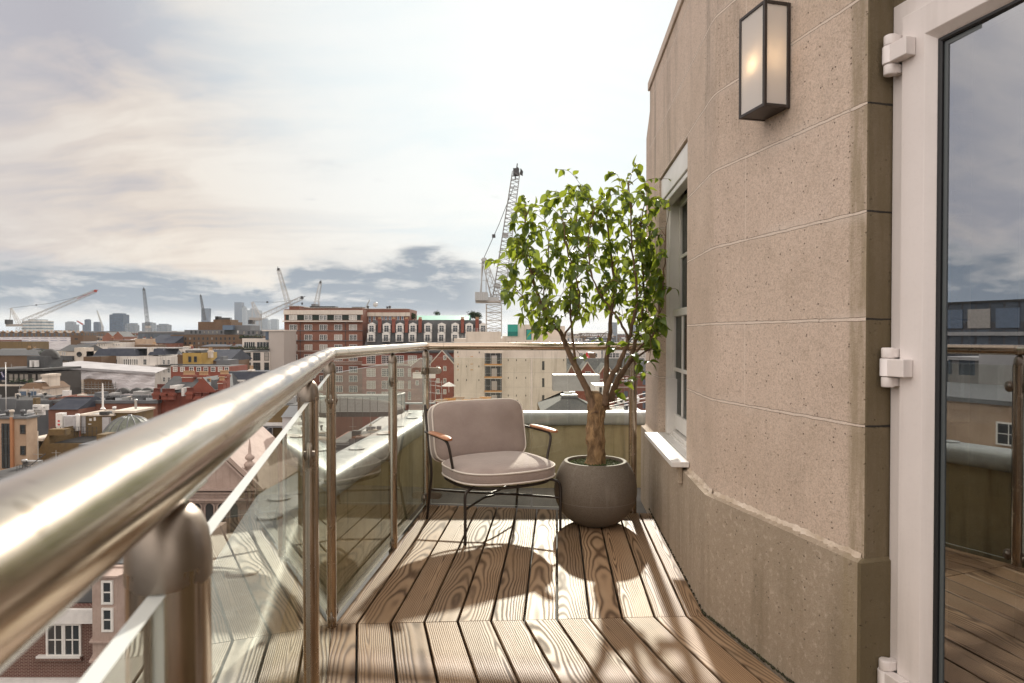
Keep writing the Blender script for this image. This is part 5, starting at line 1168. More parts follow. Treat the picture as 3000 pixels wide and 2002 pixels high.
b = Bld('mansion_block', 'brown brick upper block with a dish on its roof right of the mansion', 'apartment block', 1061, 1200, 906, 207, 16, C['red'], roof=C['dark'])
b.box('parapet_band', 1061, 1201, 916, 927, -.4, -.002, C['concrete']); b.box('roof_coping', 1061, 1193, 904.5, 906, -.2, 15, C['stone'])
wins(b, [1072, 1084, 1096.5, 1119.5, 1131, 1143, 1155, 1167, 1179], [936], 7, 19, 'one', pm=C['bluepane'])
dz = thing('satellite_dish', 'large grey satellite dish on the brown upper block', 'dish', P(1100, 901, 209))
mb = MB(); mb.lathe([(.0, .35), (.35, .32), (.7, .18), (.78, .0), (.74, .0), (.5, .16), (.0, .26)], (0, 0, .9), 20, M=Matrix.Rotation(R(75), 4, 'X')); mb.build('reflector', C['galv'], dz); mb = MB(); mb.bar((0, 0, 0), (0, .1, .8), .08); mb.bar((0, -.1, .9), (0, -.75, .95), .03); mb.build('stand', C['metal_d'], dz)
for x, k in ((1078, .9), (1135, .7), (1142, .9)):
    pp = P(x, 905, 210); vt = thing('roof_vent', 'small dark roof vent by the satellite dish', 'vent', pp, group='roof vents by the satellite dish'); mb = MB(); mb.lathe([(.3, 0), (.3, .6 * k), (.45, .65 * k), (.4, .95 * k), (0, 1.1 * k)], (0, 0, 0), 10); mb.build('cowl', C['metal_d'], vt)
b = Bld('mansard_block', 'long grey slate mansard with two rows of white dormers and red stacks', 'apartment block', 1061, 1432, 1032, 196, 14, C['crimson'])
mansard(b, 1061, 1432, 938, 1032, 2.6, C['slate'])
for px, g in ((1087, 0), (1131, 0), (1170, 0), (1208, 0), (1253, 0), (1293, 0), (1333, 1), (1374, 1), (1415, 1)):
    for py, yo in ((962, 1.6), (989, .6)):
        if g and py > 970 and px > 1380: continue
        dm = MB(); w2 = b.m(22) / 2; z0, z1 = b.lz(py + 13), b.lz(py - 11); dm.box(b.lx(px) - w2, b.lx(px) + w2, yo - .75, yo + 2.0, z0, z1); dm.add([(b.lx(px) - w2 - .15, yo - .85, z1), (b.lx(px) + w2 + .15, yo - .85, z1), (b.lx(px), yo - .85, z1 + .55), (b.lx(px) - w2 - .15, yo + 2, z1), (b.lx(px) + w2 + .15, yo + 2, z1), (b.lx(px), yo + 2, z1 + .55)], [(0, 1, 2), (0, 2, 5, 3), (1, 4, 5, 2), (0, 3, 4, 1)])
        do = dm.build('dormer', C['sash'], b.r)
        a, g_m = window_mesh(b.m(15), b.m(20), ST['tall'], C['sash'], C['pane']); o = bpy.data.objects.new('dormer_window', a); COL.objects.link(o); o.parent = do; o.location = (b.lx(px), yo - .79, z0 + .15)
        q = bpy.data.objects.new('pane', g_m); COL.objects.link(q); q.parent = do; q.location = o.location
        mb = MB(); [mb.bar((b.lx(px) - w2 - .2 + k * (2 * w2 + .4) / 8, yo - 1.15, z0 + .02), (b.lx(px) - w2 - .2 + k * (2 * w2 + .4) / 8, yo - 1.15, z0 + .85), .035) for k in range(9)]; mb.box(b.lx(px) - w2 - .25, b.lx(px) + w2 + .25, yo - 1.18, yo - 1.12, z0 + .82, z0 + .9); mb.build('balcony_rail', C['metal_d'], do)
for px in (1110, 1151, 1189, 1229, 1354, 1397): chimney(b, px, 935, 975, 9, 3, C['crimson'], y=.9)
wins(b, [1087, 1131, 1170, 1208, 1253, 1293], [1054, 1092, 1128, 1160], 26, 24, 'sash', mix=.5)
b.box('cornice', 1060, 1433, 1030, 1034, -.7, -.002, C['metal_d']); b.box('string_course', 1060, 1433, 1068, 1071, -.4, -.002, C['stone'])
b = Bld('copper_roof_hall', 'bright green copper roof rising behind the slate mansard', 'roofed hall', 1213, 1374, 938, 225, 20, C['slate']); gable(b, 1213, 1374, 923, 938, C['copper'], 'x', 14)
def roof_tree(px, py, Y, rad, label, n=420):
    tr_ = thing('roof_tree', label, 'tree', P(px, py, Y)); rr = random.Random(int(px)); mb = MB(); mb.bar((0, 0, 0), (0, 0, rad * .9), .12, r2=.07, n=6)
    for k in range(4): mb.bar((0, 0, rad * .5), (rr.uniform(-.6, .6) * rad, rr.uniform(-.6, .6) * rad, rad * .9), .06, r2=.02)
    mb.build('trunk', M['branch'], tr_); mb = MB()
    for k in range(n):
        a, e, q = rr.uniform(0, 6.28), rr.uniform(-1, 1), rad * (rr.random() ** .4) * (.8 + .3 * math.sin(k)); c_ = Vector((math.cos(a) * math.sqrt(1 - e * e) * q, math.sin(a) * math.sqrt(1 - e * e) * q, rad * .72 + e * q * .75)); s_ = rad * .13
        v = [c_ + Vector((rr.gauss(0, s_), rr.gauss(0, s_), rr.gauss(0, s_))) for _ in range(3)]; mb.add(v, [(0, 1, 2)])
    mb.build('crown', C['green'], tr_)
roof_tree(1208, 938, 212, 1.6, 'round dark roof tree at the right end of the brown upper block'); roof_tree(1385, 936, 235, 2.1, 'wide dark tree at the right end of the copper roof'); roof_tree(1398, 937, 236, 1.8, 'second dark tree right beside the wide tree past the copper roof'); roof_tree(1280, 927, 240, 1.4, 'small treetop showing over the middle of the copper roof', 200)

# ---------------- the concrete core under construction with its crane
b = Bld('concrete_core', 'raw concrete lift core under construction behind the chair and rail', 'building site', 1330, 1475, 992, 152, 14, C['concrete'])
b.box('upper_lift', 1365, 1467, 972, 992, .05, 8, C['concrete']); b.box('side_core', 1472, 1660, 985, 1300, .6, 16, C['concrete']); b.box('stair_head', 1517, 1590, 951, 985, .8, 9, C['concrete']); b.box('right_wall', 1590, 1658, 955, 985, 3, 12, C['concrete'])
shaft = b.box('open_shaft', 1420, 1470, 1034, 1300, -.01, .9, C['dark'])
b.wall.hide_render = False
for k, y in enumerate((1034, 1072, 1109, 1150, 1190)):
    b.box('floor_slab', 1419, 1471, y - 1.5, y + 1.2, -.35, -.012, C['concrete'])
    if k: b.box('edge_board', 1419, 1470.5, y - 5.5, y - 1.7, -.40, -.05, C['orange'])
    mb = MB()
    for x in (1423, 1437, 1452, 1467): mb.bar((b.lx(x), -.2, b.lz(y + 36)), (b.lx(x), -.2, b.lz(y + 1)), .05)
    mb.bar((b.lx(1420), -.3, b.lz(y + 22)), (b.lx(1470), -.3, b.lz(y + 22)), .035); mb.build('guard_rail', C['galv'], b.r)
    b.box('inner_wall', 1440, 1456, y + 8, y + 34, -.03, -.012, C['grey_panel'])
def slots(xs, ys, w=2.4, h=5.5, yy=-.02):
    for y in ys:
        for x in xs: b.box('wall_slot', x - w / 2, x + w / 2, y - h / 2, y + h / 2, yy, yy + .03, C['dark'])
slots((1341, 1366.5, 1403), (1074, 1114)); slots((1341, 1404), (1033,)); slots((1489, 1513, 1540.5, 1652), (1004, 1056, 1108, 1160), yy=.58); slots((1592,), (1072, 1122, 1172), 7, 26, .575)
for y in (1045, 1067, 1084):
    for x in (1342, 1380, 1384): b.box('tie_plate', x - 1.4, x + 1.4, y - 1.2, y + 1.2, -.05, -.002, C['orange'])
for y in (1020, 1050, 1092, 1135): b.box('pour_line', 1472.5, 1659.5, y, y + .6, .585, .6, C['grey_panel'])
mb = MB(); lattice(mb, P(1517, 1004, 154), P(1517, 950, 154), 1.4, 1.4, 4, .05)
for x in range(1345, 1470, 9): mb.bar(P(x, 973 if x > 1364 else 991, 152.1), P(x, 962 if x > 1364 else 980, 152.1), .045)
for y0, y1 in ((964, 964), (968, 968)): mb.bar(P(1365, y0, 152.1), P(1467, y1, 152.1), .04)
for x in range(1520, 1590, 10): mb.bar(P(x, 951, 153), P(x, 940, 153), .045)
mb.bar(P(1517, 942, 153), P(1590, 942, 153), .04); mb.bar(P(1517, 946, 153), P(1590, 946, 153), .04)
for y in (982, 986, 990): mb.bar(P(1331, y, 152.2), P(1364, y, 152.2), .04)
o = mb.build('edge_scaffold', C['galv'], None); o.parent = b.r; o.matrix_parent_inverse = Matrix.Translation(-b.r.location)
b.box('debris_netting', 1487, 1517, 951, 985, .3, .5, C['teal']); b.box('netted_opening', 1543, 1556, 967, 996, .555, .79, C['teal']); b.box('opening_frame', 1541.5, 1557.5, 965, 996, .58, .597, C['dark'])
b.box('green_stripe', 1487, 1517, 972, 985, .28, .299, flat('dark_green_netting', (.012, .16, .13), .8))
cr = crane('tower_crane', 'big white luffing crane standing on the concrete core beside the ficus', 160, (1447, 893), (1394, 1468, 882, 888), ((1459, 888), (1512, 506)), (1417, 758), None, 3.6, .12, counter=(1393, 1429, 858, 882), base=PZ(985, 160), nj=34, jmat='crane_grey')
mb = MB(); a0_, a1_ = P(1410, 860, 160), P(1417, 765, 160); b0_ = P(1458, 875, 160)
for dy in (-1.3, 1.3):
    for p_, q_ in ((P(1410, 858, 160), P(1412, 770, 160)), (P(1424, 858, 160), P(1424, 770, 160)), (P(1458, 878, 160), P(1423, 762, 160)), (P(1440, 878, 160), P(1414, 772, 160))): mb.bar(p_ + Vector((0, dy, 0)), q_ + Vector((0, dy * .6, 0)), .09)
mb.bar(P(1404, 772, 160), P(1424, 772, 160), .08); mb.bar(P(1412, 822, 160), P(1424, 822, 160), .07); mb.box(PX(1413, 160), PX(1424, 160), 159, 161, PZ(768, 160), PZ(757, 160))
mb.build('gantry', C['galv'], cr)
mb = MB(); mb.box(PX(1430, 160), PX(1462, 160), 158.4, 158.6, PZ(882, 160), PZ(872, 160)); [mb.bar(P(1430 + k * 6, 872, 158.5), P(1430 + k * 6, 866, 158.5), .05) for k in range(7)]; mb.bar(P(1430, 866, 158.5), P(1468, 866, 158.5), .05); mb.build('walkway', C['galv'], cr)
mb = MB(); mb.box(PX(1466, 160), PX(1480, 160), 158.6, 160.6, PZ(884, 160), PZ(862, 160)); mb.build('cab', C['grey_box'], cr, bevel=.1)
mb = MB(); mb.box(PX(1474, 160), PX(1489, 160), 159.4, 160.6, PZ(696, 160), PZ(685, 160)); mb.build('jib_platform', C['galv'], cr); mb = MB(); mb.box(PX(1453, 160), PX(1466, 160), 159, 161, PZ(845, 160), PZ(832, 160)); mb.build('winch_platform', C['galv'], cr)
mb = MB(); t0 = P(1519, 500, 160); mb.add([t0 + Vector(v) for v in ((.5, 0, .6), (1.1, 0, -.2), (1.0, .2, -1.3), (.3, .1, -.9))], [(0, 1, 2, 3)]); mb.bar(P(1507, 502, 160), P(1519, 493, 160), .35, n=6); mb.build('tip_flag', C['metal_d'], cr)

# ---------------- red gables either side of the core
def gabled(label, x0, x1, yt, ye, Y, wxs, rows, w=9, h=13, mat='crimson', gxs=None):
    b = Bld('gabled_house', label, 'house', x0, x1, ye, Y, 10, C[mat]); gable(b, x0, x1, yt, ye, C['slate'], 'y', 10, gmat=C[mat], o=.3)
    mb = MB(); xm = (b.lx(x0) + b.lx(x1)) / 2
    for s_ in (b.lx(x0) - .3, b.lx(x1) + .3): mb.bar((s_, -.12, b.lz(ye)), (xm, -.12, b.lz(yt) + .1), .16)
    mb.build('gable_edge', C['stone'], b.r); wins(b, wxs, rows, w, h, 'tall', mix=.3)
    if gxs: wins(b, *gxs)
    return b
gabled('orange red gabled house with small white windows left of the concrete core', 1262, 1328, 1028, 1068, 182, [1303, 1283], [1080, 1116, 1148], 9, 14, gxs=([1303], [1048], 9, 13, 'tall'))
gabled('low red house behind the rail post at the second handrail bend', 1204, 1262, 1050, 1074, 186, [1222, 1244], [1092, 1122], 9, 14)
gabled('wide red brick gable with a triple window seen through the ficus branches', 1690, 1752, 1062, 1110, 170, [1723], [1117], 15, 14, gxs=([1723], [1094], 17, 11, 'plain'))
gabled('smaller red gable right of the wide gable behind the ficus trunk', 1752, 1800, 1066, 1104, 172, [1776, 1790], [1091, 1118], 8, 10); gabled('dark red gable left of the wide gable beyond the ficus stems', 1658, 1690, 1072, 1108, 175, [1672], [1120], 9, 13, mat='red')
b = Bld('slate_terrace', 'red terrace under a grey slate roof behind the two gables', 'terrace', 1655, 1900, 1092, 185, 12, C['fr_red']); gable(b, 1655, 1900, 1052, 1092, C['slate'], 'x', 12)
b = Bld('white_house', 'white house with two sash windows above the red gables', 'house', 1668, 1716, 1018, 215, 10, C['white'], roof=C['dark']); wins(b, [1680, 1702], [1041], 13, 15, 'sash')
sg = thing('red_sign', 'small red sign shaped like a spire above the red gables', 'sign', P(1719, 1050, 212)); mb = MB(); w_ = 1.0
mb.add([(-.85, 0, 0), (.85, 0, 0), (.85, 0, .75), (.35, 0, 1.1), (.12, 0, 1.9), (-.12, 0, 1.9), (-.35, 0, 1.1), (-.85, 0, .75)] + [(-.85, .2, 0), (.85, .2, 0), (.85, .2, .75), (.35, .2, 1.1), (.12, .2, 1.9), (-.12, .2, 1.9), (-.35, .2, 1.1), (-.85, .2, .75)], [tuple(range(8)), tuple(range(15, 7, -1))] + [(i, 8 + i, 8 + (i + 1) % 8, (i + 1) % 8) for i in range(8)]); mb.build('board', C['redsign'], sg)
mb = MB(); mb.box(-.5, .5, -.03, -.004, .12, .3); mb.box(-.45, -.2, -.03, -.004, .45, .65); mb.box(.2, .45, -.03, -.004, .45, .65); mb.build('white_marks', C['metal_w'], sg)

# ---------------- pale modern block and long brown office
b = Bld('modern_block', 'pale stone modern block with big dark windows and planted terraces', 'apartment block', 671, 790, 1028, 185, 14, C['modern'], roof=C['pale'])
wins(b, [697, 724, 752], [1045, 1074.5, 1104], 21, 24, 'big', C['bronze'], mix=.1); wins(b, [781], [1045, 1074.5, 1104], 14, 24, 'one', C['bronze'], mix=.1)
b.box('upper_storey', 699, 790, 992, 1028, 2.5, 12, C['modern'])
for x0, x1 in ((705, 737), (743, 788)): b.box('upper_window', x0, x1, 1003, 1020, 2.42, 2.49, C['pane']); [b.box('mullion', x0 + k * (x1 - x0) / 5 - .4, x0 + k * (x1 - x0) / 5 + .4, 1003, 1020, 2.34, 2.42, C['sash']) for k in range(6)]
b.box('stair_tower', 786, 830, 968, 1300, .4, 11, C['grey_panel']); b.box('tower_coping', 767, 831, 967, 970.5, .1, 11.3, C['modern']); b.box('glass_link', 770, 786, 971, 996, 2, 8, C['bluepane'])
def hedge(px0, px1, py, Y, label, hgt=.9, n=500):
    h = thing('roof_hedge', label, 'hedge', ((PX(px0, Y) + PX(px1, Y)) / 2, Y, PZ(py, Y))); rr = random.Random(int(px0 + py)); w = PX(px1, Y) - PX(px0, Y); mb = MB(); mb.box(-w / 2, w / 2, 0, .6, -.15, hgt * .35); mb.build('planter_box', C['dark'], h); mb = MB()
    for k in range(n):
        c_ = Vector((rr.uniform(-w / 2, w / 2), rr.uniform(-.2, .8), rr.uniform(.1, 1) ** .8 * hgt * (.75 + .35 * math.sin(k * .37)))); s_ = .13
        mb.add([c_ + Vector((rr.gauss(0, s_), rr.gauss(0, s_), rr.gauss(0, s_))) for _ in range(3)], [(0, 1, 2)])
    mb.build('foliage', C['green'], h)
hedge(673, 787, 1026, 184.6, 'clipped dark hedge along the lower terrace of the pale modern block', 1.0, 900); hedge(700, 768, 991, 188.5, 'loose planting on the upper terrace of the pale modern block', .9, 400); hedge(115, 155, 1040, 176, 'yellowish shrubs on the terrace left of the round window gable', 1.2, 300)
b = Bld('brown_office', 'long brown brick office with rows of small dark windows', 'office block', 500, 702, 981, 262, 18, C['brown'], roof=C['dark'])
wins(b, [531 + 12.9 * k for k in range(13)], [992.5, 1006, 1019], 5.6, 7.5, 'one', C['bronze'], mix=.08)
b.box('attic', 536, 652, 967, 981, 1.2, 14, C['lead']); b.box('attic', 690, 766, 968, 985, 3.2, 14, C['lead']); wins(b, [557 + 12.6 * k for k in range(8)], [973.5], 6, 9, 'plain', C['bronze'], y=1.16); wins(b, [706, 720, 733, 745, 757], [975], 7, 9, 'plain', C['bronze'], y=3.16)
b.box('penthouse', 570, 668, 943, 967, 3, 14, C['brown']); b.box('penthouse', 612, 662, 936, 943, 4, 12, C['brown']); b.box('penthouse_rail', 614, 658, 930, 936, 5, 5.2, C['metal_d']); b.box('glass_penthouse', 645, 676, 953, 967, 2.2, 9, C['bluepane']); b.box('green_roof_deck', 676, 722, 953, 968, 4, 14, C['lead']); b.box('roof_tank', 614, 624, 926, 936, 5, 8, C['metal_d'])

# ---------------- white mansard terrace, oculus gable and the yellow block
b = Bld('white_mansard', 'streaked white terrace under a dark slate mansard', 'apartment block', 297, 470, 1044, 166, 12, C['white']); mansard(b, 270, 398, 1023, 1044, 1.0, C['bslate'], 9); mansard(b, 432, 482, 1022, 1041, .8, C['bslate'], 9); b.box('stone_bay', 428, 446, 1018, 1046, .4, 3, C['white']); b.box('roof_edge', 300, 500, 1019.5, 1022.5, 2.2, 9, C['pale'])
wins(b, [313.5, 338.5, 424.5, 482], [1061], 11, 18, 'plain', mix=.1); wins(b, [364 + 6.2 * k for k in range(7)], [1061], 5.2, 18, 'one', mix=.1); wins(b, [349, 358, 367, 376, 386], [1084], 7, 7, 'plain', mix=.1); wins(b, [405, 435, 461, 485], [1086], 10, 15, 'plain', mix=.1)
b.box('ledge', 282, 501, 1070, 1073, -.8, -.002, C['white'])
b = Bld('white_mansard_wing', 'right wing of the streaked white terrace with balconies', 'apartment block', 470.5, 502, 1044, 165, 10, C['white']); wins(b, [480, 494], [1061, 1086, 1112], 8, 14, 'plain', mix=.1); b.box('balcony', 462, 500, 1069, 1071, -1.2, -.002, C['dark'])
b = Bld('brown_flank', 'blank brown brick flank wall left of the streaked white terrace', 'house', 244, 297, 1043, 160, 6, C['brown'], roof=C['dark'])
b = Bld('oculus_house', 'cream stone house with a round window in its gable', 'house', 156, 253, 1030, 172, 10, C['cream']); gable(b, 170, 246, 1011, 1029, C['slate'], 'x', 9); b.box('gable_front', 224, 253, 1019, 1066, -.9, 3, C['cream'])
mb = MB(); mb.lathe([(.0, .0), (.42, .0), (.42, .12), (.66, .14), (.66, 0)], (b.lx(239), -.93, b.lz(1038)), 20, M=Matrix.Rotation(R(90), 4, 'X')); mb.build('round_window', C['dark'], b.r); b.box('slate_skirt', 112, 222, 1043, 1056, -1.6, .0 - .002, C['slate']); wins(b, [122, 131, 141, 150, 180, 200], [1062], 5, 10, 'one', mix=.1); wins(b, [160, 170, 183, 190], [1036], 4, 9, 'one', mix=.1)
b = Bld('lower_cream_range', 'lower cream range below the slate skirt left of the round window', 'house', 112, 222, 1056, 173, 6, C['cream']); wins(b, [118, 127, 137, 147, 157, 180, 199, 212], [1065], 5, 12, 'one', mix=.1)
b = Bld('yellow_block', 'ochre rendered rooftop block with two narrow dark windows', 'house', 535, 590, 1032, 152, 8, surf('ochre_render', (0.40, 0.27, 0.075), (0.35, 0.225, 0.06), .6, .85), roof=C['dark']); wins(b, [556, 572.5], [1053], 8.5, 17, 'one', C['bronze'], mix=0); b.box('parapet_top', 539, 584, 1027, 1032, .6, 7, C['slate']); chimney(b, 596, 1028, 1050, 10, 4, C['cream'], y=3); chimney(b, 520, 1040, 1075, 26, 0, C['brown'], y=2, dp=3)
b = Bld('red_terrace', 'low red brick terrace with a row of white framed windows', 'terrace', 500, 672, 1069, 132, 9, C['crimson'], roof=C['dark']); wins(b, [513, 534.5, 560.5, 582, 603, 624, 645, 664], [1082.5], 13, 14, 'plain', mix=.3); b.box('parapet_top', 499, 673, 1067, 1070, -.15, .4, C['slate'])
b = Bld('grey_plant_room', 'grey boxed plant room on the flat roof left of the pale modern block', 'plant room', 633, 670, 1055, 140, 5, C['lead']); b.box('hood', 641, 650, 1045, 1055, .5, 3, C['lead'])
b = Bld('slate_hall', 'broad blue slate roof between the ochre block and the pale modern block', 'hall', 560, 672, 1058, 158, 12, C['brown']); gable(b, 560, 672, 1026, 1058, C['bslate'], 'x', 14)
b = Bld('slate_mansard_house', 'purple grey slate roof with white dormers above the handrail', 'house', 632, 800, 1140, 112, 9, C['cream']); mansard(b, 632, 800, 1092, 1140, 1.4, C['bslate'], 9); [b.box('dormer', x - 12, x + 12, 1114, 1131, .2, 2, C['sash']) for x in (665, 702, 740)]; wins(b, [665, 702, 740], [1122.5], 21, 14, 'sash', y=.12); chimney(b, 722, 1084, 1112, 11, 2, C['white'], y=1.5); b.box('ridge', 633, 800, 1089.5, 1092.5, 1.4, 1.8, C['lead'])
b = Bld('chimney_house', 'red brick house crowned by banded chimney stacks with buff pots', 'house', 458, 640, 1150, 102, 12, C['crimson']); gable(b, 460, 560, 1108, 1150, C['slate'], 'x', 10); gable(b, 545, 640, 1106, 1160, C['slate'], 'y', 11, gmat=C['crimson'])
for x, yt, w, n, yo in ((520, 1102, 33, 9, 3), (560, 1104, 26, 7, 3.5), (619, 1102, 24, 7, 4), (592, 1122, 30, 6, .6), (643, 1116, 14, 3, .2)): chimney(b, x, yt, yt + 50, w, n, C['crimson'], y=yo); b.box('stack_band', x - w / 2 - 1, x + w / 2 + 1, yt + 7, yt + 9, yo - .12, yo + 1.3, C['stone'])
b.box('roof_dormer', 500, 520, 1130, 1142, -.3, 3, C['sash']); b.box('gable_dormer', 536, 544, 1136, 1160, -.6, 2, C['sash'])
for x, y in ((470, 1148), (495, 1149), (512, 1149), (566, 1146), (590, 1160), (612, 1160), (650, 1152)): chimney(b, x, y, y + 20, 18, 5, C['crimson'], C['redpot'], y=-1.5, dp=.8)
b = Bld('front_gable', 'red brick gable with brick steps peeping over the handrail', 'house', 560, 680, 1178, 92, 6, C['crimson']); gable(b, 580, 660, 1156, 1178, C['slate'], 'y', 6, gmat=C['crimson'])
# ---------------- left middle distance
b = Bld('long_hoarding', 'long white printed hoarding across the far left roofs', 'hoarding', -60, 208, 988, 300, 3, C['sheet'])
for k in range(9):
    for y in (990.5, 998): b.box('printed_line', -20 + k * 28, -20 + k * 28 + 20, y, y + 1.0, -.05, -.004, C['ink'])
b = Bld('terrace_row', 'far terrace crowded with tiny chimney pots behind the hoarding', 'terrace', -60, 245, 976, 380, 10, C['fr_brown']); [chimney(b, x, 972, 978, 5, 4, C['brown'] if k % 2 else C['cream'], y=2) for k, x in enumerate(range(-40, 240, 13))]
b = Bld('brick_warehouse', 'plain tan brick flank wall with a sloping top at the left edge', 'warehouse', -40, 93, 1001, 242, 9, C['stock'], roof=C['dark'])
b = Bld('stepped_block', 'brown brick block with one dark opening beside the white rooftop mast', 'house', 207, 245, 983, 290, 9, C['brown'], roof=C['dark']); b.box('opening', 219, 228, 991, 996, -.06, -.002, C['dark'])
b = Bld('slate_ridge', 'long low dark slate roof beneath the tan warehouse', 'house', -40, 155, 1042, 205, 12, C['brown']); gable(b, -40, 155, 1027, 1042, C['slate'], 'x', 12)
b = Bld('canopy_house', 'white rooftop pavilion with a sunlit curved canopy', 'pavilion', 284, 312, 1006, 205, 6, C['white']); b.box('canopy', 240, 314, 1001, 1006, -.6, 6.4, C['pale']); wins(b, [291, 299, 307], [1012], 5, 8, 'one')
b = Bld('small_white_block', 'low white block with five small square windows right of the canopy', 'house', 313, 357, 1003, 208, 7, C['white'], roof=C['dark']); wins(b, [318, 325, 334, 341, 349], [1010], 4.5, 6, 'one', mix=0)
b = Bld('tan_stack', 'blank tan chimney block above the streaked white terrace', 'house', 396, 426, 993, 215, 6, C['tan'], roof=C['dark']); b = Bld('brown_terrace', 'brown brick range with small stacks above the white terrace', 'terrace', 394, 452, 1010, 208, 7, C['brown'], roof=C['slate']); chimney(b, 447, 1008, 1018, 10, 3, C['tan'])
b = Bld('blue_slate_hall', 'dark blue pitched roof left of the long brown office', 'hall', 436, 512, 1006, 255, 14, C['red']); gable(b, 436, 512, 982, 1006, C['bslate'], 'x', 16)
b = Bld('dark_pavilion', 'cluster of dark sooty gables below the broad blue tower', 'house', 300, 362, 987, 330, 12, C['red']); gable(b, 303, 330, 974, 987, C['slate'], 'y', 10, gmat=C['red']); gable(b, 331, 360, 972, 987, C['slate'], 'y', 10, gmat=C['red'])
b = Bld('station_roof', 'wide pale roof with a dark glazed side right of the sooty gables', 'hall', 405, 560, 974, 420, 20, C['fr_dark'], roof=C['lead'], cap=C['pale'])
b = Bld('loft_flat', 'dark flat roofed loft with a wall of glass at the left edge', 'apartment block', -60, 133, 1084, 122, 10, C['bronze'], roof=C['dark']); clutter(b, 8, 100); b.box('fascia', -62, 134, 1081, 1087, -.9, 10, C['dark']); wins(b, [-8, 10, 32, 47, 63, 77, 99, 116], [1108], 14, 26, 'one', C['bronze'], C['pane2'], y=-.02)
for x, y0, y1 in ((54, 1058, 1078), (68, 1058, 1078)): b.box('white_cowl', x - 3, x + 3, y0, y1, 3, 3.8, C['metal_w'])
b.box('plant_enclosure', 32, 86, 1046, 1080, 4, 9, C['slate']); mb = MB(); mb.lathe([(1.7, 0), (1.6, .6), (1.2, 1.2), (.6, 1.6), (0, 1.7)], (b.lx(68), 7, b.lz(1052)), 16); mb.build('barrel_roof', C['dark'], b.r)
b.box('terrace_wall', -60, 118, 1122, 1127, -4, -3.6, C['cream']); hedge(22, 90, 1124, 118, 'low planter of shrubs on the loft terrace', .8, 220)
fl_ = thing('flagpole', 'white pole flying a furled navy flag at the left edge', 'flagpole', P(18, 1215, 96)); zt_ = PZ(1066, 96) - fl_.location.z
mb = MB(); mb.bar((0, 0, 0), (0, 0, zt_), .07, r2=.05, n=10, smooth=True); mb.build('pole', C['metal_w'], fl_); mb = MB(); mb.lathe([(0, 0), (.11, .06), (.1, .16), (0, .2)], (0, 0, zt_), 10); mb.build('finial', C['metal_w'], fl_)
mb = MB(); rows = []
for i in range(9):
    f = i / 8; L_ = .15 + 1.0 * min(1, f * 1.6); rows.append([(-L_ * j / 6 + .25 * max(0, f - .55) * (1 if j < 2 else -.3), .10 * math.sin(j * 1.6 + f * 2), zt_ - .35 - 2.0 * f + .16 * j * (1 - f) * -1) for j in range(7)])
mb.add([p for r_ in rows for p in r_], [(7 * i + j, 7 * i + j + 1, 7 * i + 8 + j, 7 * i + 7 + j) for i in range(8) for j in range(6)], 0, True); fg = mb.build('flag', C['navy'], fl_)
mb = MB(); zz = [(-.62, zt_ - 1.25), (-.40, zt_ - 1.20), (-.55, zt_ - 1.38), (-.33, zt_ - 1.40), (-.50, zt_ - 1.55), (-.26, zt_ - 1.56), (-.42, zt_ - 1.72), (-.18, zt_ - 1.74), (-.33, zt_ - 1.92), (-.10, zt_ - 1.88)]
for a, c_ in zip(zz[:-1], zz[1:]): mb.bar((a[0], -.13, a[1]), (c_[0], -.13, c_[1]), .035)
mb.build('flag_lettering', C['lilac'], fg)
b = Bld('stone_stack', 'square stone chimney block between the dormer roof and the sheeting', 'chimney', 121, 144, 1100, 112, 2.6, C['concrete']); b.box('cap', 119.5, 145.5, 1097, 1104, -.15, 2.75, C['concrete'])
b = Bld('dormer_house', 'brown roof with two dark dormers and a small white cupola', 'house', 58, 121, 1142, 110, 7, C['cream']); mansard(b, 52, 124, 1124, 1142, .8, C['brown'], 7); [b.box('dormer', x - 12, x + 12, 1140, 1160, -.6, .6, C['stone']) for x in (73, 103)]; [b.box('dormer_glass', x - 10, x + 10, 1146, 1160, -.66, -.602, C['bluepane']) for x in (73, 103)]
mb = MB(); zc = b.lz(1131); xc = b.lx(92); mb.box(xc - .7, xc + .7, 2.0, 3.4, b.lz(1131), b.lz(1121)); mb.prism([(xc - 1, 1.7), (xc + 1, 1.7), (xc + 1, 3.7), (xc - 1, 3.7)], b.lz(1121), b.lz(1114), 0, [(xc - .05, 2.65), (xc + .05, 2.65), (xc + .05, 2.75), (xc - .05, 2.75)]); mb.build('cupola', C['metal_w'], b.r)
b = Bld('sheeted_scaffold', 'building wrapped in white scaffold sheeting with a sloping top', 'scaffold', 132, 456, 1165, 138, 8, C['dark'], part='core')
tl, tr2, zb = (b.lx(126), b.lz(1074)), (b.lx(456), b.lz(1096)), b.lz(1172); mb = MB(); nx_, ny_ = 26, 6; rr = random.Random(9); vs = []
for i in range(nx_ + 1):
    for j in range(ny_ + 1):
        f = i / nx_; x = tl[0] + (tr2[0] - tl[0]) * f; z1 = tl[1] + (tr2[1] - tl[1]) * f + .12 * math.sin(i * 2.1); hole = .45 < 1 - j / ny_ + 0 and False
        zb2 = zb if not (.05 < f < .62) else b.lz(1113 + 7 * math.sin(f * 9) + (5 if f > .45 else 0)); vs.append((x, -.35 + .25 * math.sin(i * 1.3 + j * .8) + .1 * rr.random(), z1 + (zb2 - z1) * j / ny_))
mb.add(vs, [(i * (ny_ + 1) + j, i * (ny_ + 1) + j + 1, (i + 1) * (ny_ + 1) + j + 1, (i + 1) * (ny_ + 1) + j) for i in range(nx_) for j in range(ny_)], 0, True); mb.build('sheeting', C['sheet'], b.r)
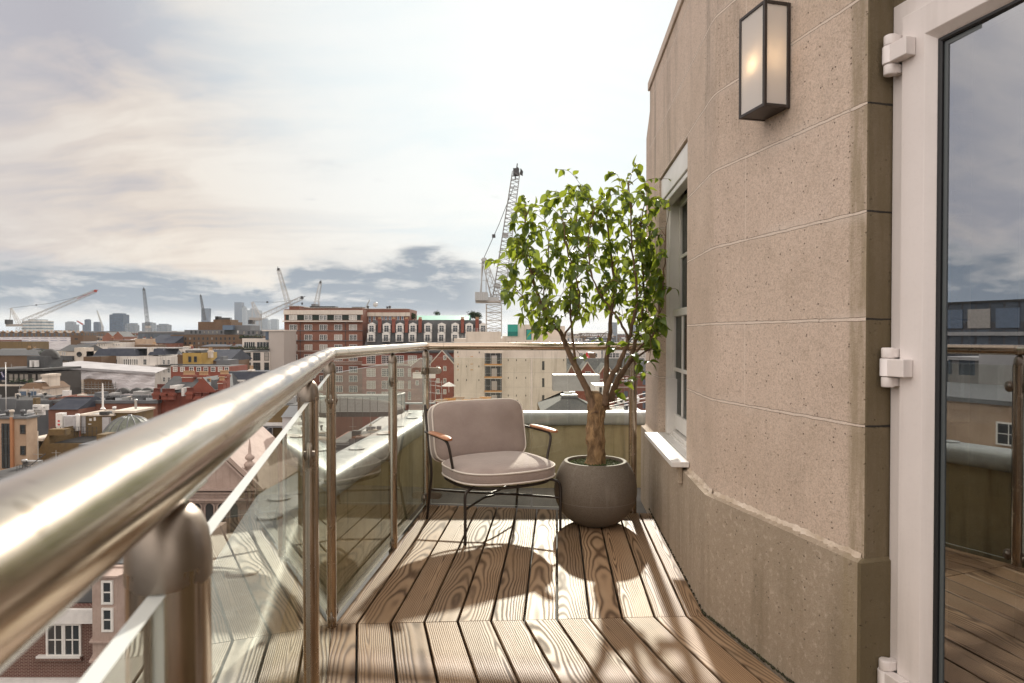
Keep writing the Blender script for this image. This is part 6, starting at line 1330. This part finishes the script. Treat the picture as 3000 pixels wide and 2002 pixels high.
mb = MB(); mb.add([(tl[0] - .3, -.7, tl[1] + .2), (tr2[0] + .2, -.7, tr2[1] + .2), (tr2[0] - 1, 7, tr2[1] + .9), (tl[0] + 3, 7, tl[1] + .9)], [(0, 1, 2, 3)]); mb.add([(tl[0] - .3, -.75, tl[1] + .35), (tr2[0] + .2, -.75, tr2[1] + .35), (tr2[0] + .2, -.75, tr2[1] - .15), (tl[0] - .3, -.75, tl[1] - .15)], [(0, 1, 2, 3)]); mb.build('sheet_roof', C['sheet_top'], b.r)
mb = MB()
for z in (1126, 1133, 1147): mb.bar((b.lx(145), -.9, b.lz(z)), (b.lx(345), -.9, b.lz(z - 1)), .06)
for k in range(21): mb.bar((b.lx(145 + k * 10), -.9, b.lz(1172)), (b.lx(145 + k * 10), -.9, b.lz(1118)), .05); mb.bar((b.lx(145 + k * 10), -.95, b.lz(1147)), (b.lx(155 + k * 10), -.95, b.lz(1141)), .04)
mb.box(b.lx(145), b.lx(345), -1.3, -.3, b.lz(1140), b.lz(1138)); mb.build('scaffold_poles', C['galv'], b.r)
# red brick wing, cabins and masts on the roofs below
b = Bld('red_wing', 'wide dark red brick wing with roof vents below the white sheeting', 'house', 150, 460, 1166, 101, 9, C['red'], roof=C['lead'], cap=C['lead']); clutter(b, 14, 101)
mb = MB(); x0, x1, z0, z1 = b.lx(75), b.lx(150), b.lz(1300), b.lz(1167); mb.add([(x0, 0, z0 - 15), (x1, 0, z0 - 15), (x1, 0, z1), (x1 - .4, 0, z1), (x0, 0, b.lz(1262))] + [(x0, 8, z0 - 15), (x1, 8, z0 - 15), (x1, 8, z1), (x1 - .4, 8, z1), (x0, 8, b.lz(1262))], [(0, 1, 2, 3, 4), (9, 8, 7, 6, 5)] + [(i, 5 + i, 5 + (i + 1) % 5, (i + 1) % 5) for i in range(5)]); mb.build('sloping_wall', C['red'], b.r)
for x, w, y, h in ((383, 34, 1156, 10), (305, 22, 1159, 7), (260, 18, 1158, 8), (425, 22, 1158, 6)): b.box('roof_light', x - w / 2, x + w / 2, y - h / 2, y + h / 2, 2, 4, C['pale'] if w > 20 else C['lead'])
for x in (310, 352, 384): mb = MB(); mb.lathe([(1.1, 0), (1.0, .4), (.6, .75), (0, .9)], (b.lx(x), 4.5, b.lz(1160)), 12); mb.build('mushroom_vent', C['dark'], b.r)
chimney(b, 405, 1147, 1160, 24, 7, C['red'], C['redpot'], y=6)
b = Bld('lead_roof_range', 'grey lead clad roof range with plant and rails at the left', 'house', -60, 140, 1160, 100, 8, C['lead'], roof=C['dark']); clutter(b, 18, 102); b.box('glass_screen', 20, 90, 1163, 1190, -3.2, -3.1, C['lead']); b.box('brick_pier', 131, 139, 1162, 1218, -2.6, -1.6, C['stock'])
b = Bld('sloped_lead_roof', 'pitched blue grey roof with a red edge beside the brick wing', 'house', 140, 228, 1200, 97, 6, C['red']); gable(b, 140, 228, 1168, 1200, C['bslate'], 'x', 8); b.box('red_edge', 140, 228, 1167, 1169, 3.2, 3.6, C['crimson'])
for k, (x, y) in enumerate(((106, 1196), (89, 1212), (113, 1203), (118, 1211), (128, 1196))):
    a_ = thing('condenser_unit', 'white condenser unit on the lead roof by the brick pier', 'condenser', P(x, y + 6, 92 + k * .2), group='condensers on the lead roof'); mb = MB(); mb.box(-.5, .5, 0, .4, 0, .75); mb.build('casing', C['metal_w'], a_, bevel=.02); mb = MB(); mb.lathe([(.28, 0), (.28, .03), (.22, .03), (.05, .02), (0, .03)], (-.12, -.01, .38), 14, M=Matrix.Identity(4)); o = mb.build('fan', C['metal_d'], a_); o.rotation_euler = (0, 0, 0)
b = Bld('brick_cabin', 'brown brick rooftop cabin with signs and a white antenna spire', 'cabin', 234, 329, 1206, 78, 4.5, C['stock'], roof=C['pale'], cap=C['cream']); clutter(b, 4, 103); b.box('side_cabin', 329, 394, 1210, 1275, .3, 4, C['stock']); b.box('side_cap', 327, 396, 1204, 1210, .0, 4.3, C['cream'])
for x, y, w, h in ((263.5, 1230, 7, 7), (276, 1228, 6, 10), (301, 1226, 6, 6), (261, 1243, 9, 3), (263, 1219, 11, 2)): b.box('sign_plate', x - w / 2, x + w / 2, y - h / 2, y + h / 2, -.04, -.003, C['metal_w'])
b.box('grey_door', 237, 249, 1218, 1270, -.05, -.003, C['grey_box']); b.box('lilac_cabinet', 305, 324, 1222, 1266, -.5, -.003, C['grey_box']); b.box('louvre_box', 296, 320, 1206, 1215, -.45, -.003, C['dark'])
mb = MB(); mb.lathe([(.3, 0), (.14, .22), (.11, .3), (.10, 2.4), (.07, 2.7), (.06, 3.0), (.02, 3.1)], (b.lx(275), 1.6, b.lz(1203)), 14); mb.build('antenna_spire', C['metal_w'], b.r); mb = MB(); mb.lathe([(.14, 0), (.14, .9), (.2, .95), (.2, 1.15), (0, 1.2)], (b.lx(368), 2, b.lz(1204)), 12); mb.build('flue', C['galv'], b.r)
mb = MB(); [mb.bar((b.lx(176 + k * 13), -1.6, b.lz(1274)), (b.lx(176 + k * 13), -1.6, b.lz(1246)), .03) for k in range(11)]; [mb.bar((b.lx(176), -1.6, b.lz(y)), (b.lx(306), -1.6, b.lz(y)), .025) for y in (1246, 1258)]; mb.build('roof_railing', C['metal_d'], b.r)
for lab, x0, x1, yt, yb, mt in (('tall narrow grey cabinet with red stickers left of the brick cabin', 163, 183, 1211, 1257, 'metal_w'), ('wide louvred green grey cabinet between the tall cabinet and a round tank', 187, 219, 1219, 1257, 'grey_box')):
    c_ = thing('plant_cabinet', lab, 'cabinet', P((x0 + x1) / 2, yb, 77)); w, h = (x1 - x0) * 77 / F, (yb - yt) * 77 / F; mb = MB(); mb.box(-w / 2, w / 2, 0, .8, 0, h); mb.build('casing', C[mt], c_, bevel=.03)
    mb = MB(); mb.box(-w / 2 + .05, w / 2 - .05, -.03, -.002, .1, h - .1); [mb.box(-w * .35, w * .35, -.045, -.03, h * .35 + k * .07, h * .35 + k * .07 + .03) for k in range(8)]; mb.build('door', C[mt], c_)
    if x0 < 170: mb = MB(); mb.box(-.12, .12, -.05, -.032, h * .22, h * .32); mb.box(-.12, .12, -.05, -.032, h * .45, h * .55); mb.build('sticker', C['redsign'], c_)
tk = thing('water_tank', 'white round tank standing between the louvred cabinet and the brick cabin', 'tank', P(227, 1262, 77.5)); mb = MB(); mb.lathe([(.28, 0), (.3, .05), (.3, 1.7), (.2, 1.95), (0, 2.0)], (0, 0, 0), 16); mb.build('shell', C['metal_w'], tk)
b = Bld('stock_gable', 'sooty yellow brick gable wall with a raked left edge', 'house', 142, 302, 1276, 73, 6, C['stock'], roof=C['dark'])
mb = MB(); x0, x1 = b.lx(96), b.lx(142); zt1, zl = b.lz(1262), b.lz(1345); mb.add([(x0, 0, zl - 16), (x1, 0, zl - 16), (x1, 0, zt1), (x0, 0, zl)] + [(x0, 5, zl - 16), (x1, 5, zl - 16), (x1, 5, zt1), (x0, 5, zl)], [(0, 1, 2, 3), (7, 6, 5, 4)] + [(i, 4 + i, 4 + (i + 1) % 4, (i + 1) % 4) for i in range(4)]); mb.build('raked_wall', C['stock'], b.r); b.box('parapet_stub', 141, 190, 1258, 1276, -.1, .8, C['stock'])
b = Bld('sheet_roof_bay', 'blue grey sheet roof bay left of the sooty gable', 'house', 82, 100, 1290, 74.5, 5, C['lead']); b.box('edge', 82, 130, 1284, 1291, -.4, 4, C['cream'])
b = Bld('stone_pier', 'mottled rounded stone pier beside the tan stone front', 'pier', 68, 86, 1268, 70, 1.2, C['concrete']); mb = MB(); mb.lathe([(.34, 0), (.34, .25), (.2, .4), (0, .42)], (0, .5, b.h), 12); mb.build('cap', C['concrete'], b.r)
b = Bld('stone_office', 'tan stone clad front with a tall dark window at the left edge', 'office block', -80, 74, 1222, 68, 1.6, C['tan'], roof=C['lead'], cap=C['lead']); clutter(b, 6, 110); b.box('dark_window', 3, 27, 1241, 1372, -.08, -.003, C['pane']); [b.box('glazing_bar', 3, 27, y, y + 1.5, -.13, -.08, C['bronze']) for y in (1262, 1285, 1300, 1330)]; [b.box('glazing_bar', x, x + 1.2, 1241, 1372, -.131, -.081, C['bronze']) for x in (9, 20)]; b.box('orange_pilaster', 31, 39, 1222, 1375, -.25, -.003, flat('orange_stone', (.42, .20, .10), .8)); wins(b, [65], [1258, 1320], 15, 27, 'one', C['bronze'], C['pane'], mix=0)
dm = thing('lead_dome', 'ribbed dull green dome rising behind the handrail', 'dome', P(381, 1330, 66)); rad = 83 * 66 / F; hh = 112 * 66 / F; mb = MB(); mb.lathe([(rad * math.cos(a * math.pi / 24) ** .9, hh * math.sin(a * math.pi / 24)) for a in range(12)] + [(.2, hh * 1.0), (0, hh)], (0, 0, 0), 32); mb.build('shell', C['verdigris'], dm)
for k in range(16):
    an = 2 * math.pi * k / 16; mb = MB(); mb.tube([(math.cos(an) * rad * 1.005 * math.cos(a * math.pi / 20) ** .9, math.sin(an) * rad * 1.005 * math.cos(a * math.pi / 20) ** .9, hh * math.sin(a * math.pi / 20)) for a in range(10)], .055, 6); mb.build('rib', C['lead'], dm)
mb = MB(); mb.lathe([(.75, hh * .93), (.45, hh * .985), (.2, hh * 1.0), (.2, hh * 1.03), (0, hh * 1.03)], (0, 0, 0), 16); mb.build('crown_cap', C['lead'], dm); mb = MB(); mb.lathe([(rad * 1.05, -14), (rad * 1.05, 0), (rad, .05)], (0, 0, 0), 32); mb.build('drum', C['stone'], dm)
b = Bld('rail_roof', 'flat dark roof with a low black railing at the lower left', 'house', -90, 300, 1402, 55, 7, C['lead'], roof=C['dark']); clutter(b, 8, 104); mb = MB(); [mb.bar((b.lx(30 + k * 8), .6, b.h), (b.lx(30 + k * 8), .6, b.h + 1.0), .02) for k in range(17)]; [mb.bar((b.lx(30), .6, b.h + z), (b.lx(160), .6, b.h + z), .025) for z in (.15, 1.0)]; mb.bar((b.lx(30), .6, b.h + .1), (b.lx(55), 3, b.h + 1.5), .04); mb.build('railing', C['metal_d'], b.r)
b.box('grey_bulkhead', 158, 204, 1320, 1402, 3, 6, C['lead']); b.box('stock_pier', 203, 232, 1292, 1402, 3.5, 5, C['stock']); b.box('white_edge', 200, 300, 1316, 1320, 3.2, 3.5, C['metal_w']); mb = MB(); mb.bar((b.lx(258), 4.5, b.h), (b.lx(258), 4.5, b.lz(1288)), .12, n=10, smooth=True); mb.build('black_flue', C['metal_d'], b.r)

# ---------------- lower left: street fronts under the handrail
b = Bld('bay_house', 'pink terracotta house with a stone mullioned bay below the handrail', 'house', 285, 460, 1660, 33.5, 8, C['terracotta'], roof=C['slate'])
pts = [(b.lx(276), .2), (b.lx(300), -1.0), (b.lx(372), -1.0), (b.lx(395), .2)]; mb = MB(); mb.prism(pts, b.lz(2200), b.lz(1668)); mb.build('bay', C['terracotta'], b.r)
for yy, o in ((1664, .16), (1850, .14), (1905, .16), (1912, .06)): mb = MB(); mb.prism([(pts[0][0] - o, pts[0][1]), (pts[1][0] - o * .6, pts[1][1] - o), (pts[2][0] + o * .6, pts[2][1] - o), (pts[3][0] + o, pts[3][1])], b.lz(yy + 5), b.lz(yy)); mb.build('string_course', C['terracotta'], b.r)
wins(b, [345], [1712, 1790], 32, 68, 'one', C['sash'], C['pane'], y=-1.0); wins(b, [345], [1960], 34, 70, 'one', C['sash'], C['pane'], y=-1.0)
for k, (x0, x1) in enumerate(((279, 298),)):
    for y in (1785, 1960): mb = MB(); p0, p1 = Vector((pts[0][0], pts[0][1], 0)), Vector((pts[1][0], pts[1][1], 0)); d = (p1 - p0); n_ = Vector((d.y, -d.x, 0)).normalized() * .03; a_, c_ = p0 + d * .22 + n_, p0 + d * .80 + n_; mb.add([(a_.x, a_.y, b.lz(y + 38)), (c_.x, c_.y, b.lz(y + 38)), (c_.x, c_.y, b.lz(y - 38)), (a_.x, a_.y, b.lz(y - 38))], [(0, 1, 2, 3)]); mb.build('side_light', C['pane'], b.r)
b.box('cornice', 372, 462, 1662, 1672, -.35, -.003, C['terracotta']); b.box('ashlar_course', 396, 461, 1760, 1762, -.02, -.003, C['grey_panel'])
b = Bld('maroon_house', 'dark maroon brick house with a white casement under the handrail', 'house', -120, 279, 1775, 33.8, 8, C['maroon'], roof=C['dark'])
b.box('white_band', -120, 279.5, 1782, 1822, -.25, -.003, C['metal_w']); b.box('white_band', -120, 279.5, 1985, 2040, -.25, -.003, C['metal_w']); wins(b, [155, 206], [1873], 52, 98, 'plain', C['sash'], C['pane'], mix=0); b.box('brick_sill', 100, 236, 1923, 1932, -.2, -.003, C['maroon']); b.box('sill', 104, 233, 1918, 1924, -.22, -.002, C['sash'])
b = Bld('pediment_house', 'pink terracotta front with a moulded pediment and arched openings', 'house', 470, 775, 1465, 46, 9, C['terracotta'])
gable(b, 470, 770, 1296, 1440, C['terracotta'], 'y', 9, gmat=C['terracotta'], o=.1)
mb = MB(); xm = b.lx(620)
for s_, px in ((-1, 470), (1, 770)):
    for o, r_ in ((0, .20), (.45, .10)): mb.bar((b.lx(px), -.25, b.lz(1440) + .15 - o), (xm, -.25, b.lz(1296) + .2 - o), r_)
mb.build('raking_cornice', C['terracotta'], b.r)
for yy, d in ((1428, .5), (1440, .3), (1458, .45), (1466, .25)): b.box('cornice', 466, 778, yy, yy + 6, -d, -.003, C['terracotta'])
b.box('frieze', 500, 740, 1447, 1458, -.08, -.003, surf('carved_frieze', (.36, .27, .22), (.16, .115, .09), 6, .9)); mb = MB()
for k in range(22): mb.lathe([(.14, 0), (.17, .03), (.14, .06), (.05, .04), (0, .07)], (b.lx(506 + k * 10.6), -.09, b.lz(1452.5)), 10, M=Matrix.Rotation(R(90), 4, 'X'))
mb.build('frieze_scrolls', C['terracotta'], b.r)
for px in (575, 612, 648, 684):
    w2 = b.m(28) / 2; x = b.lx(px); zb, zs = b.lz(1560), b.lz(1486); mb = MB(); pp = [(x - w2, zb), (x + w2, zb)] + [(x + w2 * math.cos(a * math.pi / 10), zs + w2 * math.sin(a * math.pi / 10)) for a in range(11)]; n = len(pp)
    mb.add([(a_, -.035, z_) for a_, z_ in pp], [tuple(range(n))]); ar = mb.build('arch_opening', C['dark'], b.r); mb = MB(); mb.tube([(a_, -.06, z_) for a_, z_ in [pp[0]] + pp[:1:-1] + [pp[1]]], .07, 6); mb.build('arch_moulding', C['terracotta'], ar)
fi = thing('stone_finial', 'pale stone finial with stacked balls and a spike on the pediment house', 'finial', P(732, 1378, 46.4)); mb = MB(); mb.lathe([(.0, -.9), (.62, -.9), (.40, -.1), (.30, .0), (.22, .12), (.36, .28), (.40, .42), (.28, .58), (.14, .66), (.30, .80), (.33, .94), (.22, 1.08), (.12, 1.16), (.10, 1.5), (.02, 2.3), (0, 2.3)], (0, 0, 0), 18); mb.build('urn', C['terracotta'], fi)
for s_ in (-1, 1): mb = MB(); mb.lathe([(0, -.16), (.16, 0), (0, .16)], (s_ * .3, -.05, .1), 10); mb.build('scroll', C['terracotta'], fi)
b = Bld('grey_flank', 'blank slate grey flank wall behind the stone finial', 'house', 690, 772, 1262, 58, 6, flat('blue_grey_render', (.115, .12, .14), .8), roof=C['dark'])
b = Bld('stock_house', 'sooty yellow brick house with a bright white cornice beyond the finial', 'house', 772, 900, 1190, 60, 8, C['stock'], roof=C['dark']); clutter(b, 6, 109); b.box('white_cornice', 770, 902, 1238, 1246, -.5, -.003, C['metal_w']); b.box('cornice_soffit', 770, 902, 1246, 1252, -.3, -.003, C['grey_box']); wins(b, [793], [1269], 11, 30, 'one', mix=0); wins(b, [840], [1270], 11, 30, 'one', mix=0)
b = Bld('roof_hut', 'small grey hipped roof hut seen left of the second post', 'hut', 826, 880, 1222, 56, 3, C['grey_box']); gable(b, 824, 884, 1196, 1222, C['lead'], 'x', 4)
mb = MB(); rl = thing('roof_rail', 'thin black pipe railing in front of the slate grey flank wall', 'railing', (0, 0, 0))
for y in (1310, 1340): mb.bar(P(690, y + 2, 55), P(800, y - 4, 55), .03)
for x in (700, 722, 748, 772): mb.bar(P(x, 1360, 55), P(x, 1309, 55), .025)
mb.build('pipes', C['metal_d'], rl)

# ---------------- low roofs seen through the glass
b = Bld('louvred_roof', 'dark flat roof with red brick front below the curved plant screen', 'house', 900, 1190, 1264, 64, 16, C['red'], roof=C['dark']); clutter(b, 14, 105)
for y0, y1, yy in ((1262, 1248, 0), (1256, 1240, 4)): mb = MB(); mb.box(b.lx(900), b.lx(1130), yy, yy + .5, b.h + .06, b.h + .35); mb.build('roof_kerb', C['lead'], b.r)
sc = thing('plant_screen', 'curved grey louvred plant screen on the dark flat roof', 'screen', P(1060, 1222, 72)); k_ = 72 / F; mb = MB(); path = [(-130 * k_ + i * 22 * k_, 0) for i in range(9)] + [(80 * k_, .3), (94 * k_, 1.2), (104 * k_, 2.6), (106 * k_, 4.5)]
for z in range(10):
    zz = .55 + z * .155
    for (xa, ya), (xb, yb) in zip(path[:-1], path[1:]): mb.add([(xa, ya, zz), (xb, yb, zz), (xb, yb + .10, zz + .13), (xa, ya + .10, zz + .13)], [(0, 1, 2, 3)])
mb.build('louvres', C['galv'], sc); mb = MB(); [mb.bar((xa, ya + .05, 0), (xa, ya + .05, 2.15), .05) for xa, ya in path]; mb.build('posts', C['metal_d'], sc); mb = MB(); mb.tube([(xa, ya, 2.2 + .10 * math.sin(i * .28)) for i, (xa, ya) in enumerate(path)], .11, 8); mb.build('top_rail', C['pale'], sc); mb = MB(); mb.prism([(xa, ya + .12) for xa, ya in path] + [(-130 * k_, 4.5)], 0, 2.1); mb.build('plant_housing', C['dark'], sc)
b = Bld('flat_roof', 'pale flat roof with plant behind the curved louvred screen', 'house', 1030, 1330, 1206, 92, 30, C['cream'], roof=C['pale'], cap=C['lead']); clutter(b, 22, 106); b.box('white_parapet', 1114, 1200, 1128, 1150, 30, 31, C['white']); b.box('kerb', 1060, 1260, 1192, 1196, 5, 6, C['lead'])
mb = MB()
for x in (1240, 1252, 1262, 1276, 1294): mb.bar(P(x, 1200, 98), P(x, 1115, 98), .05)
for y in (1118, 1130, 1152, 1176): mb.bar(P(1238, y - 4, 98), P(1296, y + 3, 98), .04)
scf = thing('tube_scaffold', 'grey tube scaffold tower on the pale flat roof', 'scaffold'); mb.build('tubes', C['galv'], scf)
um = thing('white_parasol', 'white roof terrace parasol left of the concrete core', 'parasol', P(1315, 1150, 120)); mb = MB(); mb.bar((0, 0, 0), (0, 0, 1.4), .05); mb.build('pole', C['metal_w'], um); mb = MB(); mb.lathe([(1.3, 1.15), (.7, 1.55), (0, 1.9)], (0, 0, 0), 8); mb.build('canopy', C['metal_w'], um)
b = Bld('timber_deck_roof', 'flat roof stacked with timber and boards at the foot of the core', 'house', 1240, 1470, 1180, 112, 22, C['cream'], roof=C['pale']); clutter(b, 14, 107); 
for k in range(6):
    tb = thing('timber_stack', 'pale stack of boards on the roof at the foot of the core', 'timber', P(1290 + k * 26, 1178 - (k % 3) * 4, 114 + (k % 3) * 4), group='timber stacks at the core'); mb = MB(); mb.box(-1.1, 1.1, 0, .6, 0, .22); mb.box(-.9, 1.2, .05, .5, .225, .40); mb.build('boards', C['orange'] if k % 2 else C['tan'], tb)
b = Bld('slate_lean_roof', 'dark hipped slate roof behind the ficus trunk', 'house', 1585, 1760, 1208, 84, 12, C['stock']); mansard(b, 1585, 1760, 1162, 1208, 4.2, C['slate'], 12); b.box('ridge_light', 1650, 1700, 1164, 1172, 3, 5, C['lead'])
b = Bld('white_roof', 'sunlit white flat roof with railings right of the ficus trunk', 'house', 1655, 1960, 1196, 92, 26, C['cream'], roof=C['pale'], cap=C['pale']); clutter(b, 18, 108); b.box('plant_house', 1770, 1838, 1146, 1180, 10, 16, C['metal_w']); wins(b, [1788, 1808, 1829], [1160], 8, 18, 'one', C['bronze'], y=9.97, mix=0); b.box('upper_deck', 1655, 1830, 1132, 1192, 25.8, 30, C['pale']); b.box('dark_plant', 1832, 1875, 1118, 1160, 18, 22, C['metal_d'])
mb = MB()
for y0, y1 in ((1186, 1150), (1194, 1164), (1198, 1176)): mb.bar(P(1770, y0, 90), P(1900, y1, 104), .05)
for y in (1112, 1120): mb.bar(P(1656, y + 4, 120), P(1840, y - 4, 120), .05)
for x in range(1660, 1840, 22): mb.bar(P(x, 1126, 120), P(x, 1110, 120), .04)
rr0 = thing('roof_guardrail', 'white tube guardrails on the sunlit white roof', 'railing'); mb.build('tubes', C['metal_w'], rr0)
for x, y in ((1674, 1156), (1674, 1166), (1862, 1172), (1820, 1176)):
    a_ = thing('roof_condenser', 'white condenser unit with a fan on the sunlit white roof', 'condenser', P(x, y + 6, 96), group='condensers on the white roof'); mb = MB(); mb.box(-.55, .55, 0, .45, 0, .7); mb.build('casing', C['metal_w'], a_, bevel=.02); mb = MB(); mb.lathe([(.24, .0), (.24, .03), (0, .03)], (0, -.005, .35), 14, M=Matrix.Rotation(R(90), 4, 'X')); mb.build('fan', C['metal_d'], a_)

# ---------------- rows of more distant roofs filling the city
fr = random.Random(5); FAC = [('fr_cream', 'cream'), ('fr_red', 'red brick'), ('fr_brown', 'brown brick'), ('fr_grey', 'grey'), ('fr_white', 'white'), ('fr_brown', 'brown brick'), ('fr_dark', 'dark glass')]
RF = [('slate', 'slate pitched roof'), ('bslate', 'blue slate roof'), ('lead', 'flat lead roof'), ('dark', 'flat dark roof'), ('pale', 'pale flat roof')]
for Y, n, y0, y1 in ((235, 13, 1012, 1040), (300, 15, 996, 1012), (370, 17, 988, 1000), (460, 19, 982, 992), (580, 19, 976, 986), (760, 18, 972, 980), (1000, 16, 969, 976), (1500, 14, 968, 974)):
    xs = [-80 + (1980 / n) * (k + fr.random() * .5) for k in range(n)]
    for k in range(n):
        x0 = xs[k]; x1 = x0 + 1980 / n * fr.uniform(.72, 1.02); xc = (x0 + x1) / 2
        if 830 < xc < 1330 and Y > 180: continue
        if 1330 <= xc < 1560: continue
        fm, fn = FAC[fr.randrange(len(FAC))]; rm, rn_ = RF[fr.randrange(len(RF))]; yt = fr.uniform(y0, y1)
        if 1330 < xc: yt += 6
        where = 'left skyline' if xc < 330 else 'middle roofs' if xc < 830 else 'roofs beyond the ficus'; dist = 'nearer' if Y < 320 else 'farther' if Y < 600 else 'farthest'
        fmo = C[fm]; wl = {'fr_cream': 'cream', 'fr_red': 'red', 'fr_brown': 'brown', 'fr_white': 'white'}.get(fm) if Y < 320 else None
        if wl: fmo = C[wl]
        b = Bld('town_building', f'{fn} building, {rn_}, {dist} rows of the {where}', 'building', x0, x1, yt, Y + fr.uniform(-12, 12), fr.uniform(9, 16), fmo, roof=C[rm] if rm in ('lead', 'dark', 'pale') else None, group=f'{dist} town buildings, {where}')
        if wl:
            st = fr.uniform(8.5, 13) * 235 / Y; sy = 3.3 * F / Y; wins(b, [x0 + 6 + q * st for q in range(int((x1 - x0 - 9) / st))], [yt + 15 * 235 / Y + sy * q for q in range(2)], 1.15 * F / Y, 1.75 * F / Y, fr.choice(['plain', 'one', 'plain']), mix=.25)
        if rm in ('slate', 'bslate'): gable(b, x0, x1, yt - fr.uniform(5, 9) * 250 / Y, yt, C[rm], 'x', b.d)
        else:
            for q in range(fr.randint(0, 2)): xx = fr.uniform(x0, x1 - 10); b.box('roof_plant', xx, xx + fr.uniform(8, 20), yt - fr.uniform(3, 7) * 250 / Y, yt - .2, 3, 6, C[fr.choice(['lead', 'cream', 'metal_w', 'dark', 'brown'])])
        if Y < 400 and rm in ('lead', 'dark', 'pale'): clutter(b, 4, k * 7 + Y)
        if Y < 400 and xc < 830: [chimney(b, fr.uniform(x0 + 4, x1 - 4), yt - fr.uniform(4, 10) * 250 / Y, yt + 6, fr.uniform(6, 11) * 235 / Y, fr.randint(2, 4), C[fr.choice(['crimson', 'stock', 'brown', 'cream', 'red'])], C[fr.choice(['pot', 'redpot'])], y=fr.uniform(1, 6)) for q in range(2)]
        if fr.random() < .5 and Y < 600: chimney(b, fr.uniform(x0 + 5, x1 - 5), yt - 8 * 250 / Y, yt + 4, 7 * 300 / Y, 3 if Y < 320 else 0, C[fr.choice(['crimson', 'stock', 'cream', 'red'])], y=2)

# ---------------- across the street on the left: what the glass door mirrors
def side_block(name, label, cat, X, y0, y1, zt, depth, wall, roof=None):
    r_ = thing(name, label, cat, (X, (y0 + y1) / 2, GZ), R(90)); mb = MB(); L_ = y1 - y0; mb.box(-L_ / 2, L_ / 2, 0, depth, 0, zt - GZ); mb.build('wall', wall, r_)
    if roof: mb = MB(); mb.box(-L_ / 2 - .2, L_ / 2 + .2, -.2, depth + .2, zt - GZ, zt - GZ + .3); mb.build('roof', roof, r_)
    return r_, L_, zt - GZ
r_, L_, h_ = side_block('tan_terrace', 'tan rendered block with small white windows mirrored in the door glass', 'house', -44, 2, 52, -3.4, 14, C['tan'], C['lead'])
for k in range(9):
    for z in (h_ - 2.6, h_ - 6.0):
        a, g = window_mesh(1.5, 1.5, ST['plain'], C['sash'], C['pane']); o = bpy.data.objects.new('window', a); COL.objects.link(o); o.parent = r_; o.location = (-22 + k * 5.4, 0, z); q = bpy.data.objects.new('pane', g); COL.objects.link(q); q.parent = o
r_, L_, h_ = side_block('glass_office', 'dark glazed office with a flat roof mirrored in the door glass', 'office block', -92, 0, 75, 5.5, 16, C['fr_dark'], C['dark'])
for k in range(20): mb = MB(); mb.box(-36 + k * 3.6, -36 + k * 3.6 + 2.9, -.12, -.01, h_ - 3.4, h_ - .8); mb.build('window_bay', C['bluepane'] if k % 3 else C['pane2'], r_)
for z in (h_ - 4.4, h_ - 8.0): mb = MB(); mb.box(-37.4, 37.4, -.5, -.01, z, z + .5); mb.build('spandrel', C['galv'], r_)
r_, L_, h_ = side_block('plant_storey', 'grey clad plant storey with pale panels mirrored in the door glass', 'plant room', -62, 8, 42, -1.2, 10, C['fr_grey'], C['pale'])
mb = MB(); mb.box(6, 14, -.3, -.02, h_ - 4.2, h_ + 1.4); mb.build('pale_panel', C['pale'], r_)
r_, L_, h_ = side_block('far_terrace', 'brown terrace in the distance mirrored in the door glass', 'terrace', -150, -20, 150, 1.0, 14, C['fr_brown'], C['slate'])

# ---------------- the air over the city
m, t, out = new_mat('city_haze'); v = t.node('ShaderNodeVolumePrincipled', None, Color=(0.80, 0.87, 0.95), Density=0.00005); v.inputs['Anisotropy'].default_value = 0.3; t.l.new(v.outputs[0], out.inputs['Volume'])
mb = MB(); mb.box(-11000, 11000, -300, 11500, GZ - 3, 190); tag(mb.build('haze', m), 'thin blue haze over the distant city', None, None, 'stuff')
